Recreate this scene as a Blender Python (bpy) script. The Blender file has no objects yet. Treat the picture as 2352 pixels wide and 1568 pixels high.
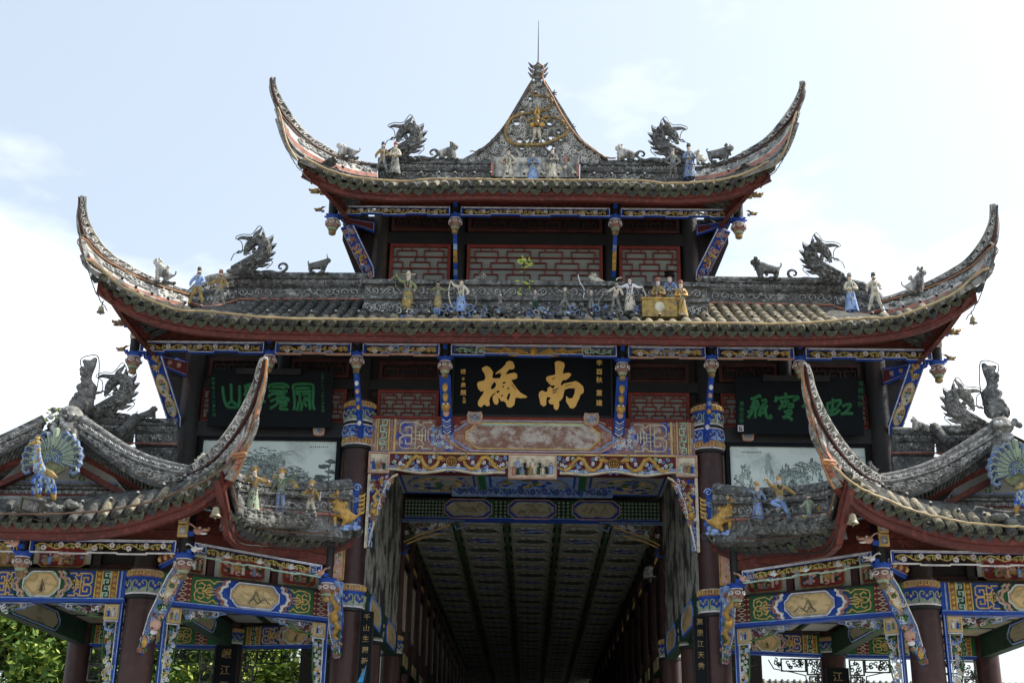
import bpy, math, random
from mathutils import Vector, Matrix
from mathutils.geometry import tessellate_polygon
random.seed(7)
V = Vector
sc = bpy.context.scene
C = sc.collection
R = math.radians
# ---------------------------------------------------------------- camera
CX, YAW, PIT, ROL, FPX, DIST, EYE = 0.0016, -.0181877, .3566379, .0170976, 2958.07, 22.0, 1.6
def cam_axes():
    f = V((math.sin(YAW)*math.cos(PIT), math.cos(YAW)*math.cos(PIT), math.sin(PIT)))
    r0 = V((math.cos(YAW), -math.sin(YAW), 0)); u0 = r0.cross(f)
    return r0*math.cos(ROL)+u0*math.sin(ROL), u0*math.cos(ROL)-r0*math.sin(ROL), f
RT, UP, FW = cam_axes()
cd = bpy.data.cameras.new('camera'); cam = bpy.data.objects.new('camera', cd); C.objects.link(cam)
cam.matrix_world = Matrix(((RT.x, UP.x, -FW.x, CX), (RT.y, UP.y, -FW.y, -DIST), (RT.z, UP.z, -FW.z, EYE), (0, 0, 0, 1)))
cd.sensor_width = 36; cd.lens = FPX/2352*36; cd.clip_end = 3000; cd.clip_start = .1
sc.camera = cam
# ---------------------------------------------------------------- light
SUN_EL, SUN_AZ = R(50), R(74)      # azimuth from +Y towards +X
w = bpy.data.worlds.new("World"); sc.world = w; w.use_nodes = True
nt = w.node_tree; nt.nodes.clear()
out = nt.nodes.new('ShaderNodeOutputWorld'); bg = nt.nodes.new('ShaderNodeBackground')
sky = nt.nodes.new('ShaderNodeTexSky'); sky.sky_type = 'NISHITA'; sky.sun_disc = False
sky.sun_elevation = SUN_EL; sky.sun_rotation = SUN_AZ; sky.dust_density = 4.0; sky.air_density = 1.0; sky.ozone_density = 1.0
SKY_STRENGTH = .15
bg.inputs[1].default_value = SKY_STRENGTH
# thin bright summer haze and clouds, everywhere in the sky
tc = nt.nodes.new('ShaderNodeTexCoord'); mp = nt.nodes.new('ShaderNodeMapping'); mp.inputs['Scale'].default_value = (1, 1, 2.2)
mp.inputs['Location'].default_value = (10.11, 3.37, 7.04)
nz = nt.nodes.new('ShaderNodeTexNoise'); nz.inputs['Scale'].default_value = 1.5; nz.inputs['Detail'].default_value = 7; nz.inputs['Roughness'].default_value = .55
rp = nt.nodes.new('ShaderNodeValToRGB'); rp.color_ramp.elements[0].position = .58; rp.color_ramp.elements[1].position = .70
rp.color_ramp.elements[0].color = (0, 0, 0, 1); rp.color_ramp.elements[1].color = (1, 1, 1, 1)
hz = nt.nodes.new('ShaderNodeMixRGB'); hz.inputs[0].default_value = .38; hz.inputs[2].default_value = (5.1, 5.6, 5.7, 1)
cl = nt.nodes.new('ShaderNodeMixRGB'); cl.inputs[2].default_value = (7.2, 7.4, 7.6, 1)
mth = nt.nodes.new('ShaderNodeMath'); mth.operation = 'MULTIPLY'; mth.inputs[1].default_value = .75
L_ = nt.links.new
L_(tc.outputs['Generated'], mp.inputs[0]); L_(mp.outputs[0], nz.inputs[0]); L_(nz.outputs[0], rp.inputs[0]); L_(rp.outputs[0], mth.inputs[0])
L_(sky.outputs[0], hz.inputs[1]); L_(hz.outputs[0], cl.inputs[1]); L_(mth.outputs[0], cl.inputs[0]); L_(cl.outputs[0], bg.inputs[0]); L_(bg.outputs[0], out.inputs[0])
sd = bpy.data.lights.new('sun', 'SUN'); sun = bpy.data.objects.new('sun', sd); C.objects.link(sun)
sd.energy = 4.4; sd.angle = R(.5); sd.color = (1, .93, .82)
tos = V((math.sin(SUN_AZ)*math.cos(SUN_EL), math.cos(SUN_AZ)*math.cos(SUN_EL), math.sin(SUN_EL)))
sun.rotation_euler = tos.to_track_quat('Z', 'Y').to_euler(); sun.location = tos*60
sc.view_settings.view_transform = 'Standard'; sc.view_settings.look = 'None'; sc.view_settings.exposure = .66; sc.view_settings.gamma = 1
sc.view_settings.use_curve_mapping = False
sc.cycles.max_bounces = 6; sc.cycles.diffuse_bounces = 3

# ---------------------------------------------------------------- pixels of the photograph (2352 wide) to points of the place
def A(px, py, Y):
    d = RT*((px-1176)/FPX) + UP*((784-py)/FPX) + FW
    t = (Y+DIST)/d.y
    return V((CX+d.x*t, Y, EYE+d.z*t))
def AZ(px, py, z):
    d = RT*((px-1176)/FPX) + UP*((784-py)/FPX) + FW
    t = (z-EYE)/d.z
    return V((CX+d.x*t, -DIST+d.y*t, z))
def crop(x0, y0, s):
    return lambda x, y: ((x0+x/s)/1.22449, (y0+y/s)/1.22449)
# ---------------------------------------------------------------- materials
MATS = {}
def mat(name, col, rough=.75, col2=None, scale=6, lo=.42, hi=.62, bump=.25, bscale=30, streak=False, col3=None, metal=0, spec=.3, s3=14):
    m = bpy.data.materials.new(name); m.use_nodes = True; n = m.node_tree; b = n.nodes['Principled BSDF']
    b.inputs['Roughness'].default_value = rough; b.inputs['Metallic'].default_value = metal; b.inputs['Specular IOR Level'].default_value = spec
    t = n.nodes.new('ShaderNodeTexCoord'); src = t.outputs['Object']
    if streak:
        mp = n.nodes.new('ShaderNodeMapping'); mp.inputs['Scale'].default_value = streak if isinstance(streak, tuple) else (1, 1, .22)
        n.links.new(src, mp.inputs[0]); srcs = mp.outputs[0]
    else: srcs = src
    last = None
    def layer(prev, c, sc_, lo_, hi_, s_):
        nz = n.nodes.new('ShaderNodeTexNoise'); nz.inputs['Scale'].default_value = sc_; nz.inputs['Detail'].default_value = 6; nz.inputs['Roughness'].default_value = .65
        rp = n.nodes.new('ShaderNodeValToRGB'); rp.color_ramp.elements[0].position = lo_; rp.color_ramp.elements[1].position = hi_
        mx = n.nodes.new('ShaderNodeMixRGB'); n.links.new(s_, nz.inputs[0]); n.links.new(nz.outputs[0], rp.inputs[0]); n.links.new(rp.outputs[0], mx.inputs[0])
        if prev is None: mx.inputs[1].default_value = (*col, 1)
        else: n.links.new(prev, mx.inputs[1])
        mx.inputs[2].default_value = (*c, 1)
        return mx.outputs[0]
    if col2 is None: col2 = tuple(c*.62 for c in col)
    last = layer(None, col2, scale, lo, hi, srcs)
    if col3: last = layer(last, col3, s3, .52, .66, src)
    n.links.new(last, b.inputs['Base Color'])
    if bump:
        nb = n.nodes.new('ShaderNodeTexNoise'); nb.inputs['Scale'].default_value = bscale; nb.inputs['Detail'].default_value = 4
        bp = n.nodes.new('ShaderNodeBump'); bp.inputs['Strength'].default_value = bump; bp.inputs['Distance'].default_value = .02
        n.links.new(src, nb.inputs[0]); n.links.new(nb.outputs[0], bp.inputs['Height']); n.links.new(bp.outputs[0], b.inputs['Normal'])
    MATS[name] = m
    return m
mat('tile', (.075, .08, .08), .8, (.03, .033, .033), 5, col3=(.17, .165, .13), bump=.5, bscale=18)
mat('tile_moss', (.10, .105, .085), .85, (.045, .055, .03), 7, col3=(.22, .23, .18), bump=.6, bscale=22)
mat('tile_pale', (.32, .28, .20), .8, (.12, .11, .08), 6, col3=(.05, .05, .045), bump=.4)  # tile colour with the cream of sunlight mixed in
mat('stucco', (.56, .55, .51), .85, (.10, .10, .095), 4, .45, .60, streak=True, bump=.6, bscale=16, col3=(.28, .29, .29))
mat('stucco_mid', (.27, .27, .26), .85, (.07, .072, .07), 5, .42, .62, bump=.6, bscale=18, col3=(.40, .40, .37))
mat('stucco_dark', (.15, .155, .155), .85, (.04, .042, .042), 5, .40, .62, bump=.6, bscale=20, col3=(.30, .31, .30))
mat('relief', (.48, .49, .48), .85, (.18, .185, .19), 9, .40, .60, bump=.4, bscale=40)
mat('relief_dark', (.17, .17, .165), .85, (.06, .062, .062), 8, .40, .62, bump=.6, bscale=34, col3=(.25, .26, .25))
mat('rock', (.16, .17, .16), .9, (.04, .042, .04), 6, .40, .60, bump=1, bscale=14, col3=(.28, .28, .25))
mat('red', (.105, .026, .020), .6, (.065, .018, .015), 3, streak=(.25, 1, 1), bump=.15, col3=(.19, .045, .03))
mat('red_dark', (.065, .022, .018), .6, (.03, .012, .011), 4, bump=.2)
mat('pink', (.45, .20, .15), .8, (.22, .12, .10), 8, bump=.3)
mat('col', (.058, .026, .024), .42, (.030, .014, .015), 3, streak=(1, 1, .12), bump=.2, bscale=12, col3=(.068, .036, .032), s3=5)
mat('col_worn', (.022, .024, .026), .6, (.10, .06, .04), 3.2, .52, .66, streak=(1.4, 1.4, .16), bump=.5, bscale=14, col3=(.035, .03, .028))
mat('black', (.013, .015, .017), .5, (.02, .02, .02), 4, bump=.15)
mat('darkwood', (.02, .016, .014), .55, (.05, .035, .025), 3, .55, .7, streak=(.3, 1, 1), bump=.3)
mat('lacquer', (.005, .008, .011), .6, (.007, .010, .013), 3, bump=.03, spec=.12)
mat('blue', (.010, .055, .36), .6, (.02, .08, .38), 8, bump=.2)
mat('blue_worn', (.05, .08, .40), .7, (.30, .17, .14), 3.5, .40, .50, bump=.3, col3=(.48, .47, .52), s3=8)
mat('lblue', (.30, .44, .72), .7, (.16, .25, .52), 9, bump=.3)
mat('white', (.80, .81, .84), .7, (.5, .52, .56), 9, bump=.25)
mat('mint', (.48, .68, .57), .7, (.30, .46, .38), 8, bump=.2)
mat('sage', (.33, .40, .29), .75, (.22, .28, .22), 8, bump=.2)
mat('green', (.02, .12, .045), .6, (.025, .15, .06), 6, bump=.15)
mat('dgreen', (.015, .055, .03), .7, (.01, .03, .02), 7, bump=.2)
mat('leaf_paint', (.07, .18, .05), .7, (.04, .10, .03), 10, bump=.2)
mat('figgreen', (.07, .13, .07), .8, (.20, .21, .16), 12, bump=.3)
mat('oldgold', (.36, .25, .10), .5, (.13, .10, .06), 9, .42, .60, metal=.2, bump=.4, bscale=40)
mat('gold', (.55, .34, .09), .45, (.32, .19, .05), 12, metal=.15, bump=.3, bscale=50)
mat('ochre', (.50, .36, .15), .6, (.42, .30, .13), 5, bump=.05)
mat('goldline', (.66, .47, .18), .55, (.50, .34, .12), 10, bump=.1)
mat('peach', (.56, .36, .28), .7, (.42, .24, .19), 8, bump=.25)
mat('cream', (.68, .63, .50), .75, (.44, .40, .31), 6, bump=.25)
mat('wine', (.16, .03, .035), .7, (.10, .03, .035), 7, bump=.25)
mat('terra', (.30, .13, .09), .85, (.40, .30, .27), 5, .48, .60, bump=.3, col3=(.22, .09, .07), s3=6)
mat('worn_panel', (.25, .15, .12), .9, (.50, .47, .45), 3.0, .45, .58, streak=(.8, 1, 1), bump=.2, col3=(.22, .10, .075), s3=11)
mat('lattice', (.20, .035, .028), .55, (.14, .028, .022), 5, bump=.1)
mat('pane', (.26, .29, .27), .5, (.21, .24, .23), 1.5, bump=.04, bscale=3, streak=(.2, 1, 3))
mat('plaster', (.34, .35, .33), .85, (.29, .30, .28), 3, bump=.1)
mat('mural', (.34, .35, .32), .8, (.03, .033, .032), 1.7, .47, .56, streak=(1, 1.1, .8), bump=.05, col3=(.09, .10, .09), s3=5)
mat('pipe', (.46, .36, .19), .5, (.30, .22, .12), 4, bump=.05)
mat('cable', (.42, .19, .07), .5, (.26, .14, .07), 4, bump=.05)
mat('wire', (.03, .028, .026), .5, bump=0)
mat('rustwire', (.16, .10, .07), .6, bump=0)
mat('metal', (.10, .10, .095), .4, (.05, .05, .05), 5, metal=.6, bump=.1)
mat('bell', (.34, .30, .20), .5, (.18, .17, .12), 6, metal=.3, bump=.15)
mat('skin', (.66, .52, .43), .65, (.52, .40, .33), 14, bump=.15)
mat('yellow', (.42, .29, .08), .75, (.20, .15, .08), 12, bump=.3)
mat('sblue', (.11, .19, .40), .75, (.26, .30, .36), 12, bump=.3)
mat('ash', (.30, .31, .29), .85, (.12, .12, .11), 11, .42, .60, bump=.5, bscale=34)
mat('ivory', (.60, .56, .46), .8, (.20, .19, .16), 10, .5, .66, bump=.35)
mat('olive', (.26, .27, .14), .8, (.12, .13, .08), 9, bump=.3)
mat('hair', (.02, .018, .017), .6, bump=.2)
mat('ink', (.10, .09, .07), .8, (.16, .14, .10), 8, bump=0)
mat('glass_dark', (.03, .035, .04), .15, bump=0, spec=.6)
mat('lampwhite', (.75, .72, .66), .5, bump=0)
mat('lotus', (.20, .085, .07), .7, (.30, .24, .20), 14, bump=.2)
mat('sign_green', (.022, .155, .06), .6, (.015, .11, .045), 7, bump=.1)
mat('ground', (.36, .35, .33), .85, (.17, .165, .15), 1.2, bump=.3, bscale=6)
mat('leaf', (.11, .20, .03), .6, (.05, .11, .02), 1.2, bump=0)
mat('leaf_light', (.38, .45, .07), .6, (.2, .3, .04), 1.5, bump=0)  # yellow green leaf, brightened in colour to look sunlit
mat('bark', (.09, .07, .05), .9, (.05, .04, .03), 5, bump=.6, bscale=10)
mat('flagblue', (.05, .3, .62), .6, bump=0)
mat('winepanel', (.16, .022, .02), .6, (.20, .02, .02), 5, bump=.05)

def ink_material(name, ground, tone, scale, lo, hi, thr=.5, tint=None):
    """brush-and-ink landscape: billowing dark masses on a pale ground"""
    m = bpy.data.materials.new(name); m.use_nodes = True; n = m.node_tree; b = n.nodes['Principled BSDF']; b.inputs['Roughness'].default_value = .3
    t = n.nodes.new('ShaderNodeTexCoord'); mp = n.nodes.new('ShaderNodeMapping'); mp.inputs['Scale'].default_value = (scale, 1, scale*1.25)
    mp.inputs['Location'].default_value = (thr*7, 0, thr*3)
    n.links.new(t.outputs['Object'], mp.inputs[0])
    big = n.nodes.new('ShaderNodeTexNoise'); big.inputs['Scale'].default_value = .95; big.inputs['Detail'].default_value = 2.5; big.inputs['Distortion'].default_value = .7
    fine = n.nodes.new('ShaderNodeTexNoise'); fine.inputs['Scale'].default_value = 6.5; fine.inputs['Detail'].default_value = 8; fine.inputs['Roughness'].default_value = .75; fine.inputs['Distortion'].default_value = 1.3
    for q in (big, fine): n.links.new(mp.outputs[0], q.inputs[0])
    r1 = n.nodes.new('ShaderNodeValToRGB'); r1.color_ramp.elements[0].position = lo; r1.color_ramp.elements[1].position = hi
    r2 = n.nodes.new('ShaderNodeValToRGB'); r2.color_ramp.elements[0].position = .38; r2.color_ramp.elements[1].position = .58
    n.links.new(big.outputs[0], r1.inputs[0]); n.links.new(fine.outputs[0], r2.inputs[0])
    mu = n.nodes.new('ShaderNodeMath'); mu.operation = 'MULTIPLY'; n.links.new(r1.outputs[0], mu.inputs[0]); n.links.new(r2.outputs[0], mu.inputs[1])
    mx = n.nodes.new('ShaderNodeMixRGB'); n.links.new(mu.outputs[0], mx.inputs[0]); mx.inputs[1].default_value = (*ground, 1); mx.inputs[2].default_value = (*tone, 1)
    soft = n.nodes.new('ShaderNodeMixRGB'); s2 = n.nodes.new('ShaderNodeMath'); s2.operation = 'MULTIPLY'; s2.inputs[1].default_value = .45
    n.links.new(r1.outputs[0], s2.inputs[0]); n.links.new(s2.outputs[0], soft.inputs[0]); n.links.new(mx.outputs[0], soft.inputs[1]); soft.inputs[2].default_value = (*(tint or tone), 1)
    n.links.new(soft.outputs[0], b.inputs['Base Color']); MATS[name] = m
ink_material('ink_land', (.66, .76, .73), (.24, .29, .29), 1.15, .48, .60, .31, (.52, .62, .60))
ink_material('ink_land2', (.68, .78, .75), (.30, .36, .36), 1.25, .50, .66, .77, (.54, .64, .62))
mat('ink_a', (.08, .10, .10), .8, bump=0)
mat('signgold', (.86, .55, .17), .5, (.80, .50, .15), 5, bump=.05)
mat('ink_b', (.17, .21, .205), .8, bump=0)
mat('ink_c', (.40, .48, .46), .8, bump=0)
mat('ink_d', (.20, .29, .27), .8, bump=0)
ink_material('ink_small', (.66, .50, .25), (.20, .16, .08), 4.5, .50, .60, .2, (.50, .38, .18))
ink_material('ink_pale', (.44, .40, .28), (.10, .09, .06), 5, .54, .62, .6, (.33, .30, .2))

# ---------------------------------------------------------------- objects
def set_props(o, label=None, cat=None, group=None, kind=None):
    if label: o['label'] = label
    if cat: o['category'] = cat
    if group: o['group'] = group
    if kind: o['kind'] = kind
    return o
def thing(name, label, cat, loc=(0, 0, 0), group=None):
    o = bpy.data.objects.new(name, None); C.objects.link(o); o.location = loc
    return set_props(o, label, cat, group)
def world_loc(o):
    p = V((0, 0, 0))
    while o: p += V(o.location); o = o.parent
    return p
def empty_part(name, parent, label=None):
    o = bpy.data.objects.new(name, None); C.objects.link(o); o.parent = parent
    return set_props(o, label)
def copy_tree(o, parent=None):
    c = o.copy(); C.objects.link(c)
    if parent: c.parent = parent
    for ch in list(o.children): copy_tree(ch, c)
    return c
def smooth_path(pts, n, closed=False):
    """Catmull-Rom through pts, n samples evenly spaced in length"""
    pts = [V(p) for p in pts]
    if len(pts) < 3: dense = [pts[0].lerp(pts[1], i/20) for i in range(21)]
    else:
        dense = []
        m = len(pts)
        for i in range(m-1):
            p1, p2 = pts[i], pts[i+1]; p0 = pts[i-1] if i else p1*2-p2; p3 = pts[i+2] if i+2 < m else p2*2-p1
            for k in range(10):
                t = k/10
                dense.append(.5*((2*p1)+(p2-p0)*t+(2*p0-5*p1+4*p2-p3)*t*t+(3*p1-p0-3*p2+p3)*t**3))
        dense.append(pts[-1])
    d = [0]
    for i in range(1, len(dense)): d.append(d[-1]+(dense[i]-dense[i-1]).length)
    L = d[-1]; res = []; j = 0
    for i in range(n):
        s = L*i/(n-1)
        while j < len(d)-2 and d[j+1] < s: j += 1
        q = (s-d[j])/max(d[j+1]-d[j], 1e-9)
        res.append(dense[j].lerp(dense[j+1], q))
    return res
def plength(p): return sum((p[i+1]-p[i]).length for i in range(len(p)-1))
class Plane:
    def __init__(s, O, U, Vv, L=1, H=1):
        s.O = V(O); s.U = V(U).normalized(); s.V = V(Vv).normalized(); s.N = s.U.cross(s.V).normalized(); s.L = L; s.H = H
    def __call__(s, u, v, w=0): return s.O+s.U*u+s.V*v+s.N*w
def wallF(p0, p1, h=1):   # plane through p0->p1 (left to right), upright
    p0 = V(p0); p1 = V(p1); U = (p1-p0); return Plane(p0, U, (0, 0, 1), U.length, h)
class Cyl:
    def __init__(s, c, r): s.c = V(c); s.r = r; s.L = math.pi*2*r; s.H = 1
    def __call__(s, u, v, w=0):
        a = u/s.r; return s.c+V((math.sin(a)*(s.r+w), -math.cos(a)*(s.r+w), v))
class Strip:
    def __init__(s, T, B, n=40):
        s.T = smooth_path(T, n); s.B = smooth_path(B, n); s.n = n
        s.L = (plength(s.T)+plength(s.B))/2; s.H = sum((a-b).length for a, b in zip(s.T, s.B))/n
    def __call__(s, u, v, w=0):
        t = min(max(u/s.L, 0), 1)*(s.n-1); i = min(int(t), s.n-2); q = t-i
        b = s.B[i].lerp(s.B[i+1], q); tt = s.T[i].lerp(s.T[i+1], q)
        du = s.B[i+1]-s.B[i]+s.T[i+1]-s.T[i]; N = du.cross(tt-b)
        if N.length < 1e-9: N = V((0, -1, 0))
        N.normalize()
        if N.y > 0: N = -N
        return b.lerp(tt, v/s.H)+N*w
FINE = set('panel_relief clouds bracket_carving scales brush_marks flower_relief scroll_relief cloud_relief net_pattern scale_feathers breast_feathers openwork_rail openwork_drop brace_carving painted_figures leaves crown rear_spandrel portal_spandrel pierced_frieze figure_plaque crest_carving body_relief dragon_relief wave_base rock_ledge cloud_scroll ink_gap frieze_border painted_scroll rock_plinth mane trim'.split())
class MB:
    def __init__(s, flip=False): s.v = []; s.f = []; s.m = []; s.mats = []; s.flip = flip; s.sm = []; s.rc = 0
    def mi(s, name):
        if name not in s.mats: s.mats.append(name)
        return s.mats.index(name)
    def add(s, vs, fs, m, smooth=False):
        k = len(s.v); s.v.extend(vs); mi = s.mi(m)
        for f in fs: s.f.append(tuple(i+k for i in f)); s.m.append(mi); s.sm.append(smooth)
    def box(s, x0, x1, y0, y1, z0, z1, m):
        vs = [V((x, y, z)) for x in (x0, x1) for y in (y0, y1) for z in (z0, z1)]
        s.add(vs, [(0, 1, 3, 2), (4, 6, 7, 5), (0, 4, 5, 1), (2, 3, 7, 6), (0, 2, 6, 4), (1, 5, 7, 3)], m)
    def fbox(s, F, u0, u1, v0, v1, w0, w1, m, nu=1):
        for i in range(nu):
            a = u0+(u1-u0)*i/nu; b = u0+(u1-u0)*(i+1)/nu
            vs = [F(u, v, w) for u in (a, b) for v in (v0, v1) for w in (w0, w1)]
            fs = [(0, 4, 5, 1), (2, 3, 7, 6), (0, 2, 6, 4), (1, 5, 7, 3)]
            if i == 0: fs.append((0, 1, 3, 2))
            if i == nu-1: fs.append((4, 6, 7, 5))
            s.add(vs, fs, m)
    def beam(s, p, q, wd, h, m, up=(0, 0, 1)):
        p = V(p); q = V(q); d = (q-p).normalized(); up = V(up)
        sd_ = d.cross(up)
        if sd_.length < 1e-6: sd_ = d.cross(V((0, 1, 0)))
        sd_.normalize(); u = sd_.cross(d)
        vs = []
        for e in (p, q):
            for a, b in ((-1, -1), (1, -1), (1, 1), (-1, 1)): vs.append(e+sd_*(a*wd/2)+u*(b*h/2))
        s.add(vs, [(0, 3, 2, 1), (4, 5, 6, 7), (0, 1, 5, 4), (1, 2, 6, 5), (2, 3, 7, 6), (3, 0, 4, 7)], m)
    def tube(s, pts, r, n, m, cap=True, squash=1, up=None):
        pts = [V(p) for p in pts]; k = len(pts)
        rr = r if isinstance(r, (list, tuple)) else [r]*k
        vs = []; ref = V(up) if up else None
        t0 = (pts[1]-pts[0]).normalized()
        if ref is None: ref = V((0, 1, 0)) if abs(t0.y) < .9 else V((1, 0, 0))
        for i, p in enumerate(pts):
            t = (pts[min(i+1, k-1)]-pts[max(i-1, 0)])
            if t.length < 1e-9: t = t0
            t.normalize(); a = t.cross(ref)
            if a.length < 1e-4: a = t.cross(V((.3, .2, .9)))
            a.normalize(); b = a.cross(t)
            if not up: ref = b
            for j in range(n):
                an = 2*math.pi*j/n; vs.append(p+a*(math.cos(an)*rr[i])+b*(math.sin(an)*rr[i]*squash))
        fs = [(i*n+j, i*n+(j+1) % n, (i+1)*n+(j+1) % n, (i+1)*n+j) for i in range(k-1) for j in range(n)]
        s.add(vs, fs, m, n > 4)
        if cap: s.add([vs[j] for j in range(n)], [tuple(range(n))[::-1]], m); s.add([vs[(k-1)*n+j] for j in range(n)], [tuple(range(n))], m)
    def lathe(s, c, prof, n, m, smooth=True, axis=None, cap=True):
        """prof: (r, h[, material]) upwards along z (or axis)"""
        c = V(c); ax = V(axis).normalized() if axis else V((0, 0, 1))
        a = ax.cross(V((0, 1, 0)) if abs(ax.y) < .9 else V((1, 0, 0))).normalized(); b = ax.cross(a)
        rings = []
        for p in prof:
            rings.append([c+ax*p[1]+a*(p[0]*math.cos(2*math.pi*j/n))+b*(p[0]*math.sin(2*math.pi*j/n)) for j in range(n)])
        for i in range(len(prof)-1):
            mm = prof[i][2] if len(prof[i]) > 2 else m
            s.add(rings[i]+rings[i+1], [(j, (j+1) % n, n+(j+1) % n, n+j) for j in range(n)], mm, smooth)
        if cap:
            s.add(rings[0], [tuple(range(n))[::-1]], prof[0][2] if len(prof[0]) > 2 else m); s.add(rings[-1], [tuple(range(n))], prof[-1][2] if len(prof[-1]) > 2 else m)
    def ball(s, c, r, m, n=8, k=5, F=None, rot=None):
        c = V(c); rx, ry, rz = r if isinstance(r, (tuple, list)) else (r, r, r); vs = []
        for i in range(k+1):
            th = math.pi*i/k
            for j in range(n):
                ph = 2*math.pi*j/n; q = V((rx*math.sin(th)*math.cos(ph), ry*math.sin(th)*math.sin(ph), rz*math.cos(th)))
                if rot: q = rot @ q
                vs.append(c+q)
        s.add(vs, [(i*n+j, (i+1)*n+j, (i+1)*n+(j+1) % n, i*n+(j+1) % n) for i in range(k) for j in range(n)], m, True)
    def dome(s, F, u, v, r, h, m, n=7, w0=0, ru=None):
        ru = ru or r; vs = []
        for (q, hh) in ((1, 0), (.72, .7)):
            for j in range(n):
                a = 2*math.pi*j/n; vs.append(F(u+ru*q*math.cos(a), v+r*q*math.sin(a), w0+h*hh))
        vs.append(F(u, v, w0+h))
        fs = [(j, (j+1) % n, n+(j+1) % n, n+j) for j in range(n)]+[(n+j, n+(j+1) % n, 2*n) for j in range(n)]
        s.add(vs, fs, m, True)
    def poly(s, F, pts, w0, w1, m, mside=None):
        P = [V((p[0], p[1], 0)) for p in pts]; k = len(P)
        tri = tessellate_polygon([P])
        vs = [F(p.x, p.y, w1) for p in P]; s.add(vs, [tuple(t) for t in tri], m)
        vb = [F(p.x, p.y, w0) for p in P]
        s.add(vs+vb, [(j, (j+1) % k, k+(j+1) % k, k+j) for j in range(k)], mside or m)
    def ribbon(s, F, pts, wd, h, m, closed=False, w0=0, top=.55):
        """raised band along a polyline in the plane of F"""
        s.rc += 1; w0 += (s.rc % 29)*.0005
        k = len(pts); P = [V((p[0], p[1])) for p in pts]; rows = []
        for i in range(k):
            a = P[(i-1) % k] if (closed or i) else P[i]; b = P[(i+1) % k] if (closed or i < k-1) else P[i]
            t1 = (P[i]-a); t2 = (b-P[i])
            if t1.length < 1e-9: t1 = t2
            if t2.length < 1e-9: t2 = t1
            t1 = t1.normalized() if t1.length > 0 else V((1, 0)); t2 = t2.normalized() if t2.length > 0 else t1
            t = t1+t2
            t = t.normalized() if t.length > .1 else t1
            nn = V((-t.y, t.x)); ct = max(nn.dot(V((-t1.y, t1.x))), .5)
            e = wd[i] if isinstance(wd, (list, tuple)) else wd
            e = e/2/ct
            for q, hh in ((-1, 0), (-top, 1), (top, 1), (1, 0)):
                o = P[i]+nn*(e*q); rows.append(F(o.x, o.y, w0+h*hh))
        fs = []
        for i in range(k if closed else k-1):
            j = (i+1) % k
            for c in range(3): fs.append((i*4+c, i*4+c+1, j*4+c+1, j*4+c))
        s.add(rows, fs, m)
    def strip(s, F, u0, u1, v0, v1, th, m, nu, mback=None):
        vs = []
        for i in range(nu+1):
            u = u0+(u1-u0)*i/nu
            for v, wv in ((v0, 0), (v1, 0), (v1, -th), (v0, -th)): vs.append(F(u, v, wv))
        fs = [(i*4+c, i*4+(c+1) % 4, (i+1)*4+(c+1) % 4, (i+1)*4+c) for i in range(nu) for c in range(4)]
        fs += [(0, 1, 2, 3), (nu*4+3, nu*4+2, nu*4+1, nu*4)]
        s.add(vs, fs, m)
    def grid(s, fn, nu, nv, m, smooth=True):
        vs = [fn(i/nu, j/nv) for i in range(nu+1) for j in range(nv+1)]
        s.add(vs, [(i*(nv+1)+j, (i+1)*(nv+1)+j, (i+1)*(nv+1)+j+1, i*(nv+1)+j+1) for i in range(nu) for j in range(nv)], m, smooth)
    def mesh(s, name, off=V((0, 0, 0))):
        me = bpy.data.meshes.new(name)
        fx = -1 if s.flip else 1
        me.from_pydata([((p.x*fx)-off.x, p.y-off.y, p.z-off.z) for p in s.v], [], [f[::-1] for f in s.f] if s.flip else s.f)
        for n in s.mats: me.materials.append(MATS[n])
        me.polygons.foreach_set('material_index', s.m); me.polygons.foreach_set('use_smooth', s.sm)
        me.update(); return me
    def build(s, name, parent=None, label=None, kind=None, cat=None, group=None):
        off = world_loc(parent) if parent else V((0, 0, 0))
        o = bpy.data.objects.new(name, s.mesh(name, off)); C.objects.link(o)
        if parent and name in FINE: kind = 'stuff'
        if parent: o.parent = parent
        return set_props(o, label, cat, group, kind)
def place(me, name, parent, mtx, label=None):
    o = bpy.data.objects.new(name, me); C.objects.link(o); o.parent = parent
    off = world_loc(parent); o.matrix_local = Matrix.Translation(-off) @ mtx
    if label: o['label'] = label
    return o
# ---------------------------------------------------------------- ornament
def spiral(cu, cv, r, a0, turns, d=1, n=12, r1=.12):
    return [(cu+math.cos(a0+d*turns*2*math.pi*i/n)*r*(1-(1-r1)*i/n), cv+math.sin(a0+d*turns*2*math.pi*i/n)*r*(1-(1-r1)*i/n)) for i in range(n+1)]
def scrollband(mb, F, u0, u1, v0, v1, m, wd=.03, h=.025, step=None, leaf=True):
    H = v1-v0; step = step or H*1.35; k = max(1, int((u1-u0)/step)); st = (u1-u0)/k; vm = (v0+v1)/2
    for i in range(k):
        s = 1 if i % 2 else -1; cu = u0+st*(i+.5)
        p = spiral(cu, vm, H*.38, s*math.pi*.5, 1.25, -s, 10)
        p = [(cu-st*.55, vm-s*H*.30), (cu-st*.25, vm+s*H*.18)]+p
        mb.ribbon(F, p, wd, h, m)
        if leaf: mb.dome(F, cu+st*.42, vm-s*H*.18, H*.16, h*.9, m, 6)
def rubble(mb, F, u0, u1, v0, v1, n, m, rmin=.02, rmax=.06, h=.04, seed=1, el=1.5):
    rn = random.Random(seed)
    ms = m if isinstance(m, (list, tuple)) else [m]
    for _ in range(n):
        r = rn.uniform(rmin, rmax); mb.dome(F, rn.uniform(u0+r, u1-r), rn.uniform(v0+r*.8, v1-r*.8), r, h*rn.uniform(.5, 1), rn.choice(ms), rn.choice((5, 6, 7)), 0, r*rn.uniform(.8, el))
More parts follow.
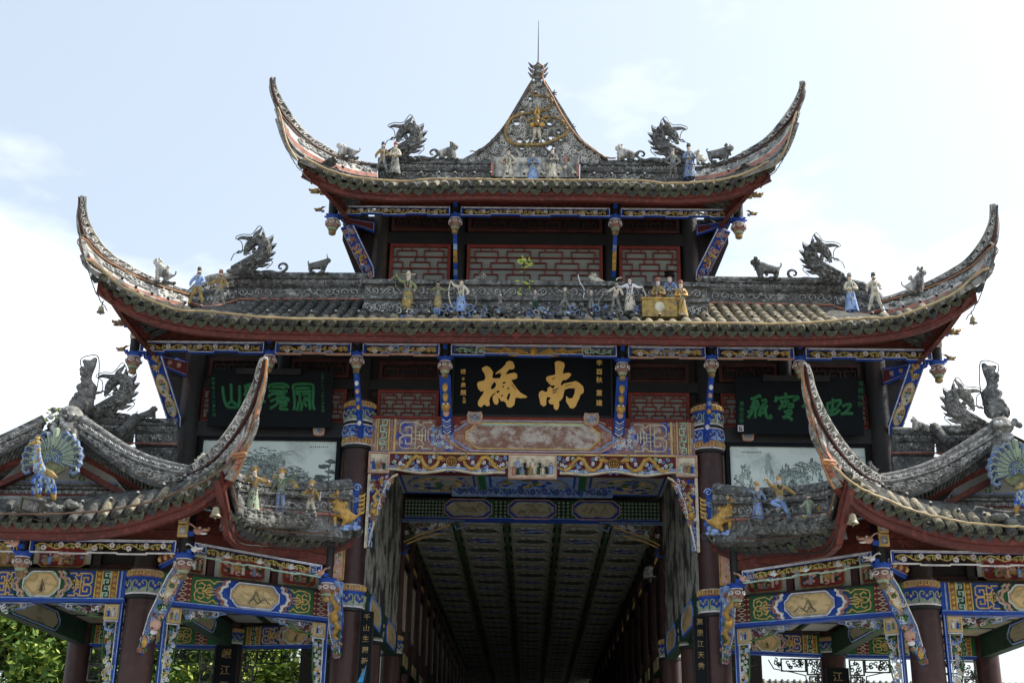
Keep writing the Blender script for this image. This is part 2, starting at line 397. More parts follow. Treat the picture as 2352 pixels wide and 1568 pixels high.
def flower(mb, F, u, v, r, m, mc='gold', w0=0, n=6, h=.03):
    for i in range(n):
        a = 2*math.pi*i/n+.3; mb.dome(F, u+math.cos(a)*r*.58, v+math.sin(a)*r*.58, r*.42, h, m, 5, w0)
    mb.dome(F, u, v, r*.3, h*1.5, mc, 5, w0)
def leaf(mb, F, u, v, a, L, m, w0=0, h=.02):
    c, s_ = math.cos(a), math.sin(a)
    pts = [(0, 0), (.3, .26), (.62, .22), (1, 0), (.62, -.22), (.3, -.26)]
    vs = [F(u+(x*c-y*s_)*L, v+(x*s_+y*c)*L, w0) for x, y in pts]+[F(u+.5*c*L, v+.5*s_*L, w0+h)]
    mb.add(vs, [(i, (i+1) % 6, 6) for i in range(6)], m)
def vine(mb, F, u0, u1, v0, v1, ms, ml, mf, wd=.022, h=.03, w0=0, seed=0, per=None, fl=True):
    rn = random.Random(seed); H = v1-v0; per = per or H*3; n = max(8, int((u1-u0)/per*8)); vm = (v0+v1)/2
    pts = [(u0+(u1-u0)*i/n, vm+math.sin(i/8*2*math.pi)*H*.30) for i in range(n+1)]
    mb.ribbon(F, pts, wd, h, ms, w0=w0)
    k = max(2, int((u1-u0)/(H*.62)))
    for i in range(k):
        u = u0+(u1-u0)*(i+.5)/k; v = vm+math.sin((u-u0)/per*2*math.pi)*H*.30
        s = -1 if v > vm else 1
        if i % 3 == 1 and fl: flower(mb, F, u, vm+s*H*.16, H*.36, mf, 'peach', w0, 6, h)
        else:
            mb.ribbon(F, [(u, v)]+spiral(u+H*.15, vm+s*H*.2, H*.2, math.pi, 1.0, s, 7), wd*.8, h, ms, w0=w0)
            leaf(mb, F, u, v, rn.uniform(.3, 1.1)*s, H*.62, ml, w0+.004); leaf(mb, F, u, v, math.pi-rn.uniform(.3, 1.1)*s, H*.42, ml, w0+.004)
def meander(mb, F, u0, u1, v0, v1, m, wd=.012, h=.008, w0=0):
    H = v1-v0; st = H*1.15; k = max(1, round((u1-u0)/st)); st = (u1-u0)/k
    for i in range(k):
        u = u0+st*i; p = [(.05, 0), (.05, .98), (.9, .98), (.9, .25), (.38, .25), (.38, .65), (.62, .65)]
        mb.ribbon(F, [(u+a*st, v0+b*H) for a, b in p], wd, h, m, w0=w0)
def vmeander(mb, F, u0, u1, v0, v1, m, wd=.02, h=.01, w0=0):
    W = u1-u0; k = max(1, round((v1-v0)/(W*1.05))); st = (v1-v0)/k
    for i in range(k):
        v = v0+st*i; p = [(.02, .95), (.98, .95), (.98, .1), (.3, .1), (.3, .6), (.65, .6)]
        if i % 2: p = [(1-a, b) for a, b in p]
        mb.ribbon(F, [(u0+a*W, v+b*st) for a, b in p], wd, h, m, w0=w0)
def beads(mb, F, u, v0, v1, r, m, h=.02, w0=0):
    k = max(1, round((v1-v0)/(r*2.1))); st = (v1-v0)/k
    for i in range(k): mb.dome(F, u, v0+st*(i+.5), r, h, m, 6, w0)
def ink_strokes(mb, F, u0, u1, v0, v1, seed, tones=('ink',), n=90, crag=None, w0=0):
    """flat brush marks: ridges, rocks and dabs of leaves"""
    rn = random.Random(seed); W = u1-u0; H = v1-v0
    peaks = crag or [(rn.uniform(.15, .85), rn.uniform(.35, .8), rn.uniform(.12, .25)) for _ in range(3)]
    for (cx, top, wd) in peaks:
        for k in range(5):
            q = k/5; pts = [(u0+W*min(.98, max(.02, cx+wd*(t-.5)*(1+q)*1.2)), v0+H*max(.04, (top*(1-q*.35))*(math.exp(-((t-.5)*2.4)**2))*(1+.12*rn.uniform(-1, 1))+.03)) for t in [i/9 for i in range(10)]]
            mb.ribbon(F, pts, H*rn.uniform(.008, .02), .001, rn.choice(tones), w0=w0)
        for k in range(n//len(peaks)):
            t = rn.gauss(0, .4); u = u0+W*min(.97, max(.03, cx+wd*t)); v = v0+H*min(.95, max(.05, top*rn.uniform(.1, 1)*math.exp(-t*t*1.5)))
            r = H*rn.uniform(.008, .028); mb.dome(F, u, v, r*.6, .001, rn.choice(tones), 5, w0, r*rn.uniform(.8, 2.6))
def rect_ring(mb, F, u0, u1, v0, v1, wd, h, m, w0=0): mb.ribbon(F, [(u0, v0), (u1, v0), (u1, v1), (u0, v1)], wd, h, m, True, w0, .8)
def octa(u0, u1, v0, v1, c):
    """cartouche outline with notched ends"""
    m_ = (v0+v1)/2; q = (v1-v0)
    return [(u0+c, v0), (u1-c, v0), (u1-c*.65, v0+q*.10), (u1-c*.3, v0+q*.28), (u1, v0+q*.36), (u1, v1-q*.36), (u1-c*.3, v1-q*.28), (u1-c*.65, v1-q*.10), (u1-c, v1), (u0+c, v1), (u0+c*.65, v1-q*.10), (u0+c*.3, v1-q*.28), (u0, v1-q*.36), (u0, v0+q*.36), (u0+c*.3, v0+q*.28), (u0+c*.65, v0+q*.10)]
def grow(pts, d, cu, cv):
    return [(u+d*(1 if u > cu else -1), v+d*(1 if v > cv else -1)) for u, v in pts]
# ================================================================ GROUND
g = MB(); g.grid(lambda a, b: V((-900+1800*a, -300+1800*b, 0)), 6, 6, 'ground'); g.build('ground', kind='structure')

# ================================================================ shared small meshes
def m_round_tile(mn):
    mb = MB(); n = 12; r = .070
    ring = [V((math.cos(2*math.pi*j/n)*r, -.012, math.sin(2*math.pi*j/n)*r)) for j in range(n)]
    r2 = [V((p.x*.8, -.03, p.z*.8)) for p in ring]; r3 = [V((p.x*.66, -.016, p.z*.66)) for p in ring]; bk = [V((p.x, .03, p.z)) for p in ring]
    mb.add(bk+ring, [(j, (j+1) % n, n+(j+1) % n, n+j) for j in range(n)], mn)
    mb.add(ring+r2, [(j, (j+1) % n, n+(j+1) % n, n+j) for j in range(n)], mn); mb.add(r2+r3, [(j, (j+1) % n, n+(j+1) % n, n+j) for j in range(n)], mn); mb.add(r3, [tuple(range(n))], mn)
    mb.ball((0, -.016, 0), (.028, .02, .028), mn, 6, 3)
    h = [(math.cos(math.pi*j/5)*r*1.05, math.sin(math.pi*j/5)*r*.97) for j in range(6)]
    vs = [V((x, y, z)) for y in (.0, .46) for x, z in h]
    mb.add(vs, [(j, j+1, 7+j, 6+j) for j in range(5)], 'tile_pale' if mn == 'tile_moss' else mn, True)  # barrel backs behind mossy ends get the cream sunlit tone
    return mb.mesh('round_tile')
def m_drip_tile(mn):
    mb = MB(); top = [(-.10, .035), (-.05, -.005), (0, -.02), (.05, -.005), (.10, .035)]; bot = [(-.103, .0), (-.078, -.07), (0, -.118), (.078, -.07), (.103, .0)]
    vs = [V((x, -.02, z)) for x, z in top]+[V((x, -.035, z)) for x, z in bot]+[V((x, .01, z)) for x, z in top]+[V((x, -.015, z)) for x, z in bot]
    mb.add(vs, [(j, 5+j, 6+j, 1+j) for j in range(4)]+[(10+j, 11+j, 16+j, 15+j) for j in range(4)]+[(5+j, 15+j, 16+j, 6+j) for j in range(4)], mn)
    mb.ball((0, -.032, -.06), (.028, .014, .03), mn, 6, 3)
    vs = [V((x, y, z)) for y, dz in ((-.01, 0), (.40, 0)) for x, z in ((-.1, .035), (0, -.012), (.1, .035))]
    mb.add(vs, [(0, 1, 4, 3), (1, 2, 5, 4)], 'tile')
    return mb.mesh('drip_tile')
RTM = [m_round_tile('tile_moss'), m_round_tile('tile')]; DTM = [m_drip_tile('tile_moss'), m_drip_tile('tile')]
BULB = MB(); BULB.lathe((0, 0, 0), [(.014, 0, 'wire'), (.022, .015, 'wire'), (.026, .04), (.018, .062), (.005, .068)], 7, 'relief'); BULBM = BULB.mesh('lamp_bulb')
def eave_tiles(curve, parent, pitch=.205, slope=.62, moss=.5, seed=0, flip=False, outward=None, start=0, skip_round=0, mixed=True):
    """curve: world points left to right (as seen from outside); a round tile and a drip tile at every step"""
    rn = random.Random(seed); L = plength(curve); n = max(2, int(L/pitch)); pts = smooth_path(curve, n*2+1)
    for i in range(n*2+1):
        p = pts[i]; t = (pts[min(i+1, 2*n)]-pts[max(i-1, 0)]).normalized()
        if flip: p = V((-p.x, p.y, p.z)); t = V((t.x, -t.y, -t.z))
        th = V((t.x, t.y, 0)).normalized(); o = th.cross(V((0, 0, 1)))       # outward, horizontal
        if outward is not None: o = V(outward).normalized(); th = (-o).cross(V((0, 0, 1))).normalized()
        up = V((0, 0, 1)); zax = (up+th*0).normalized(); tilt = R(rn.uniform(-12, 12)); roll = math.atan2(t.z, V((t.x, t.y)).length)*.75
        M = Matrix((t.cross(V((0, 0, 1))).cross(V((0, 0, 1))).to_3d()*0+th, -o, V((0, 0, 1)))).transposed().to_4x4()
        M = Matrix.Translation(p) @ M @ Matrix.Rotation(-roll if not flip else -roll, 4, 'Y') @ Matrix.Rotation(tilt*.6, 4, 'Z') @ Matrix.Rotation(math.atan(slope) if i % 2 else math.atan(slope)*.8, 4, 'X')
        k = 0 if (rn.random() < moss) else 1
        sc_ = rn.uniform(.9, 1.1)
        if i % 2: place(RTM[k], 'round_tile', parent, M @ Matrix.Scale(sc_, 4) @ Matrix.Translation((rn.uniform(-.012, .012), rn.uniform(-.035, .035)-.045, .012+rn.uniform(-.014, .014))))
        else: place(DTM[k], 'drip_tile', parent, M @ Matrix.Scale(sc_, 4) @ Matrix.Translation((0, 0, -.04)) @ Matrix.Rotation(R(rn.uniform(-13, 13)), 4, 'Y') @ Matrix.Scale(rn.uniform(.88, 1.1), 4))
def fascia(mb, curve, d0=.10, d1=.26, off=.05, n=60, m='red', soff=None, soffz=.45, th=.04):
    pts = smooth_path(curve, n); st = []
    for i, p in enumerate(pts):
        t = (pts[min(i+1, n-1)]-pts[max(i-1, 0)]); t.z = 0; t.normalize(); o = t.cross(V((0, 0, 1)))
        st.append((p, o))
    prof = [(-off-.06, .035), (-off-.03, -.02), (-off, -d0), (-off+.0, -(d0+d1)/2), (-off-.03, -(d0+d1)/2-.01), (-off-.03, -d1), (-off-.12, -d1)]
    vs = []
    for p, o in st:
        for a, b in prof: vs.append(p+o*a+V((0, 0, b)))
    k = len(prof)
    mb.add(vs, [(i*k+c, i*k+c+1, (i+1)*k+c+1, (i+1)*k+c) for i in range(n-1) for c in range(k-1)], m)
    return st
def soffit(mb, curve, inner, d1=.26, off=.17, n=60, m='red'):
    a = smooth_path(curve, n); b = smooth_path(inner, n); vs = []
    for i in range(n):
        t = (a[min(i+1, n-1)]-a[max(i-1, 0)]); t.z = 0; t.normalize(); o = t.cross(V((0, 0, 1)))
        p = a[i]-o*off+V((0, 0, -d1)); q = b[i]; mid = p.lerp(q, .5)+V((0, 0, -.05))
        vs += [p, mid, q]
    mb.add(vs, [(i*3+c, i*3+c+1, (i+1)*3+c+1, (i+1)*3+c) for i in range(n-1) for c in range(2)], m)
def conduit(name, parent, pts, r, m, n=60, seed=0, wob=.01, flip=False, label=None):
    rn = random.Random(seed); p = smooth_path(pts, n); mb = MB(flip)
    p = [q+V((0, rn.uniform(-wob, wob), rn.uniform(-wob, wob))) for q in p]
    mb.tube(p, r, 5, m, False); return mb.build(name, parent, label)

# ================================================================ GATE TOWER
gate = thing('gate_tower', 'three tiered timber gate tower with upturned grey roofs and painted beams over the wide opening', 'gate tower', (0, 0, 0))

def column(parent, x, y, z0, z1, r, m, caps=(), label=None):
    """caps: list of (kind, z0, z1)"""
    mb = MB(); mb.lathe((x, y, 0), [(r*1.03, z0), (r, (z0+z1)/2), (r*.97, z1)], 20, m); o = mb.build('column', parent, label)
    for kind, a, b in caps:
        cb = MB(); F = Cyl((x, y, 0), r*1.09+.004); h = b-a; rr = r*1.09
        gold, blue_, cloud = ('goldline', 'blue', 'lblue') if kind == 'up' else ('goldline', 'blue', 'sage')
        if kind in ('up', 'down'):       # cloud band with key-pattern band
            g0, g1 = (a+h*.03, a+h*.36) if kind == 'up' else (a+h*.03, a+h*.36)
            b0, b1 = g1, b-h*.04
        else: b0, b1 = a+h*.04, b-h*.30; g0, g1 = b1, b-h*.02
        cb.lathe((x, y, 0), [(rr, a, 'white'), (rr+.012, a+.02, 'white'), (rr, a+.03, 'peach'), (rr, min(g0, b0)+.02), (rr, b-.03, 'white'), (rr+.012, b-.015, 'white'), (rr*.98, b, 'black')], 24, 'blue', cap=True)
        cb.strip(lambda u, v, w_: F(u, v, w_), -r*1.75, r*1.75, g0, g1, -.004, 'terra', 14)
        meander(cb, F, -r*1.7, r*1.7, g0+.012, g1-.012, gold, .014, .012, .004)
        per = r*1.15; hh = b1-b0
        for k in range(-3, 4):
            u = k*per/1.0*.82; 
            if abs(u) > r*1.9: continue
            cb.ribbon(F, [(u-per*.36, b0+hh*.25), (u-per*.36, b0+hh*.62)]+spiral(u-per*.2, b0+hh*.62, per*.16, math.pi, .8, -1, 7), .022, .012, cloud, w0=.002)
            cb.ribbon(F, [(u+per*.36, b0+hh*.25), (u+per*.36, b0+hh*.62)]+spiral(u+per*.2, b0+hh*.62, per*.16, 0, .8, 1, 7), .022, .012, cloud, w0=.002)
            cb.poly(F, [(u-per*.4, b0+.01), (u+per*.4, b0+.01), (u+per*.34, b0+hh*.4), (u+per*.12, b0+hh*.3), (u, b0+hh*.16), (u-per*.12, b0+hh*.3), (u-per*.34, b0+hh*.4)], 0, .006, cloud)
            cb.dome(F, u, b0+hh*.5, .026, .02, 'peach', 6)
        co = cb.build('capital', parent if False else o)
        co2 = None
        rg = MB(); rg.lathe((x, y, 0), [(r*1.0, a-.07), (r*1.11, a-.05), (r*1.11, a-.005), (r*.9, a)], 20, 'black'); rg.build('ring', o)
    return o

def hanging_post(parent, x, y, z_ball, z_top, r=.085, kind='drum', gold=True, label=None, beast=True):
    mb = MB(); mb.lathe((x, y, 0), [(r*.95, z_ball+.16), (r, z_top)], 10, 'black'); o = mb.build('hanging_post', parent, label)
    b = MB(); s = r/.085
    prof = [(.03*s, -.20, 'oldgold'), (.055*s, -.18, 'oldgold'), (.06*s, -.14, 'oldgold'), (.045*s, -.11, 'sage'), (.07*s, -.10, 'sage'), (.075*s, -.07, 'oldgold'), (.085*s, -.06, 'lotus'), (.108*s, -.0, 'lotus'), (.108*s, .05, 'lotus'), (.09*s, .09, 'white'), (.098*s, .10, 'blue'), (.115*s, .16, 'blue'), (.11*s, .17, 'white'), (.09*s, .175, 'blue')]
    if not gold: prof = [(q[0], q[1], {'gold': 'peach'}.get(q[2], q[2])) for q in prof]
    b.lathe((x, y, z_ball), prof, 14, 'wine')
    F = Cyl((x, y, z_ball), .112*s)
    for k in range(-2, 3):
        u = k*.11*s; b.ribbon(F, [(u+math.cos(t)*.038*s, .025+math.sin(t)*.026) for t in [i*math.pi/4 for i in range(8)]], .014, .012, 'white', True)
        b.ribbon(F, [(u-.02*s, .03), (u, .015), (u+.02*s, .03)], .012, .014, 'peach')
    for k in range(8):
        a = k*math.pi/4; b.ball((x+math.cos(a)*.12*s, y+math.sin(a)*.12*s, z_ball+.17), (.03, .03, .018), 'blue', 5, 3)
    b.build('lotus_bulb', o)
    # little beast bracket on the face above
    if not beast: return o
    k = MB(); k.box(x-.035, x+.035, y-r-.10, y-r, z_ball+.30, z_ball+.40, 'blue'); k.ball((x, y-r-.10, z_ball+.45), (.045, .06, .07), 'peach', 7, 5); k.ball((x, y-r-.15, z_ball+.41), (.035, .04, .025), 'white', 6, 4)
    k.ball((x-.03, y-r-.09, z_ball+.52), (.015, .015, .04), 'peach', 5, 3); k.ball((x+.03, y-r-.09, z_ball+.52), (.015, .015, .04), 'peach', 5, 3); k.build('beast_bracket', o)
    return o

def lintel_panel(parent, p0, p1, h, style, name='lintel_panel', label=None):
    """openwork board hung between posts; p0->p1 lower edge left to right"""
    F = wallF(p0, p1); L = F.L; mb = MB(); t = .035
    fr = 'blue'
    mb.fbox(F, 0, L, h*.84, h, -.03, .03, fr); mb.fbox(F, 0, .05*h/.2, 0, h*.84, -.03, .03, fr); mb.fbox(F, L-.05*h/.2, L, 0, h*.84, -.03, .03, fr)
    for v, a, b in ((h-.008, 0, L), (h*.84+.004, .05, L-.05)): mb.fbox(F, a, b, v-.006, v+.006, .03, .042, 'white')
    mb.fbox(F, 0, .012, 0, h, .03, .042, 'white'); mb.fbox(F, L-.012, L, 0, h, .03, .042, 'white')
    # stepped lower edge
    n = {'rose': 5, 'bat': 3, 'vine': 5, 'lotus': 5, 'phoenix': 5}[style]
    pts = []; hb = h*.16
    for i in range(n):
        a, b = L*i/n, L*(i+1)/n; v = 0 if i % 2 == 0 else hb*(.9 if style != 'bat' else .5)
        if style in ('lotus', 'vine'): v = 0 if i % 2 == 0 else -hb*.5
        pts += [(a+.002, v), (b-.002, v)]
    edge = {'rose': 'blue', 'bat': 'peach', 'vine': 'white', 'lotus': 'mint', 'phoenix': 'blue'}[style]
    mb.ribbon(F, pts, h*(.14 if style in ('rose', 'bat', 'phoenix') else .09), .05, edge, w0=-.02, top=.8)
    if edge == 'blue':
        mb.ribbon(F, [(a, b+h*.06) for a, b in pts], .010, .012, 'white', w0=.03)
    v0, v1 = h*.12, h*.83
    fm = 'white'
    if style in ('rose', 'bat'): vine(mb, F, .07, L-.07, v0, v1, 'goldline', 'leaf_paint' if style == 'rose' else 'goldline', 'white', .018, .02, 0, 3, h*2.4)
    if style == 'bat':
        for s in (-1, 1):
            mb.ribbon(F, [(L/2+s*.03, v0), (L/2+s*.05, v1*.9), (L/2+s*.14, v1), (L/2+s*.09, v0+.02)], .022, .035, 'lblue')
            mb.ribbon(F, [(L*.5+s*(L*.2+.09*math.cos(a)), .0+.045*math.sin(a)) for a in [i*math.pi/6 for i in range(7)]], .02, .035, 'lblue')
    if style == 'vine': vine(mb, F, .07, L-.07, v0, v1, 'goldline', 'leaf_paint', 'white', .016, .02, 0, 5, h*2.2)
    if style == 'lotus':
        vine(mb, F, .2, L-.2, v0, v1, 'goldline', 'leaf_paint', 'white', .014, .018, 0, 8, h*2.8, fl=False)
        for q in (.25, .5, .75):
            for a in range(-3, 4): mb.ribbon(F, [(L*q, v0+.02), (L*q+a*h*.12, v0+h*.55-abs(a)*h*.1)], .02, .025, 'white')
        for s in (0, 1):
            u = .08 if s == 0 else L-.22
            meander(mb, F, u, u+.14, v0+.01, v1-.01, 'lblue', .014, .02)
    if style == 'phoenix':
        for s in (-1, 1):
            mb.poly(F, [(L/2+s*.02, h*.05), (L/2+s*L*.12, h*.02), (L/2+s*L*.22, h*.22), (L/2+s*L*.33, h*.75), (L/2+s*L*.20, h*.5), (L/2+s*L*.18, h*.8), (L/2+s*L*.12, h*.45), (L/2+s*L*.10, h*.75), (L/2+s*L*.05, h*.4)], -.02, .03, 'gold')
            for q in (.08, .13, .18, .23): mb.ribbon(F, [(L/2+s*L*(q-.03), h*.1), (L/2+s*L*q, h*.4)], .02, .04, 'gold', w0=.0)
            vine(mb, F, *sorted((L/2+s*L*.47, L/2+s*L*.30)), v0, v1, 'mint', 'leaf_paint', 'peach', .016, .02, 0, 2, h*2, fl=False)
            u0, u1 = sorted((L/2+s*L*.29, L/2+s*L*.35)); meander(mb, F, u0, u1, h*.15, h*.8, 'white', .012, .02)
        mb.ball(F(L/2, h*.4, .03), (.07, .05, .09), 'gold', 8, 6)
    mb.fbox(F, .05, L-.05, h*.1, h*.84, -.035, -.03, 'black') if False else None
    return mb.build(name, parent, label)

def lattice_pts(L, H, nx, ny):
    """interlocking squares joined by bars -> list of polylines"""
    px = L/nx; py = H/ny; out_ = []
    for r in range(ny):
        off = 0 if r % 2 == 0 else .5; v0 = py*(r+.16); v1 = v0+py*.54
        out_.append(([(0, v0), (L, v0)], False))
        for c in range(-1, nx+1):
            u0 = px*(c+off+.14); u1 = px*(c+off+.86)
            a, b = max(u0, 0), min(u1, L)
            if b-a < .01: continue
            if u0 < 0 or u1 > L: out_.append((([(0, v0), (b, v0), (b, v1), (0, v1)] if u0 < 0 else [(L, v0), (a, v0), (a, v1), (L, v1)]), False))
            else: out_.append(([(a, v0), (b, v0), (b, v1), (a, v1)], True))
            for q in (.32, .68):
                u = px*(c+off+q)
                if 0.01 < u < L-.01: out_.append(([(u, v1), (u, min(H, v0+py))], False))
    return out_
def window(parent, p0, p1, h, nx, ny, back='pane', fr=.06, bar=.022, dark=False, label=None):
    F = wallF(p0, p1); L = F.L; mb = MB(); m = 'red_dark' if dark else 'lattice'
    mb.fbox(F, 0, L, 0, fr, 0, .06, m); mb.fbox(F, 0, L, h-fr, h, 0, .06, m); mb.fbox(F, 0, fr, fr, h-fr, 0, .06, m); mb.fbox(F, L-fr, L, fr, h-fr, 0, .06, m)
    o = mb.build('window', parent, label)
    lt = MB(); F2 = lambda u, v, w_: F(u+fr, v+fr, w_)
    for i_, (pts, cl) in enumerate(lattice_pts(L-2*fr, h-2*fr, nx, ny)): lt.ribbon(F2, pts, bar, .03, m, cl, .004+.0011*(i_ % 11), .8)
    lt.build('lattice', o)
    pn = MB(); pn.fbox(F, fr*.5, L-fr*.5, fr*.5, h-fr*.5, -.02, -.004, back); pn.build('pane', o)
    return o
def wallbox(parent, name, x0, x1, y0, y1, z0, z1, m, label=None):
    mb = MB(); mb.box(x0, x1, y0, y1, z0, z1, m); return mb.build(name, parent, label)

# ---- main posts
for s in (-1, 1):
    column(gate, s*3.1, 0, 0, 8.62, .25, 'col', (('up', 7.76, 8.14), ('top', 8.19, 8.56), ('dn', 4.93, 5.32)))
    column(gate, s*3.1, .12, 8.60, 9.75, .17, 'black'); column(gate, s*6.15, 0, 6.6, 9.75, .19, 'col_worn'); column(gate, s*4.55, .12, 8.3, 9.7, .14, 'black')
    column(gate, s*1.52, .12, 8.35, 9.75, .14, 'black')
# ---- mid tier walls
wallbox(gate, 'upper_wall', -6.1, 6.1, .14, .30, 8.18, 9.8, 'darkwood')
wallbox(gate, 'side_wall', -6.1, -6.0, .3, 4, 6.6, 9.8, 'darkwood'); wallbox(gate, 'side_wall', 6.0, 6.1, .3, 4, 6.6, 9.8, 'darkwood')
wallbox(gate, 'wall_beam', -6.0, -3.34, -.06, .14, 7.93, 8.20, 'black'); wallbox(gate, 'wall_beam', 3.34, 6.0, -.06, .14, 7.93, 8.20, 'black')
wallbox(gate, 'wall_beam', -6.0, 6.0, .02, .14, 8.86, 9.05, 'black')
for s in (-1, 1):
    x0, x1 = sorted((s*3.05, s*1.66))
    xa = s*2.80; xb = s*1.70; x0, x1 = sorted((xa, xb))
    window(gate, (x0, .10, 8.27), (x1, .10, 8.27), .60, 3, 3)
    window(gate, (x0, .10, 9.05), (x1, .10, 9.05), .36, 3, 1, 'black', dark=True)
    x0, x1 = sorted((s*6.0, s*5.6)); x2, x3 = sorted((s*3.36, s*3.75))
    window(gate, (x0-.0, .10, 8.22), (x1+.25*(s < 0), .10, 8.22), .66, 1, 3); window(gate, (x2, .10, 8.22), (x3, .10, 8.22), .66, 1, 3)
    x0, x1 = sorted((s*5.9, s*4.7)); window(gate, (x0, .10, 9.08), (x1, .10, 9.08), .36, 4, 1, 'black', dark=True)
    x0, x1 = sorted((s*4.4, s*3.35)); window(gate, (x0, .10, 9.08), (x1, .10, 9.08), .36, 3, 1, 'black', dark=True)
# ---- landscape panels
for s, mt, lb in ((-1, 'ink_land', 'ink landscape with a round tree covered crag and pines'), (1, 'ink_land2', 'pale ink landscape with misty peaks')):
    x0, x1 = sorted((s*5.92, s*3.40))
    mb = MB(); F = wallF((x0, .02, 6.45), (x1, .02, 6.45)); L = F.L
    mb.fbox(F, 0, L, 1.42, 1.50, 0, .07, 'lacquer'); mb.fbox(F, 0, .07, 0, 1.42, 0, .07, 'lacquer'); mb.fbox(F, L-.07, L, 0, 1.42, 0, .07, 'lacquer'); mb.fbox(F, 0, L, -.05, .02, 0, .07, 'lacquer')
    o = mb.build('painting_frame', gate)
    pp = MB(); pp.fbox(F, .07, L-.07, .02, 1.42, -.01, .01, mt); q_ = pp.build('landscape_painting', o, lb)
    pp = MB(); rn = random.Random(5)
    def mass(cu, cv, ru, rv, n, tones):
        for _ in range(n):
            a = rn.uniform(0, 6.28); t = rn.random()**.6; r = rn.uniform(.008, .03); u, v = cu+math.cos(a)*ru*t, cv+math.sin(a)*rv*t
            if .1 < u < L-.1 and .05 < v < 1.38: pp.dome(F, u, v, r*.55, .001, rn.choice(tones), 5, .0105, r*rn.uniform(.8, 2.4))
    def pine(u, v, h, n, tones):
        pp.ribbon(F, [(u, v), (u+.03, v+h*.4), (u-.01, v+h*.7), (u+.04, v+h)], .025, .001, 'ink_b', w0=.0105)
        for k in range(6): mass(u+rn.uniform(-.16, .12), v+h*(.35+.12*k), .15-.012*k, .035, n//6, tones)
    def arch(u, v, w_, h, tones):
        for k in range(110):
            t = rn.random(); q = rn.random()**.5; x = u+w_*(t-.5)*(.9+.2*q)+rn.gauss(0, .01); z = v+h*q*(1-abs(2*t-1)**2.4)+rn.gauss(0, .01)
            if .1 < x < L-.1 and .05 < z < 1.38: r = rn.uniform(.006, .02); pp.dome(F, x, z, r*rn.uniform(.8, 3), .001, rn.choice(tones+('ink_c',)), 5, .0105, r)
    if s < 0:
        for (a, b, c_, d_) in ((1.15, 1.0, .34, .30), (1.2, .75, .42, .22), (1.0, .85, .3, .25)): mass(a, b, c_, d_, 230, ('ink_b', 'ink_c', 'ink_d', 'ink_a'))
        for k in range(6): arch(.95+.1*k, .62+.04*k, .24, .5-.03*k, ('ink_b', 'ink_c'))
        mass(1.72, .78, .30, .17, 240, ('ink_a', 'ink_b', 'ink_c')); mass(1.62, .66, .24, .08, 90, ('ink_b', 'ink_c')); mass(.45, 1.1, .32, .12, 100, ('ink_c',)); mass(1.3, .55, .5, .05, 90, ('ink_c',))
        pine(2.33, .30, .80, 300, ('ink_a', 'ink_b')); pine(2.10, .25, .50, 200, ('ink_a', 'ink_b')); mass(2.25, .38, .26, .14, 160, ('ink_b', 'ink_a')); mass(1.6, 1.2, .2, .04, 30, ('ink_c',))
    else:
        for (u, v, w_, h, tt) in ((.35, .5, .26, .62, ('ink_c', 'ink_d')), (.22, .4, .2, .6, ('ink_c',)), (.75, .75, .16, .55, ('ink_c',)), (1.05, .65, .34, .45, ('ink_b', 'ink_d')), (1.3, .7, .3, .45, ('ink_b', 'ink_c')), (1.5, .78, .34, .42, ('ink_b', 'ink_d')), (.95, .55, .2, .4, ('ink_c',)), (1.45, .25, .3, .4, ('ink_d', 'ink_c')), (1.25, .2, .26, .35, ('ink_d', 'ink_c')), (2.2, .3, .2, .2, ('ink_c',))): arch(u, v, w_, h, tt)
        mass(1.15, .95, .22, .10, 90, ('ink_b', 'ink_d')); mass(1.5, 1.1, .30, .06, 90, ('ink_c', 'ink_b')); mass(1.9, 1.05, .4, .05, 60, ('ink_c',)); pine(1.68, .22, .36, 160, ('ink_b', 'ink_a')); mass(2.1, .75, .2, .06, 50, ('ink_d', 'ink_c')); mass(2.15, .38, .15, .05, 60, ('ink_b',)); mass(2.3, 1.2, .14, .08, 40, ('ink_c',))
    for k in range(10): pp.fbox(F, (1.95 if s < 0 else .28)+k*.036, (1.95 if s < 0 else .28)+k*.036+.02, 1.31, 1.325+.008*(k % 2), .0105, .012, 'ink_a')
    pp.build('brush_marks', q_)
    wallbox(gate, 'wall_panel', x0, x1, .05, .2, 5.3, 8.0, 'black')
# ---- inscription beam above the opening
def key_block(mb, F, u0, u1, v0, v1, s, m, wd=.03, h=.03):
    """the gold fretwork panel with stepped open end"""
    W = u1-u0; H = v1-v0
    def T(p): return [((u0+a*W) if s > 0 else (u1-a*W), v0+b*H) for a, b in p]
    L2 = [[(1, .95), (.72, .95), (.72, .86), (.62, .86), (.55, .95), (.12, .95), (.02, .86), (.02, .60), (.12, .52), (.38, .52), (.38, .78), (.2, .78), (.2, .66)],
          [(1, .05), (.72, .05), (.72, .14), (.62, .14), (.55, .05), (.12, .05), (.02, .14), (.02, .40), (.12, .48), (.38, .48), (.38, .22), (.2, .22), (.2, .34)],
          [(.50, .95), (.50, .05)], [(.38, .62), (.62, .62), (.78, .82)], [(.38, .38), (.62, .38), (.78, .18)], [(.62, .62), (.62, .38)], [(.70, .70), (.70, .30)], [(.50, .5), (.84, .5)], [(.80, .7), (.80, .3)], [(.88, .66), (.88, .34)]]
    for p in L2: mb.ribbon(F, T(p), wd, h, m)
mb = MB(); F = wallF((-2.85, -.12, 7.66), (2.85, -.12, 7.66)); L = F.L; H = .60
mb.fbox(F, 0, L, 0, H, -.3, 0, 'blue_worn', 1)
bm = mb.build('inscription_beam', gate, 'weathered carved beam with an empty cartouche over the opening')
mb = MB(); cu = L/2
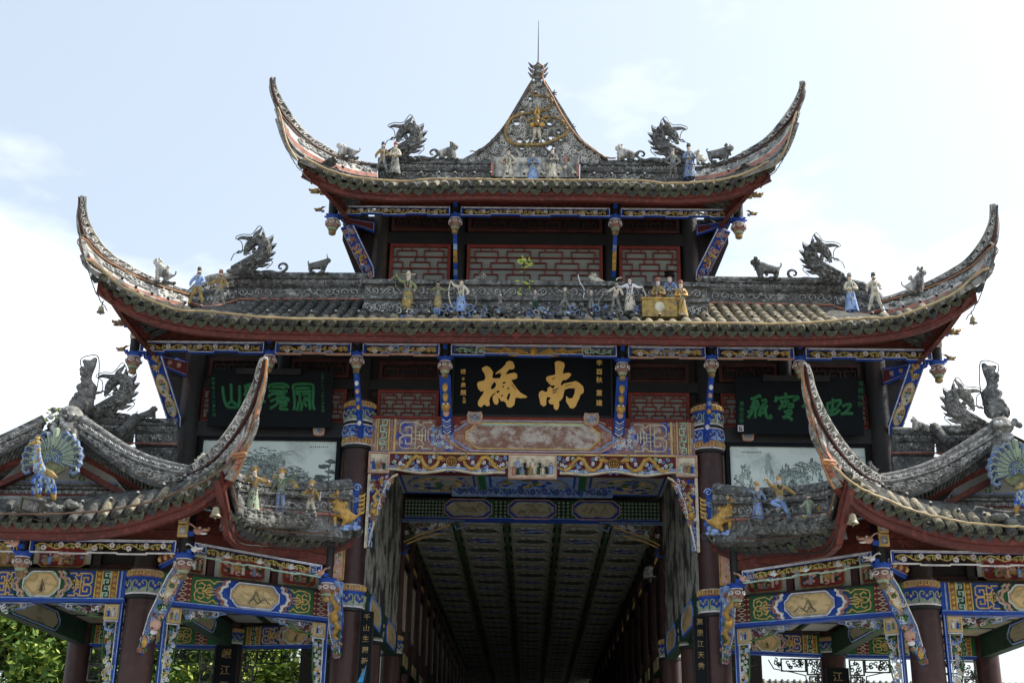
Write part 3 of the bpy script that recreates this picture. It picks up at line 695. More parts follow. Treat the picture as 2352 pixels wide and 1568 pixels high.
mb.poly(F, octa(cu-1.62, cu+1.62, .02, .58, .42), 0, .02, 'terra'); mb.poly(F, octa(cu-1.18, cu+1.18, .07, .54, .22), .02, .028, 'worn_panel')
mb.ribbon(F, octa(cu-1.18, cu+1.18, .07, .54, .22), .03, .03, 'goldline', True, .025); mb.fbox(F, cu-1.0, cu+1.0, .555, .595, .02, .035, 'green'); mb.fbox(F, cu-1.05, cu+1.05, .50, .535, .03, .036, 'mint')
mb.ribbon(F, octa(cu-1.42, cu+1.42, .03, .575, .34), .035, .03, 'lblue', True, .02); mb.ribbon(F, octa(cu-1.55, cu+1.55, .02, .585, .38), .03, .035, 'peach', True, .02)
mb.build('cartouche', bm)
for s in (-1, 1):
    mb = MB()
    a, b = sorted((cu+s*1.78, cu+s*2.36)); key_block(mb, F, a, b, .03, .57, -1*s, 'cream', .026, .035)
    a, b = sorted((cu+s*2.42, cu+s*2.46)); mb.fbox(F, a, b, .0, .6, 0, .02, 'goldline')
    a, b = sorted((cu+s*2.58, cu+s*2.70)); mb.fbox(F, a-.03, b+.03, 0, .6, 0, .008, 'terra'); vmeander(mb, F, a, b, .01, .59, 'mint', .022, .03)
    for q in (2.54, 2.735): mb.fbox(F, cu+s*q-.012, cu+s*q+.012, 0, .6, 0, .03, 'goldline')
    beads(mb, F, cu+s*2.50, 0, .6, .022, 'peach', .03); beads(mb, F, cu+s*2.775, 0, .6, .02, 'cream', .02)
    mb.build('fretwork', bm)
    mb = MB(); rn = random.Random(3+s)
    for q in range(34): flower(mb, F, cu+s*rn.uniform(1.42, 1.78), rn.uniform(.08, .5), rn.uniform(.03, .05), 'white' if rn.random() < .6 else 'lblue', 'lblue', .01, 5, .03)
    mb.build('flower_relief', bm)
mb = MB(); mb.box(-2.86, 2.86, -.16, -.02, 8.265, 8.31, 'lattice')
for s in (-1, 1): mb.box(s*1.5-.22, s*1.5+.22, -.2, -.1, 8.15, 8.30, 'lattice'); mb.box(s*1.5-.11, s*1.5+.11, -.2, -.1, 8.02, 8.15, 'lattice')
mb.build('sill_board', gate)
for x in (-1.03, 1.03):
    mb = MB(); F2 = Plane((x, -.20, 8.28), (1, 0, 0), (0, 0, 1)); o8 = [(-.12, -.10), (-.06, -.12), (.06, -.12), (.12, -.10), (.14, .03), (.12, .11), (.04, .10), (-.04, .10), (-.12, .11), (-.14, .03)]
    mb.poly(F2, o8, -.05, .02, 'peach'); mb.poly(F2, [(a*.72, b*.72) for a, b in o8], .02, .03, 'relief'); mb.dome(F2, 0, 0, .035, .03, 'lblue', 8, .03); mb.dome(F2, 0, 0, .018, .045, 'peach', 6, .03); mb.build('beam_boss', gate)
for s in (-1, 1):
    for x in (5.17, 3.79):
        mb = MB(); F2 = Plane((s*x, -.12, 8.03), (1, 0, 0), (0, 0, 1)); mb.poly(F2, [(a*.75, b*.75) for a, b in o8], -.05, .02, 'peach'); mb.poly(F2, [(a*.5, b*.5) for a, b in o8], .02, .03, 'relief'); mb.dome(F2, 0, 0, .03, .03, 'sblue', 8, .03); mb.build('beam_boss', gate)
# ---- dragon frieze
F = wallF((-2.87, -.14, 7.28), (2.87, -.14, 7.28)); L = F.L; cu = L/2
def low(u):   # scalloped lower edge
    d = abs(u-cu)
    if d < .40: return -.08
    return .02+.05*math.cos((d-.40)/(2.45-.40)*math.pi*4)*(.6)+.02-.05*max(0, 1-abs(d-.40)/.3)
mb = MB(); n = 72; vs = []
for i in range(n+1):
    u = L*i/n
    for v, w_ in ((low(u), 0), (.365, 0), (.365, -.1), (low(u), -.1)): vs.append(F(u, v, w_))
mb.add(vs, [(i*4+c, i*4+(c+1) % 4, (i+1)*4+(c+1) % 4, (i+1)*4+c) for i in range(n) for c in range(4)], 'wine')
fz = mb.build('dragon_frieze', gate, 'openwork frieze of gilded dragons chasing a pearl')
mb = MB(); us = [L*i/60 for i in range(61)]
mb.ribbon(F, [(u, low(u)-.01) for u in us if abs(u-cu) > .42 and u < cu], .045, .05, 'cream'); mb.ribbon(F, [(u, low(u)-.01) for u in us if abs(u-cu) > .42 and u > cu], .045, .05, 'cream')
for g_ in (lambda u: u < cu-.42, lambda u: u > cu+.42): mb.ribbon(F, [(u, low(u)+.035) for u in us if g_(u)], .05, .03, 'lblue')
mb.fbox(F, 0, L, .335, .365, 0, .05, 'goldline'); mb.fbox(F, 0, L, .365, .38, -.02, .03, 'blue')
for i in range(90):
    u = L*(i+.5)/90
    if abs(u-cu) > .45: mb.dome(F, u, low(u)-.012, .012, .06, 'peach', 5)
mb.build('frieze_border', fz)
for c0, sg in ((cu-1.42, 1), (cu-1.42, -1), (cu+1.42, 1), (cu+1.42, -1)):
    mb = MB()
    D = lambda a: c0+sg*a
    body = [(D(.98), .13), (D(.93), .09), (D(.84), .06), (D(.76), .12), (D(.70), .22), (D(.62), .29), (D(.53), .26), (D(.48), .16), (D(.42), .08), (D(.33), .07), (D(.25), .14), (D(.22), .21)]
    rad = [.008, .018, .026, .032, .036, .04, .04, .04, .038, .034, .032, .03]
    mb.tube([F(u, v, .055) for u, v in body], rad, 7, 'gold'); h = F(D(.20), .25, .08)
    mb.ball(h, (.075, .05, .045), 'gold', 8, 5); mb.ball(F(D(.135), .235, .08), (.05, .035, .018), 'gold', 6, 4); mb.ball(F(D(.145), .205, .08), (.045, .03, .014), 'pink', 6, 4)
    for a in (-1, 1): mb.tube([F(D(.24), .28, .08+a*.02), F(D(.27), .33, .08+a*.03), F(D(.23), .36, .08+a*.03)], [.012, .01, .004], 5, 'gold')
    for k in range(9):
        p = body[2+k]; mb.ball(F(p[0], p[1]+.035, .07), (.012, .012, .02), 'yellow', 5, 3)
    for a, b in ((.5, .10), (.78, .17)): mb.tube([F(D(a), b, .06), F(D(a-.07), b-.05, .09), F(D(a-.1), b-.02, .1)], [.018, .014, .006], 5, 'gold')
    mb.build('dragon', fz)
    cl = MB()
    for (a, b, m_) in ((.06, .05, 'sblue'), (.16, .06, 'lblue'), (.37, .20, 'white'), (.37, .28, 'sblue'), (.62, .12, 'lblue'), (.66, .05, 'white'), (.86, .24, 'sblue'), (.90, .17, 'white'), (.55, .06, 'sblue'), (1.0, .2, 'mint'), (.28, .05, 'lblue'), (.8, .27, 'white'), (.3, .28, 'white'), (.48, .05, 'white'), (.72, .28, 'mint'), (.95, .28, 'lblue'), (.12, .14, 'white'), (.42, .13, 'lblue'), (.57, .2, 'white'), (.84, .12, 'white'), (.98, .12, 'lblue'), (.2, .30, 'sblue'), (.68, .18, 'lblue')):
        cl.ribbon(F, spiral(D(a), b, .042, random.random()*6, 1.1, 1, 8), .02, .04, m_); cl.dome(F, D(a), b, .03, .025, m_, 6)
    cl.build('clouds', fz)
    if sg == 1:
        pl = MB(); pl.dome(F, c0, .20, .088, .03, 'wine', 16); pl.ribbon(F, [(c0+math.cos(t)*.085, .20+math.sin(t)*.085) for t in [i*math.pi/8 for i in range(16)]], .022, .06, 'gold', True); pl.ribbon(F, [(c0+math.cos(t)*.052, .20+math.sin(t)*.052) for t in [i*math.pi/6 for i in range(12)]], .012, .07, 'gold', True)
        for k in range(4): pl.ribbon(F, [(c0, .2), (c0+math.cos(k*1.57)*.05, .2+math.sin(k*1.57)*.05)], .014, .06, 'gold')
        pl.build('pearl', fz)
def tiny_people(mb, F, u0, u1, v0, h, cols, seed=1):
    rn = random.Random(seed); n = len(cols)
    for i, c in enumerate(cols):
        u = u0+(u1-u0)*(i+.5)/n; v = v0+rn.uniform(0, h*.12); hh = h*rn.uniform(.85, 1)
        mb.lathe(F(u, v, .05), [(hh*.17, 0), (hh*.14, hh*.3), (hh*.16, hh*.62), (hh*.08, hh*.72)], 7, c); mb.ball(F(u, v+hh*.85, .05), (hh*.09, hh*.09, hh*.11), 'skin', 6, 4)
        mb.ball(F(u, v+hh*.93, .045), (hh*.10, hh*.10, hh*.08), 'hair', 6, 3)
        s = rn.choice((-1, 1)); mb.tube([F(u, v+hh*.65, .06), F(u+s*hh*.2, v+hh*.5, .08), F(u+s*hh*.28, v+hh*.62, .09)], [hh*.05, hh*.045, hh*.03], 5, c)
def scene_panel(parent, F, u0, u1, v0, v1, cols, seed, name='scene_panel'):
    mb = MB(); mb.fbox(F, u0, u1, v0, v1, -.02, .03, 'cream'); rect_ring(mb, F, u0+.012, u1-.012, v0+.012, v1-.012, .03, .04, 'peach', .03)
    F2 = lambda u, v, w_: F(u, v, w_+.0); tiny_people(mb, F2, u0+.06, u1-.06, v0+.06, (v1-v0)*.48, cols, seed); tiny_people(mb, F2, u0+.10, u1-.10, v0+.06+(v1-v0)*.22, (v1-v0)*.42, cols[::-1][:max(2, len(cols)//2)], seed+1) if len(cols) > 6 else None; return mb.build(name, parent)
scene_panel(fz, F, cu-.42, cu+.42, -.085, .36, ['pink', 'dgreen', 'sblue', 'hair', 'yellow', 'cream', 'dgreen', 'cream', 'hair', 'lblue'], 1)
scene_panel(fz, F, .0, .37, -.02, .36, ['blue', 'yellow', 'pinkish' if False else 'pink', 'dgreen'], 2); scene_panel(fz, F, L-.37, L, -.02, .36, ['mint', 'pink', 'yellow', 'blue'], 3)
# ---- carved brackets down the sides of the opening
for s in (-1, 1):
    mb = MB(s > 0); F = wallF((-2.87, -.13, 5.95), (-2.2, -.13, 5.95))
    out_ = [(0, 0), (.07, .02), (.12, .30), (.19, .62), (.24, .86), (.30, 1.02), (.36, 1.18), (.44, 1.26), (.52, 1.30), (0, 1.30)]
    mb.poly(F, out_, -.1, 0, 'wine'); mb.fbox(F, 0, .05, 0, 1.3, 0, .03, 'cream'); 
    mb.ribbon(F, [(.07, .02), (.12, .30), (.19, .62), (.24, .86), (.30, 1.02), (.36, 1.18), (.44, 1.26), (.52, 1.30)], .035, .05, 'cream')
    o = mb.build('side_bracket', gate, 'carved bracket with a dragon head beside the opening')
    mb = MB(s > 0); rn = random.Random(4)
    for k in range(130):
        v = rn.uniform(.45, 1.27); wv = .13+.36*max(0, (v-.3)/1.0)**1.3; mb.ribbon(F, spiral(rn.uniform(.07, wv), v, .035, rn.random()*6, 1, 1, 6), .018, .04, rn.choice(['blue', 'sblue', 'gold', 'lblue', 'white', 'pink']))
    for k in range(5): mb.dome(F, .10+.05*(k % 3), 1.22+.03*(k % 2), .025, .04, 'blue', 6)
    mb.tube([F(.10, 1.05, .05), F(.2, .98, .06), F(.12, .88, .06), F(.18, .78, .06), F(.13, .70, .07)], [.015, .03, .035, .04, .045], 7, 'gold')
    mb.ball(F(.13, .62, .07), (.06, .05, .07), 'gold', 8, 5); mb.ball(F(.17, .55, .08), (.05, .04, .02), 'gold', 6, 4); mb.ball(F(.14, .50, .08), (.05, .04, .02), 'pink', 6, 4)
    mb.build('dragon_head', o)
    mb = MB(s > 0)
    vmeander(mb, F, .055, .13, .02, .42, 'lblue', .02, .04); mb.build('key_pattern', o)
# ================================================================ ROOFS OF THE GATE
def mir(pts): return [V((-p.x, p.y, p.z)) for p in pts]
def P3(K, lst):   # crop pixels + depth -> points
    return [A(*K(x, y), Y) for x, y, Y in lst]
def full(ptsC2L):   # centre -> left corner list to left..right list
    return ptsC2L[::-1] + mir(ptsC2L)[1:] if abs(ptsC2L[0].x) < .3 else ptsC2L[::-1]
def side_of(ptsC2L, maxlen=3.2):
    c = ptsC2L[-1]; r = []
    for p in ptsC2L[::-1]:
        dx, dy = p.x-c.x, p.y-c.y
        if dx > maxlen: break
        r.append(V((c.x+dy, c.y+dx, p.z)))
    return r      # corner -> back
def ridge_band(name, parent, T, B, n=40, flip=False, kind='vine', th=.16, seed=0, label=None, cap=.05, pinkbase=True):
    """glazed stucco ridge: rounded cap, scroll band, relief panel, pink base fillet"""
    S = Strip(T, B, n); L, H = S.L, S.H; mb = MB(flip)
    mb.strip(S, 0, L, 0, H, th, 'relief_dark', n); o = mb.build(name, parent, label)
    c = MB(flip); nn = max(6, n//2); us = [L*i/nn for i in range(nn+1)]
    c.tube([S(u, H, -th*.5) for u in us], th*.62, 8, 'stucco_dark'); c.build('ridge_cap', o)
    c = MB(flip)
    for v, r_ in ((.60, .05), (.88, .04)): c.ribbon(S, [(u, H*v) for u in us], H*.07, .05, 'stucco_dark')
    if pinkbase: c.ribbon(S, [(u, H*.07) for u in us], H*.10, .04, 'pink')
    c.build('ridge_moulding', o)
    c = MB(flip); scrollband(c, S, .02, L-.02, H*.65, H*.86, 'relief', H*.035, .03); c.build('scroll_relief', o)
    c = MB(flip)
    q = L/3
    for i in range(3):
        a, b = L*i/3+.02, L*(i+1)/3-.02
        if i % 2 == (0 if kind == 'vine' else 1):
            for k in range(int((b-a)/(H*.3))): c.ribbon(S, spiral(a+H*.15+k*H*.3, H*.34, H*.16, k*1.7, 1.2, 1 if k % 2 else -1, 8), H*.045, .03, 'relief')
        else:
            rubble(c, S, a, b, H*.14, H*.54, int((b-a)*26), ['relief', 'stucco_dark', 'relief'], .02, .05, .05, seed+i)
            c.ribbon(S, [(a+(b-a)*j/10, H*(.34+.1*math.sin(j*2.2))) for j in range(11)], .02, .04, 'relief')
    rect_ring(c, S, .03, L-.03, H*.13, H*.55, .02, .025, 'stucco_dark'); c.build('panel_relief', o)
    return o
def horn(parent, T, M1, M2, M3, flip, seed=0, bright=True, th=.07, label=None, crest_shade=True):
    S = Strip(T, M1, 40); L, H = S.L, S.H; mb = MB(flip); mb.strip(S, 0, L, 0, H, th, 'stucco_mid', 40); o = mb.build('corner_horn', parent, label)
    c = MB(flip); us = [L*i/36 for i in range(37)]
    c.tube([S(u, H, -th/2) for u in us], [.022+.0005*i for i in range(37)], 6, 'stucco_dark'); c.ribbon(S, [(u, H*.04) for u in us], .04, .06, 'red_dark'); c.ribbon(S, [(u, H*.94) for u in us], .03, .03, 'stucco')
    c.ball(S(.03, H*.5, -.04), (.055, .055, .07), 'stucco_mid', 8, 5); c.build('horn_edge', o)
    c = MB(flip); k = int(L/(.17)); rn = random.Random(seed)
    for i in range(k):
        u = L*(i+.5)/k; s = 1 if i % 2 else -1
        c.ribbon(S, spiral(u, H*.5, .075, rn.random()*6, 1.15, s, 9), .028, .035, 'stucco'); c.ribbon(S, [(u-.09, H*.2), (u-.02, H*.5), (u+.04, H*.82)], .03, .03, 'relief')
        if i % 2: c.dome(S, u+.06, H*.3, .03, .035, 'relief', 6)
        if crest_shade: c.poly(S, [(u+.05, H*.62), (u+.09, H*.7), (u+.075, H*.82), (u+.03, H*.74)], 0, .004, 'hair')  # flat dark patches paint the shade of openings; the crest is solid
    c.build('crest_carving', o)
    # body: hollow stucco face, then a relief panel, then flowers
    n0 = len(M1)//4
    S2 = Strip(M1[n0:], M2, 36); L2, H2 = S2.L, S2.H; c = MB(flip); c.strip(S2, 0, L2, 0, H2, th, 'stucco', 36)
    b = c.build('horn_body', o)
    c = MB(flip)
    c.ribbon(S2, [(L2*i/30, H2*.95) for i in range(31)], .03, .05, 'stucco_dark')
    for i in range(int(L2*.45/.11)):
        u = L2*.30+i*.11
        if u < L2*.66: c.ribbon(S2, spiral(u, H2*.5, H2*.36, i*2.1, 1.3, 1 if i % 2 else -1, 9), .026, .03, 'relief')
    rubble(c, S2, L2*.66, L2*.98, H2*.05, H2*.92, 40, ['relief', 'stucco', 'stucco_dark'], .025, .06, .05, seed)
    c.build('body_relief', b)
    c = MB(flip); F3 = Strip(M2, [p+V((0, -.02, -.09)) for p in M2], 36); c.strip(F3, 0, F3.L, 0, F3.H, .05, 'pink', 36); c.build('pink_fillet', o)
    S4 = Strip([p+V((0, -.02, -.09)) for p in M2], M3, 36); c = MB(flip); c.strip(S4, 0, S4.L, 0, S4.H, .08, 'stucco_mid', 36); c.ribbon(S4, [(S4.L*i/30, S4.H*.5) for i in range(31)], .03, .03, 'stucco_dark')
    c.build('lower_band', o)
    return o
def lights_on(pts, parent, n, flip=False):
    p = smooth_path(pts, n)
    for q in p[1:-1]: place(BULBM, 'lamp_bulb', parent, Matrix.Translation(V((-q.x if flip else q.x, q.y-.02, q.z+.05))) @ Matrix.Rotation(R(random.uniform(-30, 30)), 4, 'Y'))

# ---------------- middle roof
KM = crop(200, 540, 3.92)
mid = empty_part('middle_roof', gate, 'wide middle roof with long upswept corners')
mE = [A(1221, 747, -2.3), A(900, 745, -2.3), A(700, 742, -2.3), A(560, 738, -2.33), A(470, 730, -2.38), A(405, 719, -2.45), A(352, 705, -2.52), A(303, 683, -2.62), A(262, 657, -2.72), A(228, 630, -2.82)]
mE[0].x = 0
mF = full(mE)
eave_tiles(mF, mid, .2, seed=1, moss=.8)
mb = MB(); fascia(mb, mF, .08, .27, .05, 90); mb.build('eave_board', mid)
inner = [V((0, -1.32, 9.62)), V((-3, -1.32, 9.62)), V((-6.2, -1.32, 9.66)), V((-6.95, -1.35, 9.75)), V((-7.0, -1.4, 9.8))]
mb = MB(); soffit(mb, mF, full(inner), .27, .17, 90); mb.build('soffit', mid)
mS = side_of(mE)
for fl in (False, True):
    c = mS if not fl else mir(mS)
    crv = c[::-1] if not fl else c
    eave_tiles(crv[:-2] if not fl else crv[2:], mid, .2, seed=3, moss=.5)
    mb = MB(); fascia(mb, crv, .08, .27, .05, 40); sb = [V((-6.95, -1.35, 9.75)), V((-6.95, -.5, 9.7)), V((-6.95, 2, 9.66))]; sb = sb[::-1] if not fl else mir(sb); soffit(mb, crv, sb, .27, .17, 40); mb.build('side_eave_board', mid)
# tile bed and visible barrel rows
mb = MB(); E_ = smooth_path(mF, 60); top_ = smooth_path(full([V((0, -.4, 10.36)), V((-4.8, -.4, 10.36)), V((-5.3, -.75, 10.22)), A(*KM(1150, 1260), -2.0), A(*KM(800, 1150), -2.3), A(*KM(600, 1060), -2.5), A(*KM(420, 950), -2.65)]), 60)
vs = []
for a, b in zip(E_, top_): vs += [a+V((0, .03, -.03)), b+V((0, 0, -.04))]
mb.add(vs, [(i*2, i*2+1, i*2+3, i*2+2) for i in range(59)], 'tile'); mb.build('tile_bed', mid)
for s in (-1, 1):
    x = 2.95
    while x < 5.2:
        z0 = 9.30; mb = MB(); y0, y1 = -2.25, -.42; zz = lambda t: 9.22+(10.32-9.22)*t**1.08+.05
        n = 6
        for k in range(n):
            t0, t1 = k/n, (k+1)/n; a = V((s*x, y0+(y1-y0)*t0, zz(t0))); b = V((s*x, y0+(y1-y0)*t1, zz(t1)-.012))
            mb.tube([a, b], [.083, .074], 8, 'tile_pale' if s > 0 else 'tile', True)  # right rows coloured as sunlit, left rows left dark
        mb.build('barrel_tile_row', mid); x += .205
jT = P3(KM, [(1320, 1108, -.85)])[0]; jB = P3(KM, [(1300, 1230, -1.0)])[0]
for s in (False, True):
    T = P3(KM, [(155, 45, -2.98), (162, 180, -2.92), (200, 330, -2.8), (270, 470, -2.62), (350, 590, -2.45), (450, 690, -2.25), (570, 770, -2.05), (700, 850, -1.8), (850, 930, -1.55), (1000, 990, -1.3), (1180, 1060, -1.05), (1320, 1105, -.85)])
    M1 = P3(KM, [(80, 60, -3.0), (76, 250, -2.97), (100, 420, -2.92), (130, 500, -2.87), (200, 575, -2.77), (290, 680, -2.62), (400, 775, -2.42), (520, 845, -2.22), (650, 910, -2.02), (850, 1000, -1.72), (1050, 1072, -1.42), (1300, 1150, -1.05)])
    M2 = P3(KM, [(112, 470, -2.95), (135, 590, -2.92), (200, 690, -2.84), (310, 800, -2.72), (420, 890, -2.58), (540, 965, -2.42), (700, 1045, -2.25), (900, 1125, -1.98), (1100, 1185, -1.7), (1260, 1220, -1.5)])
    M3 = P3(KM, [(130, 620, -2.98), (165, 760, -2.97), (240, 850, -2.93), (345, 905, -2.9), (450, 975, -2.85), (560, 1045, -2.75), (700, 1115, -2.62), (950, 1215, -2.45), (1200, 1295, -2.35), (1420, 1345, -2.3)])
    horn(mid, T, M1, M2, M3, s, 1, label=('left' if not s else 'right')+' upswept corner of the middle roof' if False else None)
    # ridge turning from the corner to the front
    ridge_band('corner_ridge', mid, [jT, A(480, 640, -.65), A(545, 632, -.42)], [jB, A(480, 712, -.75), A(545, 694, -.45)], 12, s, 'x', seed=5)
    ridge_band('ridge', mid, [A(545, 632, -.42), A(700, 633, -.4), A(842, 634, -.4)], [A(545, 692, -.42), A(700, 692, -.4), A(842, 692, -.4)], 30, s, 'vine', seed=8)
    st = MB(s); a = A(545, 694, -.43); b = A(842, 694, -.43); st.box(a.x, b.x, -.5, -.38, a.z-.28, a.z, 'stucco_dark'); st.build('ridge_plinth', mid)
cL = A(835, 700, -1.2).x; cR = A(1625, 700, -1.2).x
cb = empty_part('centre_parapet', mid, 'carved stucco parapet under the upper windows')
S = wallF((cL, -1.2, 9.74), (cR, -1.2, 9.74)); L = S.L; H = .70
mb = MB(); mb.box(cL, cR, -1.2, -.35, 9.45, 10.40, 'relief_dark'); mb.box(cL-.04, cR+.04, -1.28, -.3, 10.38, 10.46, 'stucco_dark'); mb.box(cL-.03, cR+.03, -1.25, -1.2, 10.10, 10.16, 'stucco_dark'); mb.box(cL-.08, cR+.08, -1.26, -1.2, 9.72, 9.80, 'pink'); mb.box(cL-.12, cR+.12, -1.3, -.5, 9.5, 9.74, 'stucco_dark'); mb.build('parapet_body', cb)
mb = MB(); scrollband(mb, S, .05, L-.05, .43, .62, 'relief', .022, .03); mb.build('scroll_relief', cb)
mb = MB(); rubble(mb, S, .9, L-.9, .08, .35, 150, ['relief', 'stucco_dark', 'lblue'], .02, .05, .06, 4)
for k in range(14):
    for q in (0, L-.85): mb.ribbon(S, spiral(q+.05+k*.055, .21, .09, k*1.9, 1.2, 1, 8), .022, .03, 'relief')
mb.build('panel_relief', cb)
mb = MB(); rn = random.Random(11)
for k in range(150):
    u = rn.uniform(.6, L-.75); h = .05+.06*math.sin(u*6)+rn.uniform(0, .07)
    mb.ball(S(u, -.10+h, .12+rn.uniform(0, .18)), (rn.uniform(.04, .10), .06, rn.uniform(.03, .06)), rn.choice(['rock', 'relief_dark', 'rock', 'sblue', 'rock']), 6, 4)
for k in range(150):
    u = rn.uniform(.6, L-.75); mb.ribbon(S, spiral(u, rn.uniform(-.06, .13), rn.uniform(.05, .1), rn.random()*6, 1.1, 1 if k % 2 else -1, 8), .03, .06, rn.choice(['relief_dark', 'relief_dark', 'sblue', 'rock', 'relief']), w0=rn.uniform(.16, .26))
mb.build('wave_base', cb)
conduit('light_pipe', mid, full([A(1221, 736, -2.5), A(800, 733, -2.5), A(620, 729, -2.52), A(480, 715, -2.6)]+P3(KM, [(1200, 1300, -2.65), (950, 1220, -2.7), (700, 1108, -2.8), (500, 1000, -2.9), (340, 850, -3.0), (230, 760, -3.05), (160, 745, -3.06)])), .022, 'pipe', 120, 1, .006)
for s in (False, True):
    conduit('edge_cable', mid, P3(KM, [(118, 500, -3.0), (180, 540, -2.92), (260, 640, -2.75), (380, 745, -2.55), (500, 815, -2.35), (640, 895, -2.1), (850, 985, -1.8), (1050, 1055, -1.5), (1300, 1130, -1.15)]), .014, 'cable', 50, 2, .004, s)
    conduit('edge_cable', mid, P3(KM, [(85, 380, -3.0), (100, 500, -3.02), (120, 620, -3.04), (160, 760, -3.05), (210, 930, -3.0), (280, 1120, -2.9), (400, 1310, -2.8)]), .009, 'wire', 50, 3, .012, s)
    conduit('edge_cable', mid, P3(KM, [(110, 610, -3.0), (75, 575, -3.05), (72, 530, -3.05), (110, 505, -3.0)]), .008, 'wire', 20, 3, .0, s)
    lights_on(P3(KM, [(1600, 1370, -2.55), (1440, 1320, -2.6), (1200, 1260, -2.6), (950, 1190, -2.65), (750, 1120, -2.75), (540, 990, -2.85), (400, 900, -2.9)]), mid, 8, s)
lights_on([A(560, 726, -2.5), A(1221, 732, -2.5), A(1890, 738, -2.5)], mid, 26)
# red boards, posts and openwork below the middle eave
for i, z in enumerate((9.24, 9.42, 9.60)):
    mb = MB(); mb.box(-6.95, 6.95, -1.30+i*.0, -1.22, z, z+.165, 'red'); mb.build('eave_beam', gate)
PX = [(-6.85, 8.85), (-4.52, 8.90), (-3.02, 8.90), (-1.51, 8.83), (1.51, 8.83), (3.02, 8.90), (4.52, 8.90), (6.85, 8.85)]
for x, z in PX: hanging_post(gate, x, -1.3, z, 9.75, .10 if abs(x) > 6 else .085, beast=abs(x) < 6)
for i in range(7):
    a, b = PX[i][0]+.1, PX[i+1][0]-.1; st = ['rose', 'bat', 'bat', 'phoenix', 'bat', 'bat', 'rose'][i]
    lintel_panel(gate, (a, -1.34, 9.03), (b, -1.34, 9.03), .20, st)
def boxed_emblems(parent, x, y, z, col='goldline', flip=False):
    mb = MB(flip)
    for dz in (0, .19):
        F = Plane((x, y, z+dz), (1, 0, 0), (0, 0, 1)); mb.fbox(F, -.075, .075, 0, .17, -.05, 0, col); mb.fbox(F, -.05, .05, .03, .14, 0, .006, 'relief'); flower(mb, F, 0, .085, .035, 'white', 'white', .006, 4, .02)
    mb.build('flower_blocks', parent)
def beast_head(parent, p, flip=False, sc_=1, mdir=-1, name='dragon_bracket', ms=('gold', 'pink', 'blue')):
    mb = MB(flip); p = V(p)
    q = lambda x, y, z: p+V((mdir*x*sc_, y*sc_, z*sc_))
    mb.ball(q(.0, 0, 0), (.11*sc_, .08*sc_, .08*sc_), ms[0], 8, 5); mb.ball(q(.13, 0, .02), (.10*sc_, .06*sc_, .035*sc_), ms[0], 7, 4); mb.ball(q(.10, 0, -.05), (.09*sc_, .05*sc_, .025*sc_), ms[1], 7, 4)
    mb.ball(q(.2, 0, .05), (.03*sc_,)*3, ms[0], 6, 4); mb.ball(q(.04, -.06, .05), (.025*sc_,)*3, 'white', 6, 4)
    for k in range(3): mb.tube([q(-.05, (k-1)*.05, .05), q(-.14, (k-1)*.06, .12), q(-.24, (k-1)*.06, .10+k*.04)], [.02*sc_, .016*sc_, .005], 5, ms[0])
    mb.beam(q(-.08, 0, -.06), q(-.2, 0, -.06), .06*sc_, .09*sc_, ms[2]); mb.build(name, parent)
for s in (False, True):
    boxed_emblems(gate, -6.85, -1.42, 9.26, 'cream', s)
    beast_head(gate, (-7.08, -1.5, 9.50), s, .75, ms=('oldgold', 'wine', 'blue')); beast_head(gate, (-7.02, -1.45, 9.04), s, .5, ms=('oldgold', 'wine', 'blue'))
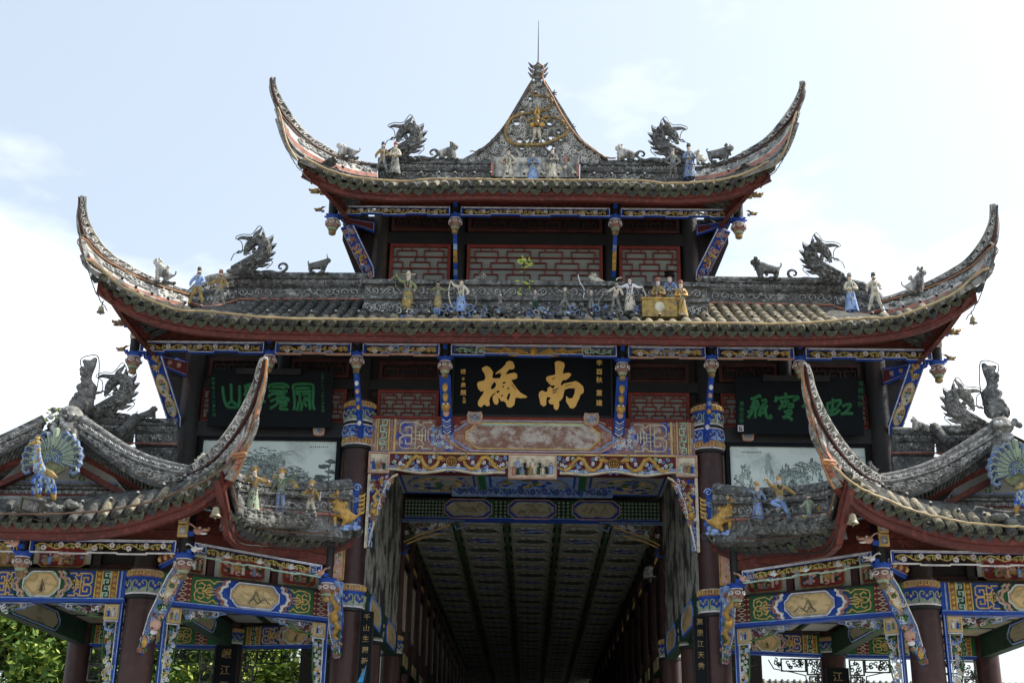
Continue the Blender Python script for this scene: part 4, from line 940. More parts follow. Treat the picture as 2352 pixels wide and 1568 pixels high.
# diagonal carved braces
def brace(parent, p, q, w, flip=False, kind='vase', label=None, th=.08, slot=None):
    """carved board from p (top) to q (bottom); width w in the x direction"""
    mb = MB(flip); p = V(p); q = V(q); d = (p-q); Ln = d.length; Vd = d.normalized()
    nrm = Vd.cross(V((1, 0, 0))).normalized()
    if nrm.y > 0: nrm = -nrm
    U = Vd.cross(nrm).normalized()
    if U.x < 0: U = -U
    F = lambda u, v, w_: q+U*u+Vd*v+nrm*w_
    W = w
    out_ = [(-W*.15, 0), (W*.25, .02*Ln), (W*.5, .18*Ln), (W*.5, .98*Ln), (W*.3, Ln), (-W*.5, Ln)]
    k = 9
    for i in range(k): a = .95-.8*i/k; out_ += [(-W*.5+(.0 if a > .2 else W*.15), a*Ln), (-W*.44, (a-.04)*Ln)]
    mb.poly(F, out_, -th, 0, 'blue'); o = mb.build('carved_brace', parent, label)
    c = MB(flip)
    c.ribbon(F, [(W*.5, .98*Ln), (W*.5, .18*Ln), (W*.22, .03*Ln), (-W*.12, .02*Ln)], .02, .02, 'white'); c.ribbon(F, [(-W*.46, .97*Ln), (-W*.42, .16*Ln), (-W*.1, .02*Ln)], .018, .02, 'white' if kind != 'dragon' else 'peach')
    if kind == 'vase':
        for (v, h, r_) in ((.62, .14, .36), (.34, .13, .30)):
            pts = [(math.cos(t)*W*r_+(W*.1 if v < .5 else 0), v*Ln+math.sin(t)*h*Ln) for t in [i*math.pi/8 for i in range(16)]]
            c.poly(F, pts, 0, .015, 'cream'); c.ribbon(F, pts, .016, .03, 'goldline', True)
            flower(c, F, 0, (v+.05)*Ln, W*.16, 'pink', 'cream', .015); flower(c, F, W*.06, (v-.03)*Ln, W*.14, 'lblue', 'cream', .015)
            leaf(c, F, 0, v*Ln, .6, W*.3, 'leaf_paint', .02); leaf(c, F, 0, v*Ln, 2.5, W*.3, 'leaf_paint', .02); leaf(c, F, 0, (v-.06)*Ln, 4.2, W*.3, 'leaf_paint', .02)
        rn = random.Random(2)
        for i in range(16): c.dome(F, rn.uniform(-.3, .3)*W, rn.uniform(.80, .98)*Ln, .03, .05, rn.choice(['gold', 'yellow', 'peach']), 6)
        for i in range(12): c.ribbon(F, spiral(rn.uniform(-.25, .25)*W, rn.uniform(.06, .9)*Ln, .035, rn.random()*6, 1, 1, 6), .012, .02, 'white')
    else:
        rn = random.Random(5)
        for i in range(46): c.ribbon(F, spiral(rn.uniform(-.32, .32)*W, rn.uniform(.06, .97)*Ln, .045, rn.random()*6, 1, 1, 6), .02, .03, rn.choice(['peach', 'lblue', 'peach', 'sblue', 'white', 'pink']))
        m0 = .45*Ln
        for i in range(10): c.dome(F, rn.uniform(-.3, .3)*W, m0+rn.uniform(-.09, .09)*Ln, .035, .08, 'gold', 6)
    c.build('brace_carving', o); return o
for s in (False, True):
    mb = MB(s); F = Plane((-6.85, .03, 7.9), (1, 0, 0), (0, 0, 1)); mb.poly(F, [(0, 1.7), (.0, 1.25), (.52, .0), (.72, .0), (.72, 1.8), (0, 1.8)], -.04, 0, 'darkwood'); mb.build('shade_board', gate)  # dark board added to stand for the shade behind the corner brace
    mb = MB(s); F = Plane((-3.66, .22, 10.8), (1, 0, 0), (0, 0, 1)); mb.poly(F, [(0, 1.4), (.0, 1.1), (.46, .0), (.66, .0), (.66, 1.6), (0, 1.6)], -.04, 0, 'darkwood'); mb.build('shade_board', gate)  # the same shade filler behind the top tier brace
    brace(gate, A(352, 815, -1.25), A(408, 992, -.05), .26, s, 'vase', 'blue carved brace with painted vase medallions')
    # framed wing board at the corner
    mb = MB(s); a, b, c, d = A(328, 806, -1.3), A(436, 828, -.1), A(434, 868, -.1), A(330, 822, -1.3)
    for dx, m_ in ((0, 'blue'),):
        e = V((0, .05, 0)); vs = [a, b, c, d, a+e, b+e, c+e, d+e]
        mb.add(vs, [(0, 1, 2, 3), (7, 6, 5, 4), (0, 4, 5, 1), (1, 5, 6, 2), (2, 6, 7, 3), (3, 7, 4, 0)], 'blue')
    Fq = lambda u, v, w_: (d.lerp(c, u)).lerp(a.lerp(b, u), v)+V((0, -w_-.002, 0))
    mb.poly(Fq, [(.08, .25), (.95, .14), (.95, .84), (.08, .8)], 0, .006, 'wine'); mb.ribbon(Fq, [(.06, .2), (.96, .12), (.96, .88), (.06, .84)], .02, .01, 'white', True)
    for q in (.3, .55, .75): mb.ball(Fq(q, .5, .02), (.06, .03, .05), 'peach', 6, 4)
    mb.build('wing_board', gate)
    # slim carved brackets running back from the inner posts to the wall
    for (xp, za, zb, yb, m1) in ((-1.51, 8.70, 7.98, -.18, 'gold'), (-3.02, 8.72, 7.85, -.28, 'blue')):
        mb = MB(s); w_ = .075
        F = lambda u, v, w2: V((xp+u, -1.3+(yb+1.3)*(1-v)-w2, zb+(za-zb)*v))
        w_ = .095 if m1 == 'gold' else .045
        mb.strip(lambda u, v, w2: F(v-w_, u, w2), 0, 1, 0, 2*w_, .14, 'blue', 6); o = mb.build('post_bracket', gate); c = MB(s)
        if m1 == 'gold':
            for v_ in (.78, .62): c.ball(F(0, v_, .06), (.055, .05, .09), 'gold', 7, 5)
            c.ball(F(0, .45, .07), (.085, .07, .09), 'gold', 8, 6); c.ball(F(-.035, .48, .13), (.02, .02, .02), 'white', 6, 4); c.ball(F(.035, .48, .13), (.02, .02, .02), 'white', 6, 4); c.ball(F(0, .34, .08), (.06, .05, .07), 'peach', 7, 5)
            for k in range(5): c.ribbon(F, [(-.07, .25-k*.05), (0, .20-k*.05), (.07, .25-k*.05)], .018, .03, 'lblue' if k % 2 else 'white')
        else:
            for k, m_ in enumerate(['blue', 'white', 'peach', 'sblue', 'gold', 'blue', 'white', 'blue']): c.ball(F(0, .95-k*.12, .04), (.04, .04, .05), m_, 6, 4)
        c.build('bracket_carving', o)

# ---------------- top tier
KT = crop(740, 200, 3.92)
wallbox(gate, 'top_wall', -2.95, 2.95, .24, .4, 10.4, 12.6, 'darkwood')
wallbox(gate, 'top_wall_side', -2.95, -2.85, .4, 4.2, 10.4, 12.4, 'darkwood'); wallbox(gate, 'top_wall_side', 2.85, 2.95, .4, 4.2, 10.4, 12.4, 'darkwood')
wallbox(gate, 'wall_beam', -2.85, 2.85, .1, .24, 11.78, 12.02, 'black')
for s in (-1, 1):
    column(gate, s*2.92, .2, 10.4, 12.5, .16, 'col_worn'); column(gate, s*1.42, .2, 10.4, 12.5, .13, 'black')
    a, b = sorted((s*2.72, s*1.58)); window(gate, (a, .12, 10.94), (b, .12, 10.94), .82, 2, 3, bar=.024); window(gate, (a, .14, 12.04), (b, .14, 12.04), .34, 4, 1, 'black', dark=True)
window(gate, (-1.27, .12, 10.94), (1.27, .12, 10.94), .82, 4, 3, bar=.024); window(gate, (-1.27, .14, 12.04), (1.27, .14, 12.04), .34, 7, 1, 'black', dark=True)
top = empty_part('top_roof', gate, 'highest roof with a pierced triangular crest')
tE = [A(1221, 426, -1.7), A(1110, 424, -1.7)]+P3(KT, [(1568, 1265, -1.7), (1345, 1257, -1.72), (1090, 1234, -1.8), (970, 1212, -1.86), (845, 1178, -1.93), (740, 1135, -2.0), (630, 1080, -2.08), (540, 1030, -2.14), (455, 985, -2.2)])
tE[0].x = 0; tF = full(tE)
eave_tiles(tF, top, .185, seed=11, moss=.75)
mb = MB(); fascia(mb, tF, .08, .25, .05, 80); mb.build('eave_board', top)
ti = [V((0, -.75, 12.42)), V((-2.5, -.75, 12.42)), V((-3.65, -.75, 12.46)), V((-3.8, -.8, 12.52))]
mb = MB(); soffit(mb, tF, full(ti), .25, .17, 80); mb.build('soffit', top)
tS = side_of(tE, 3.2)
BK = 2*1.3
for fl in (False, True):
    back = [V((p.x, 2*.75+1.2-p.y+.0, p.z)) for p in tS][::-1]       # mirrored to the back corner
    line = tS+[b for b in back if b.y > tS[-1].y+.2]
    c = line if not fl else mir(line); crv = c[::-1] if not fl else c
    eave_tiles(crv[:-2] if not fl else crv[2:], top, .19, seed=13, moss=.4)
    mb = MB(); fascia(mb, crv, .08, .25, .05, 60); sb = [V((-3.75, -.75, 12.5)), V((-3.75, 1.5, 12.46)), V((-3.75, 3.2, 12.5))]; sb = sb[::-1] if not fl else mir(sb); soffit(mb, crv, sb, .25, .17, 60); mb.build('side_eave_board', top)
    hanging_post(gate, (-3.70)*(-1 if fl else 1), 3.1, 11.78, 12.5, .11)
    hb = [V((line[-1].x*(-1 if fl else 1), line[-1].y+.1, line[-1].z-.1)), V((line[-1].x*(-1 if fl else 1)-(.25*(-1 if fl else 1)), line[-1].y+.45, line[-1].z+.35)), V((line[-1].x*(-1 if fl else 1)-(.42*(-1 if fl else 1)), line[-1].y+.7, line[-1].z+1.0))]
    mb = MB(); mb.tube(smooth_path(hb, 12), [.16-.01*i for i in range(12)], 7, 'stucco'); mb.build('back_corner_horn', top)
mb = MB(); E_ = smooth_path(tF, 50); top_ = smooth_path(full([V((0, -.75, 12.75)), V((-2.9, -.75, 12.75)), A(*KT(1150, 1170), -1.5), A(*KT(900, 1120), -1.8), A(*KT(700, 1050), -2.0)]), 50); vs = []
for a, b in zip(E_, top_): vs += [a+V((0, .03, -.03)), b+V((0, 0, -.03))]
mb.add(vs, [(i*2, i*2+1, i*2+3, i*2+2) for i in range(49)], 'tile'); mb.box(-3, 3, -.7, 3.0, 12.5, 12.72, 'tile'); mb.build('tile_bed', top)
for s in (False, True):
    T = P3(KT, [(132, 68, -2.5), (135, 150, -2.46), (162, 230, -2.42), (218, 340, -2.35), (290, 455, -2.25), (390, 590, -2.1), (480, 690, -1.98), (600, 780, -1.82), (720, 850, -1.66), (830, 918, -1.5), (1000, 980, -1.25), (1130, 1015, -1.02), (1260, 1035, -.85)])
    M1 = P3(KT, [(78, 85, -2.52), (92, 210, -2.5), (120, 300, -2.46), (160, 400, -2.42), (205, 490, -2.36), (275, 575, -2.26), (365, 675, -2.14), (450, 755, -2.02), (560, 840, -1.88), (700, 915, -1.7), (850, 975, -1.5), (1060, 1035, -1.2), (1240, 1070, -.95)])
    M2 = P3(KT, [(185, 470, -2.46), (235, 600, -2.42), (320, 730, -2.34), (430, 840, -2.24), (560, 925, -2.1), (700, 995, -1.98), (820, 1035, -1.86), (950, 1075, -1.7), (1100, 1110, -1.5), (1260, 1130, -1.3)])
    M3 = P3(KT, [(205, 600, -2.48), (250, 760, -2.46), (310, 880, -2.42), (400, 960, -2.36), (500, 1000, -2.3), (620, 1045, -2.2), (740, 1095, -2.1), (870, 1140, -2.0), (1050, 1180, -1.85), (1260, 1205, -1.75)])
    horn(top, T, M1, M2, M3, s, 3)
    ridge_band('ridge', top, [A(868, 368, -.85), A(1000, 371, -.8), A(1128, 372, -.8)], [A(868, 418, -.85), A(1000, 420, -.8), A(1128, 421, -.8)], 26, s, 'vine', seed=18)
    conduit('edge_cable', top, P3(KT, [(160, 420, -2.46), (205, 490, -2.42), (275, 575, -2.32), (365, 675, -2.2), (450, 752, -2.08), (560, 835, -1.93), (700, 910, -1.75), (850, 968, -1.55), (1060, 1028, -1.25)]), .012, 'rustwire', 40, 2, .004, s)
    conduit('edge_cable', top, P3(KT, [(145, 370, -2.48), (160, 480, -2.5), (210, 640, -2.5), (260, 820, -2.5), (300, 930, -2.46), (360, 1030, -2.4), (480, 1170, -2.3), (540, 1250, -2.2)]), .009, 'wire', 50, 3, .012, s)
    conduit('edge_cable', top, P3(KT, [(160, 400, -2.5), (190, 480, -2.52), (250, 740, -2.52), (300, 860, -2.5), (380, 990, -2.4)]), .016, 'pipe', 50, 3, .004, s)
    lights_on(P3(KT, [(1050, 1150, -1.9), (860, 1100, -2.0), (690, 1025, -2.1), (560, 960, -2.2)]), top, 4, s)
conduit('light_pipe', top, full([A(1221, 413, -1.9), A(1000, 411, -1.9)]+P3(KT, [(1568, 1215, -1.9), (1200, 1190, -1.95), (1000, 1168, -2.0), (850, 1132, -2.1), (700, 1080, -2.15), (560, 1010, -2.25), (450, 950, -2.35)])), .02, 'pipe', 110, 1, .006)
lights_on([A(930, 408, -1.85), A(1221, 409, -1.85), A(1520, 412, -1.85)], top, 16)
cx0, cx1 = A(1128, 395, -.8).x, A(1330, 395, -.8).x
mb = MB(); Fp = wallF((cx0, -.95, 12.66), (cx1, -.95, 12.66)); mb.fbox(Fp, 0, Fp.L, 0, .40, -.25, 0, 'stucco'); rubble(mb, Fp, .1, Fp.L-.1, .05, .33, 60, ['stucco', 'relief', 'cream'], .03, .07, .05, 5)
for a, b in ((0, .05), (Fp.L-.05, Fp.L)): mb.fbox(Fp, a, b, 0, .27, 0, .04, 'pink')
for a, b in ((.22, .27), (Fp.L-.27, Fp.L-.22)): mb.fbox(Fp, a, b, .27, .42, 0, .04, 'pink')
mb.build('scene_panel', top)
for z in (12.18, 12.33):
    mb = MB(); mb.box(-3.75, 3.75, -.72, -.64, z, z+.14, 'red'); mb.build('eave_beam', gate)
PT = [(-3.70, 11.76), (-1.46, 11.81), (1.46, 11.81), (3.70, 11.76)]
for x, z in PT: hanging_post(gate, x, -.72, z, 12.45, .10 if abs(x) > 3 else .085, beast=abs(x) < 3)
for i in range(3): lintel_panel(gate, (PT[i][0]+.1, -.76, 11.95), (PT[i+1][0]-.1, -.76, 11.95), .17, 'rose')
for s in (False, True):
    boxed_emblems(gate, -3.70, -.84, 12.16, 'sblue', s); beast_head(gate, (-4.0, -.9, 12.36), s, .7, ms=('oldgold', 'oldgold', 'oldgold')); beast_head(gate, (-3.93, -.9, 11.98), s, .45, ms=('oldgold', 'wine', 'sblue'))
    brace(gate, A(796, 520, -.65), A(854, 640, .05), .24, s, 'dragon', 'blue and pink carved brace with a golden dragon mask')
    mb = MB(s); a, b, c, d = A(781, 498, -.7), A(862, 510, 0), A(861, 534, 0), A(783, 506, -.7); e = V((0, .05, 0)); vs = [a, b, c, d, a+e, b+e, c+e, d+e]
    mb.add(vs, [(0, 1, 2, 3), (7, 6, 5, 4), (0, 4, 5, 1), (1, 5, 6, 2), (2, 6, 7, 3), (3, 7, 4, 0)], 'blue')
    Fq = lambda u, v, w_: (d.lerp(c, u)).lerp(a.lerp(b, u), v)+V((0, -w_-.002, 0))
    mb.poly(Fq, [(.08, .25), (.95, .2), (.95, .84), (.08, .8)], 0, .006, 'wine'); mb.ribbon(Fq, [(.06, .2), (.96, .14), (.96, .88), (.06, .84)], .014, .01, 'white', True); mb.build('wing_board', gate)
    mb = MB(s); xp = -1.46
    F = lambda u, v, w2: V((xp+u, -.72+(.1+.72)*(1-v)-w2, 10.75+(11.68-10.75)*v))
    for k, m_ in enumerate(['blue', 'blue', 'lblue', 'gold', 'gold', 'blue', 'sblue', 'blue', 'sblue', 'blue'] if not s else ['blue', 'blue', 'sblue', 'gold', 'gold', 'gold', 'blue', 'dgreen', 'green', 'dgreen']):
        mb.strip(lambda u, v, w2, k=k: F(v-.035, 1-(k+u)*.1, w2), .04, .96, 0, .07, .08, m_, 1)
    mb.build('post_bracket', gate)
# pierced crest
KP = crop(1000, 150, 2.45)
lp = [(757, 742), (850, 690), (950, 612), (1040, 500), (1120, 370), (1190, 250), (1225, 195)]; rp_ = [(1725, 742), (1640, 682), (1545, 604), (1475, 490), (1385, 345), (1315, 235), (1290, 195)]
base = A(*KP(757, 745), -.75)
O = A(1236, 374, -.75); F = Plane((O.x, -.75, O.z), (1, 0, 0), (0, 0, 1))
def toF(pts): return [((A(*KP(x, y), -.75)-O).x, (A(*KP(x, y), -.75)-O).z) for x, y in pts]
Lp, Rp = toF(lp), toF(rp_)
holes = toF([(1150, 415), (1205, 318), (1305, 440), (1340, 490), (1075, 570), (1130, 612), (1195, 612), (1285, 612), (1350, 590), (1400, 550), (1110, 490), (1345, 660), (1145, 660), (1270, 250), (1240, 270), (1330, 420), (1415, 600), (1045, 600)])
_r = random.Random(77)
for _ in range(34):
    _x, _y = _r.uniform(880, 1640), _r.uniform(230, 725)
    if abs(_x-1257) < (_y-200)*.55-_r.uniform(0, 10)-max(0, 560-_y)*.03 and _y < 725: holes += toF([(_x, _y)])
hs = [.05, .04, .04, .05, .035, .05, .055, .055, .05, .035, .05, .06, .04, .035, .03, .03, .04, .035]+[_r.uniform(.02, .036) for _ in range(40)]
ped = MB()
# the slab is a fine lattice of small prisms so that the openings really are open
Lc = smooth_path([V((a, b, 0)) for a, b in Lp], 40); Rc = smooth_path([V((a, b, 0)) for a, b in Rp], 40)
def xat(cv, z):
    for i in range(len(cv)-1):
        z0, z1 = sorted((cv[i].y, cv[i+1].y))
        if z0 <= z <= z1 and z1 > z0: q = (z-cv[i].y)/(cv[i+1].y-cv[i].y); return cv[i].x+(cv[i+1].x-cv[i].x)*q
    return cv[-1].x if z > cv[-1].y else cv[0].x
ztop = min(Lc[-1].y, Rc[-1].y); nz_ = 64
for j in range(nz_):
    z0, z1 = ztop*j/nz_, ztop*(j+1)/nz_; zm = (z0+z1)/2; a, b = xat(Lc, zm), xat(Rc, zm); n = max(1, int((b-a)/.032))
    for i in range(n):
        u0, u1 = a+(b-a)*i/n, a+(b-a)*(i+1)/n; um = (u0+u1)/2
        if any((um-h[0])**2/1.2+(zm-h[1])**2 < (r*1.35)**2 for h, r in zip(holes, hs)): continue
        ped.fbox(F, u0, u1, z0, z1, -.05, .03, 'stucco')
pd = ped.build('pierced_crest', top)
mb = MB(); rn = random.Random(9)
for cv in (Lc, Rc):
    mb.ribbon(F, [(p.x, p.y) for p in cv[::2]], .09, .08, 'stucco_dark', w0=.0)
    for k in range(0, 39): mb.dome(F, cv[k].x, cv[k].y, .05, .09, 'relief_dark' if k % 2 else 'stucco_dark', 6)
for h_, r_ in zip(holes, hs): mb.ribbon(F, [(h_[0]+math.cos(t)*r_*1.55*(1+.15*math.sin(t*3)), h_[1]+math.sin(t)*r_*1.4) for t in [i*math.pi/6 for i in range(12)]], .035, .05, 'stucco_mid', True, .02)
for k in range(420):
    z = (rn.random()**1.6)*ztop*.95; a, b = xat(Lc, z)+.06, xat(Rc, z)-.06
    if b <= a: continue
    u = rn.uniform(a, b)
    if any((u-h[0])**2/1.2+(z-h[1])**2 < (r*1.3+.04)**2 for h, r in zip(holes, hs)): continue
    mb.ribbon(F, spiral(u, z, rn.uniform(.04, .085), rn.random()*6, 1.25, rn.choice((1, -1)), 8), .024, .04, rn.choice(['relief', 'stucco', 'stucco', 'relief']), w0=.03)
mb.build('cloud_relief', pd)
mb = MB()
ring = toF([(1480, 600 - 0), (1450, 515), (1390, 470), (1300, 455)] ) 
body = toF([(1445, 520), (1460, 560), (1400, 600), (1300, 640), (1180, 648), (1080, 635), (1040, 590), (1035, 530), (1070, 470), (1130, 440), (1190, 430), (1260, 420), (1330, 395), (1355, 350), (1330, 320), (1290, 315), (1240, 310), (1205, 285), (1200, 250), (1225, 225)])
bp = smooth_path([F(a, b, .09) for a, b in body], 60); mb.tube(bp, [.024+.012*math.sin(math.pi*min(1, i/45)) if i < 50 else .026-.002*(i-50) for i in range(60)], 8, 'oldgold')
for k in range(2, 56, 2): mb.ball(bp[k]+V((0, -.03, .03)), (.02, .02, .03), 'oldgold', 5, 3)
h = toF([(1250, 480)])[0]; mb.ball(F(h[0], h[1], .16), (.06, .08, .10), 'oldgold', 8, 6); mb.ball(F(h[0], h[1]-.12, .2), (.05, .07, .06), 'oldgold', 8, 5)
for s in (-1, 1):
    mb.tube([F(h[0]+s*.04, h[1]+.08, .16), F(h[0]+s*.02, h[1]+.18, .18), F(h[0]+s*.03, h[1]+.28, .16)], [.025, .02, .006], 6, 'gold'); mb.tube([F(h[0]+s*.08, h[1]+.0, .16), F(h[0]+s*.18, h[1]-.06, .18), F(h[0]+s*.24, h[1]+.0, .18)], [.02, .014, .005], 6, 'gold'); mb.ball(F(h[0]+s*.08, h[1]-.14, .18), (.07, .03, .05), 'gold', 6, 4)
    mb.tube([F(h[0]+s*.03, h[1]-.2, .16), F(h[0]+s*.05, h[1]-.36, .12), F(h[0]+s*.10, h[1]-.5, .1)], [.04, .03, .015], 6, 'ivory')
br = toF([(1290, 455), (1350, 455), (1420, 480), (1450, 520)]); mb.tube(smooth_path([F(a, b, .08) for a, b in br], 10), .034, 7, 'oldgold'); mb.build('dragon', pd, 'gilded dragon coiled in a ring over the crest')
tip = toF([(1257, 195)])[0]; mb = MB()
mb.lathe(F(tip[0], tip[1]-.06, 0), [(.10, 0), (.06, .08), (.07, .14), (.12, .2), (.07, .30), (.08, .36), (.02, .5)], 9, 'stucco_dark')
for s in (-1, 1):
    for a in (.05, .16, .27): mb.tube([F(tip[0], tip[1]+a, .02), F(tip[0]+s*.12, tip[1]+a+.04, .03), F(tip[0]+s*.19, tip[1]+a+.13, .03)], [.045, .035, .008], 6, 'relief_dark')
mb.build('finial', pd)
for ex in ((1370, 280), (1500, 515)):
    q = toF([ex])[0]; mb = MB()
    for a in (-.5, .3, 1.1): mb.tube([F(q[0]-.12, q[1]-.03, 0), F(q[0]-.03, q[1], .02), F(q[0]-.03+math.cos(a)*.09, q[1]+math.sin(a)*.09, .02)], [.03, .022, .006], 5, 'relief_dark')
    mb.build('claw', pd)
conduit('edge_cable', pd, [F(a, b, .12) for a, b in toF([(1260, 95), (1295, 120), (1290, 200), (1350, 310), (1430, 460), (1530, 600), (1640, 690), (1730, 740), (1790, 742)])], .016, 'cable', 50, 1, .01)
conduit('edge_cable', pd, [F(a, b, .12) for a, b in toF([(1260, 95), (1225, 120), (1212, 220), (1120, 370), (1040, 500), (940, 620), (850, 690), (790, 700)])], .011, 'rustwire', 50, 2, .012)
rod = thing('lightning_rod', 'thin lightning rod rising from the finial of the pierced crest', 'lightning rod', tuple(F(tip[0], tip[1]+.36, 0)))
mb = MB(); a = F(tip[0], tip[1]+.36, 0); b = A(1237, 48, -.75); mb.tube([a, (a+b)/2, b], [.012, .009, .004], 6, 'wire'); mb.build('rod', rod)
mb = MB(); mb.lathe(a+V((0, 0, -.02)), [(.02, 0), (.02, .04)], 6, 'wire'); mb.build('clamp', rod)
# ================================================================ SIDE PAVILIONS
K3 = crop(0, 900, 2.45); KG = crop(0, 980, 3.136); K1 = crop(480, 1200, 3.2667); K5 = crop(0, 1400, 3.0154); KF = crop(640, 1300, 6.0316)
XG = -7.18
def rak(pts): return [V((2*XG-p.x, p.y, p.z)) for p in pts]
def cloud_end(mb, F, u0, u1, H, d, m1='white', m2='pink', m3='blue'):
    """stepped cloud collar at the end of a cartouche"""
    for i, (m_, off) in enumerate(((m1, 0), (m2, .06), (m3, .11))):
        pts = [(u0+d*off, .01), (u0+d*(off+.05), H*.1), (u0+d*(off+.04), H*.22), (u0+d*(off+.12), H*.30), (u0+d*(off+.13), H*.42), (u0+d*(off+.16), H*.5), (u0+d*(off+.13), H*.58), (u0+d*(off+.12), H*.70), (u0+d*(off+.04), H*.78), (u0+d*(off+.05), H*.9), (u0+d*off, H-.01)]
        mb.ribbon(F, pts, .05-.01*i, .022-.004*i, m_)
def painted_beam(parent, F, H, layout, th=.22, label=None, ink='ink_small', name='painted_beam', dim=False):
    L = F.L; mb = MB(F.flip if hasattr(F, 'flip') else False); mb.fbox(F, 0, L, 0, H, -th, 0, 'green'); fl = mb.flip
    mb.fbox(F, -.01, L+.01, -.055, 0, -th-.01, .015, 'blue'); mb.fbox(F, 0, L, -.01, .004, .015, .02, 'lblue'); mb.fbox(F, 0, L, H, H+.03, -th, .03, 'darkwood')
    o = mb.build(name, parent, label)
    for kind, a, b in layout:
        c = MB(fl); W = b-a
        if kind in ('cartG', 'cartB'):
            bgm = 'green' if kind == 'cartG' else 'blue'
            c.fbox(F, a, b, 0, H, 0, .004, bgm); e = W*.5; m = (a+b)/2
            cu = octa(a+.24*min(1, W/1.5), b-.24*min(1, W/1.5), H*.10, H*.90, .13)
            c.poly(F, grow(cu, .018, m, H/2), 0, .018, 'mint' if kind == 'cartG' else 'lblue'); c.poly(F, cu, .018, .024, ink); ink_strokes(c, F, a+.30, b-.30, H*.16, H*.84, int(a*100)+int(b*10), ('ink',), 110, None, .0245); c.ribbon(F, grow(cu, -.014, m, H/2), .012, .012, 'goldline', True, .024); c.ribbon(F, grow(cu, .022, m, H/2), .022, .014, 'white', True, .018)
            cloud_end(c, F, a+.14, 0, H, -1, 'peach' if kind == 'cartG' else 'white', 'relief' if kind == 'cartG' else 'pink', 'dgreen' if kind == 'cartG' else 'blue'); cloud_end(c, F, b-.14, 0, H, 1, 'peach' if kind == 'cartG' else 'white', 'relief' if kind == 'cartG' else 'pink', 'dgreen' if kind == 'cartG' else 'blue')
            c.build('cartouche', o)
        elif kind in ('keyR', 'keyL'):
            c.fbox(F, a, b, 0, H, 0, .005, 'blue'); key_block(c, F, a+.02, b-.02, .02, H-.02, -1 if kind == 'keyR' else 1, 'goldline', .026, .02); c.build('fretwork', o)
        elif kind in ('rosR', 'rosL'):
            c.fbox(F, a, b, 0, H, 0, .004, 'green'); s = -1 if kind == 'rosR' else 1; u = (lambda q: b-q*W) if s < 0 else (lambda q: a+q*W)
            for t in (0, 1):
                vv = lambda v: v*H if t == 0 else (1-v)*H
                for pts in ([(1, .08), (.8, .10), (.72, .20), (.55, .08), (.3, .10), (.1, .16), (.06, .36), (.12, .5)], [(.12, .5), (.22, .40), (.36, .42), (.40, .28), (.28, .20), (.18, .28)], [(.4, .5), (.5, .38), (.62, .36), (.56, .24), (.46, .30)], [(.3, .5), (.5, .46), (.75, .5)], [(.5, .38), (.78, .40)]):
                    c.ribbon(F, [(u(x), vv(y)) for x, y in pts], .022, .022, 'goldline')
            c.build('gilt_scroll', o)
        elif kind == 'beads':
            c.fbox(F, a, b, 0, H, 0, .004, 'terra'); q = W/6
            beads(c, F, a+q, 0, H, q*.7, 'gold', .03, .004); beads(c, F, b-q, 0, H, q*.7, 'gold', .03, .004); c.fbox(F, a+2*q, b-2*q, 0, H, .004, .01, 'mint'); vmeander(c, F, a+2.2*q, b-2.2*q, .01, H-.01, 'dgreen', .018, .012, .01)
            for e in (a+.2*q, a+1.85*q, b-1.85*q, b-.2*q): c.fbox(F, e-.008, e+.008, 0, H, .004, .022, 'goldline')
            c.build('bead_band', o)
        elif kind == 'lozenge':
            c.fbox(F, a, b, 0, H, 0, .004, 'wine'); k = max(2, int(H/.07))
            for i in range(k):
                v = H*(i+.5)/k; c.ribbon(F, [(a+W*.5, v-.03), (a+W*.75, v), (a+W*.5, v+.03), (a+W*.25, v)], .014, .015, 'cream', True, .004)
                c.dome(F, a+W*.1, v, .018, .02, 'goldline', 5, .004); c.dome(F, b-W*.1, v, .018, .02, 'goldline', 5, .004)
            c.build('lozenge_band', o)
        elif kind == 'blue': c.fbox(F, a, b, 0, H, 0, .012, 'blue'); c.fbox(F, a+W*.3, a+W*.5, 0, H, .012, .02, 'lblue'); c.build('blue_band', o)
        elif kind == 'net':
            c.fbox(F, a, b, 0, H, 0, .004, 'dgreen'); nx = max(1, int(W/.075)); ny = int(H/.075)
            for i in range(nx):
                for j in range(ny): c.dome(F, a+W*(i+.5)/nx, H*(j+.5)/ny, .03, .01, 'sage', 5, .004)
            c.build('net_pattern', o)
        elif kind == 'cartN':
            m = (a+b)/2; cu = octa(a+.06, b-.06, H*.12, H*.88, .16); c.poly(F, grow(cu, .05, m, H/2), 0, .012, 'blue'); c.poly(F, cu, .012, .02, 'ink_pale'); ink_strokes(c, F, a+.2, b-.2, H*.2, H*.8, int(a*100), ('ink',), 80, None, .0205); c.ribbon(F, cu, .03, .02, 'relief', True, .012); c.ribbon(F, grow(cu, .06, m, H/2), .03, .02, 'peach', True, .006); c.build('cartouche', o)
    return o
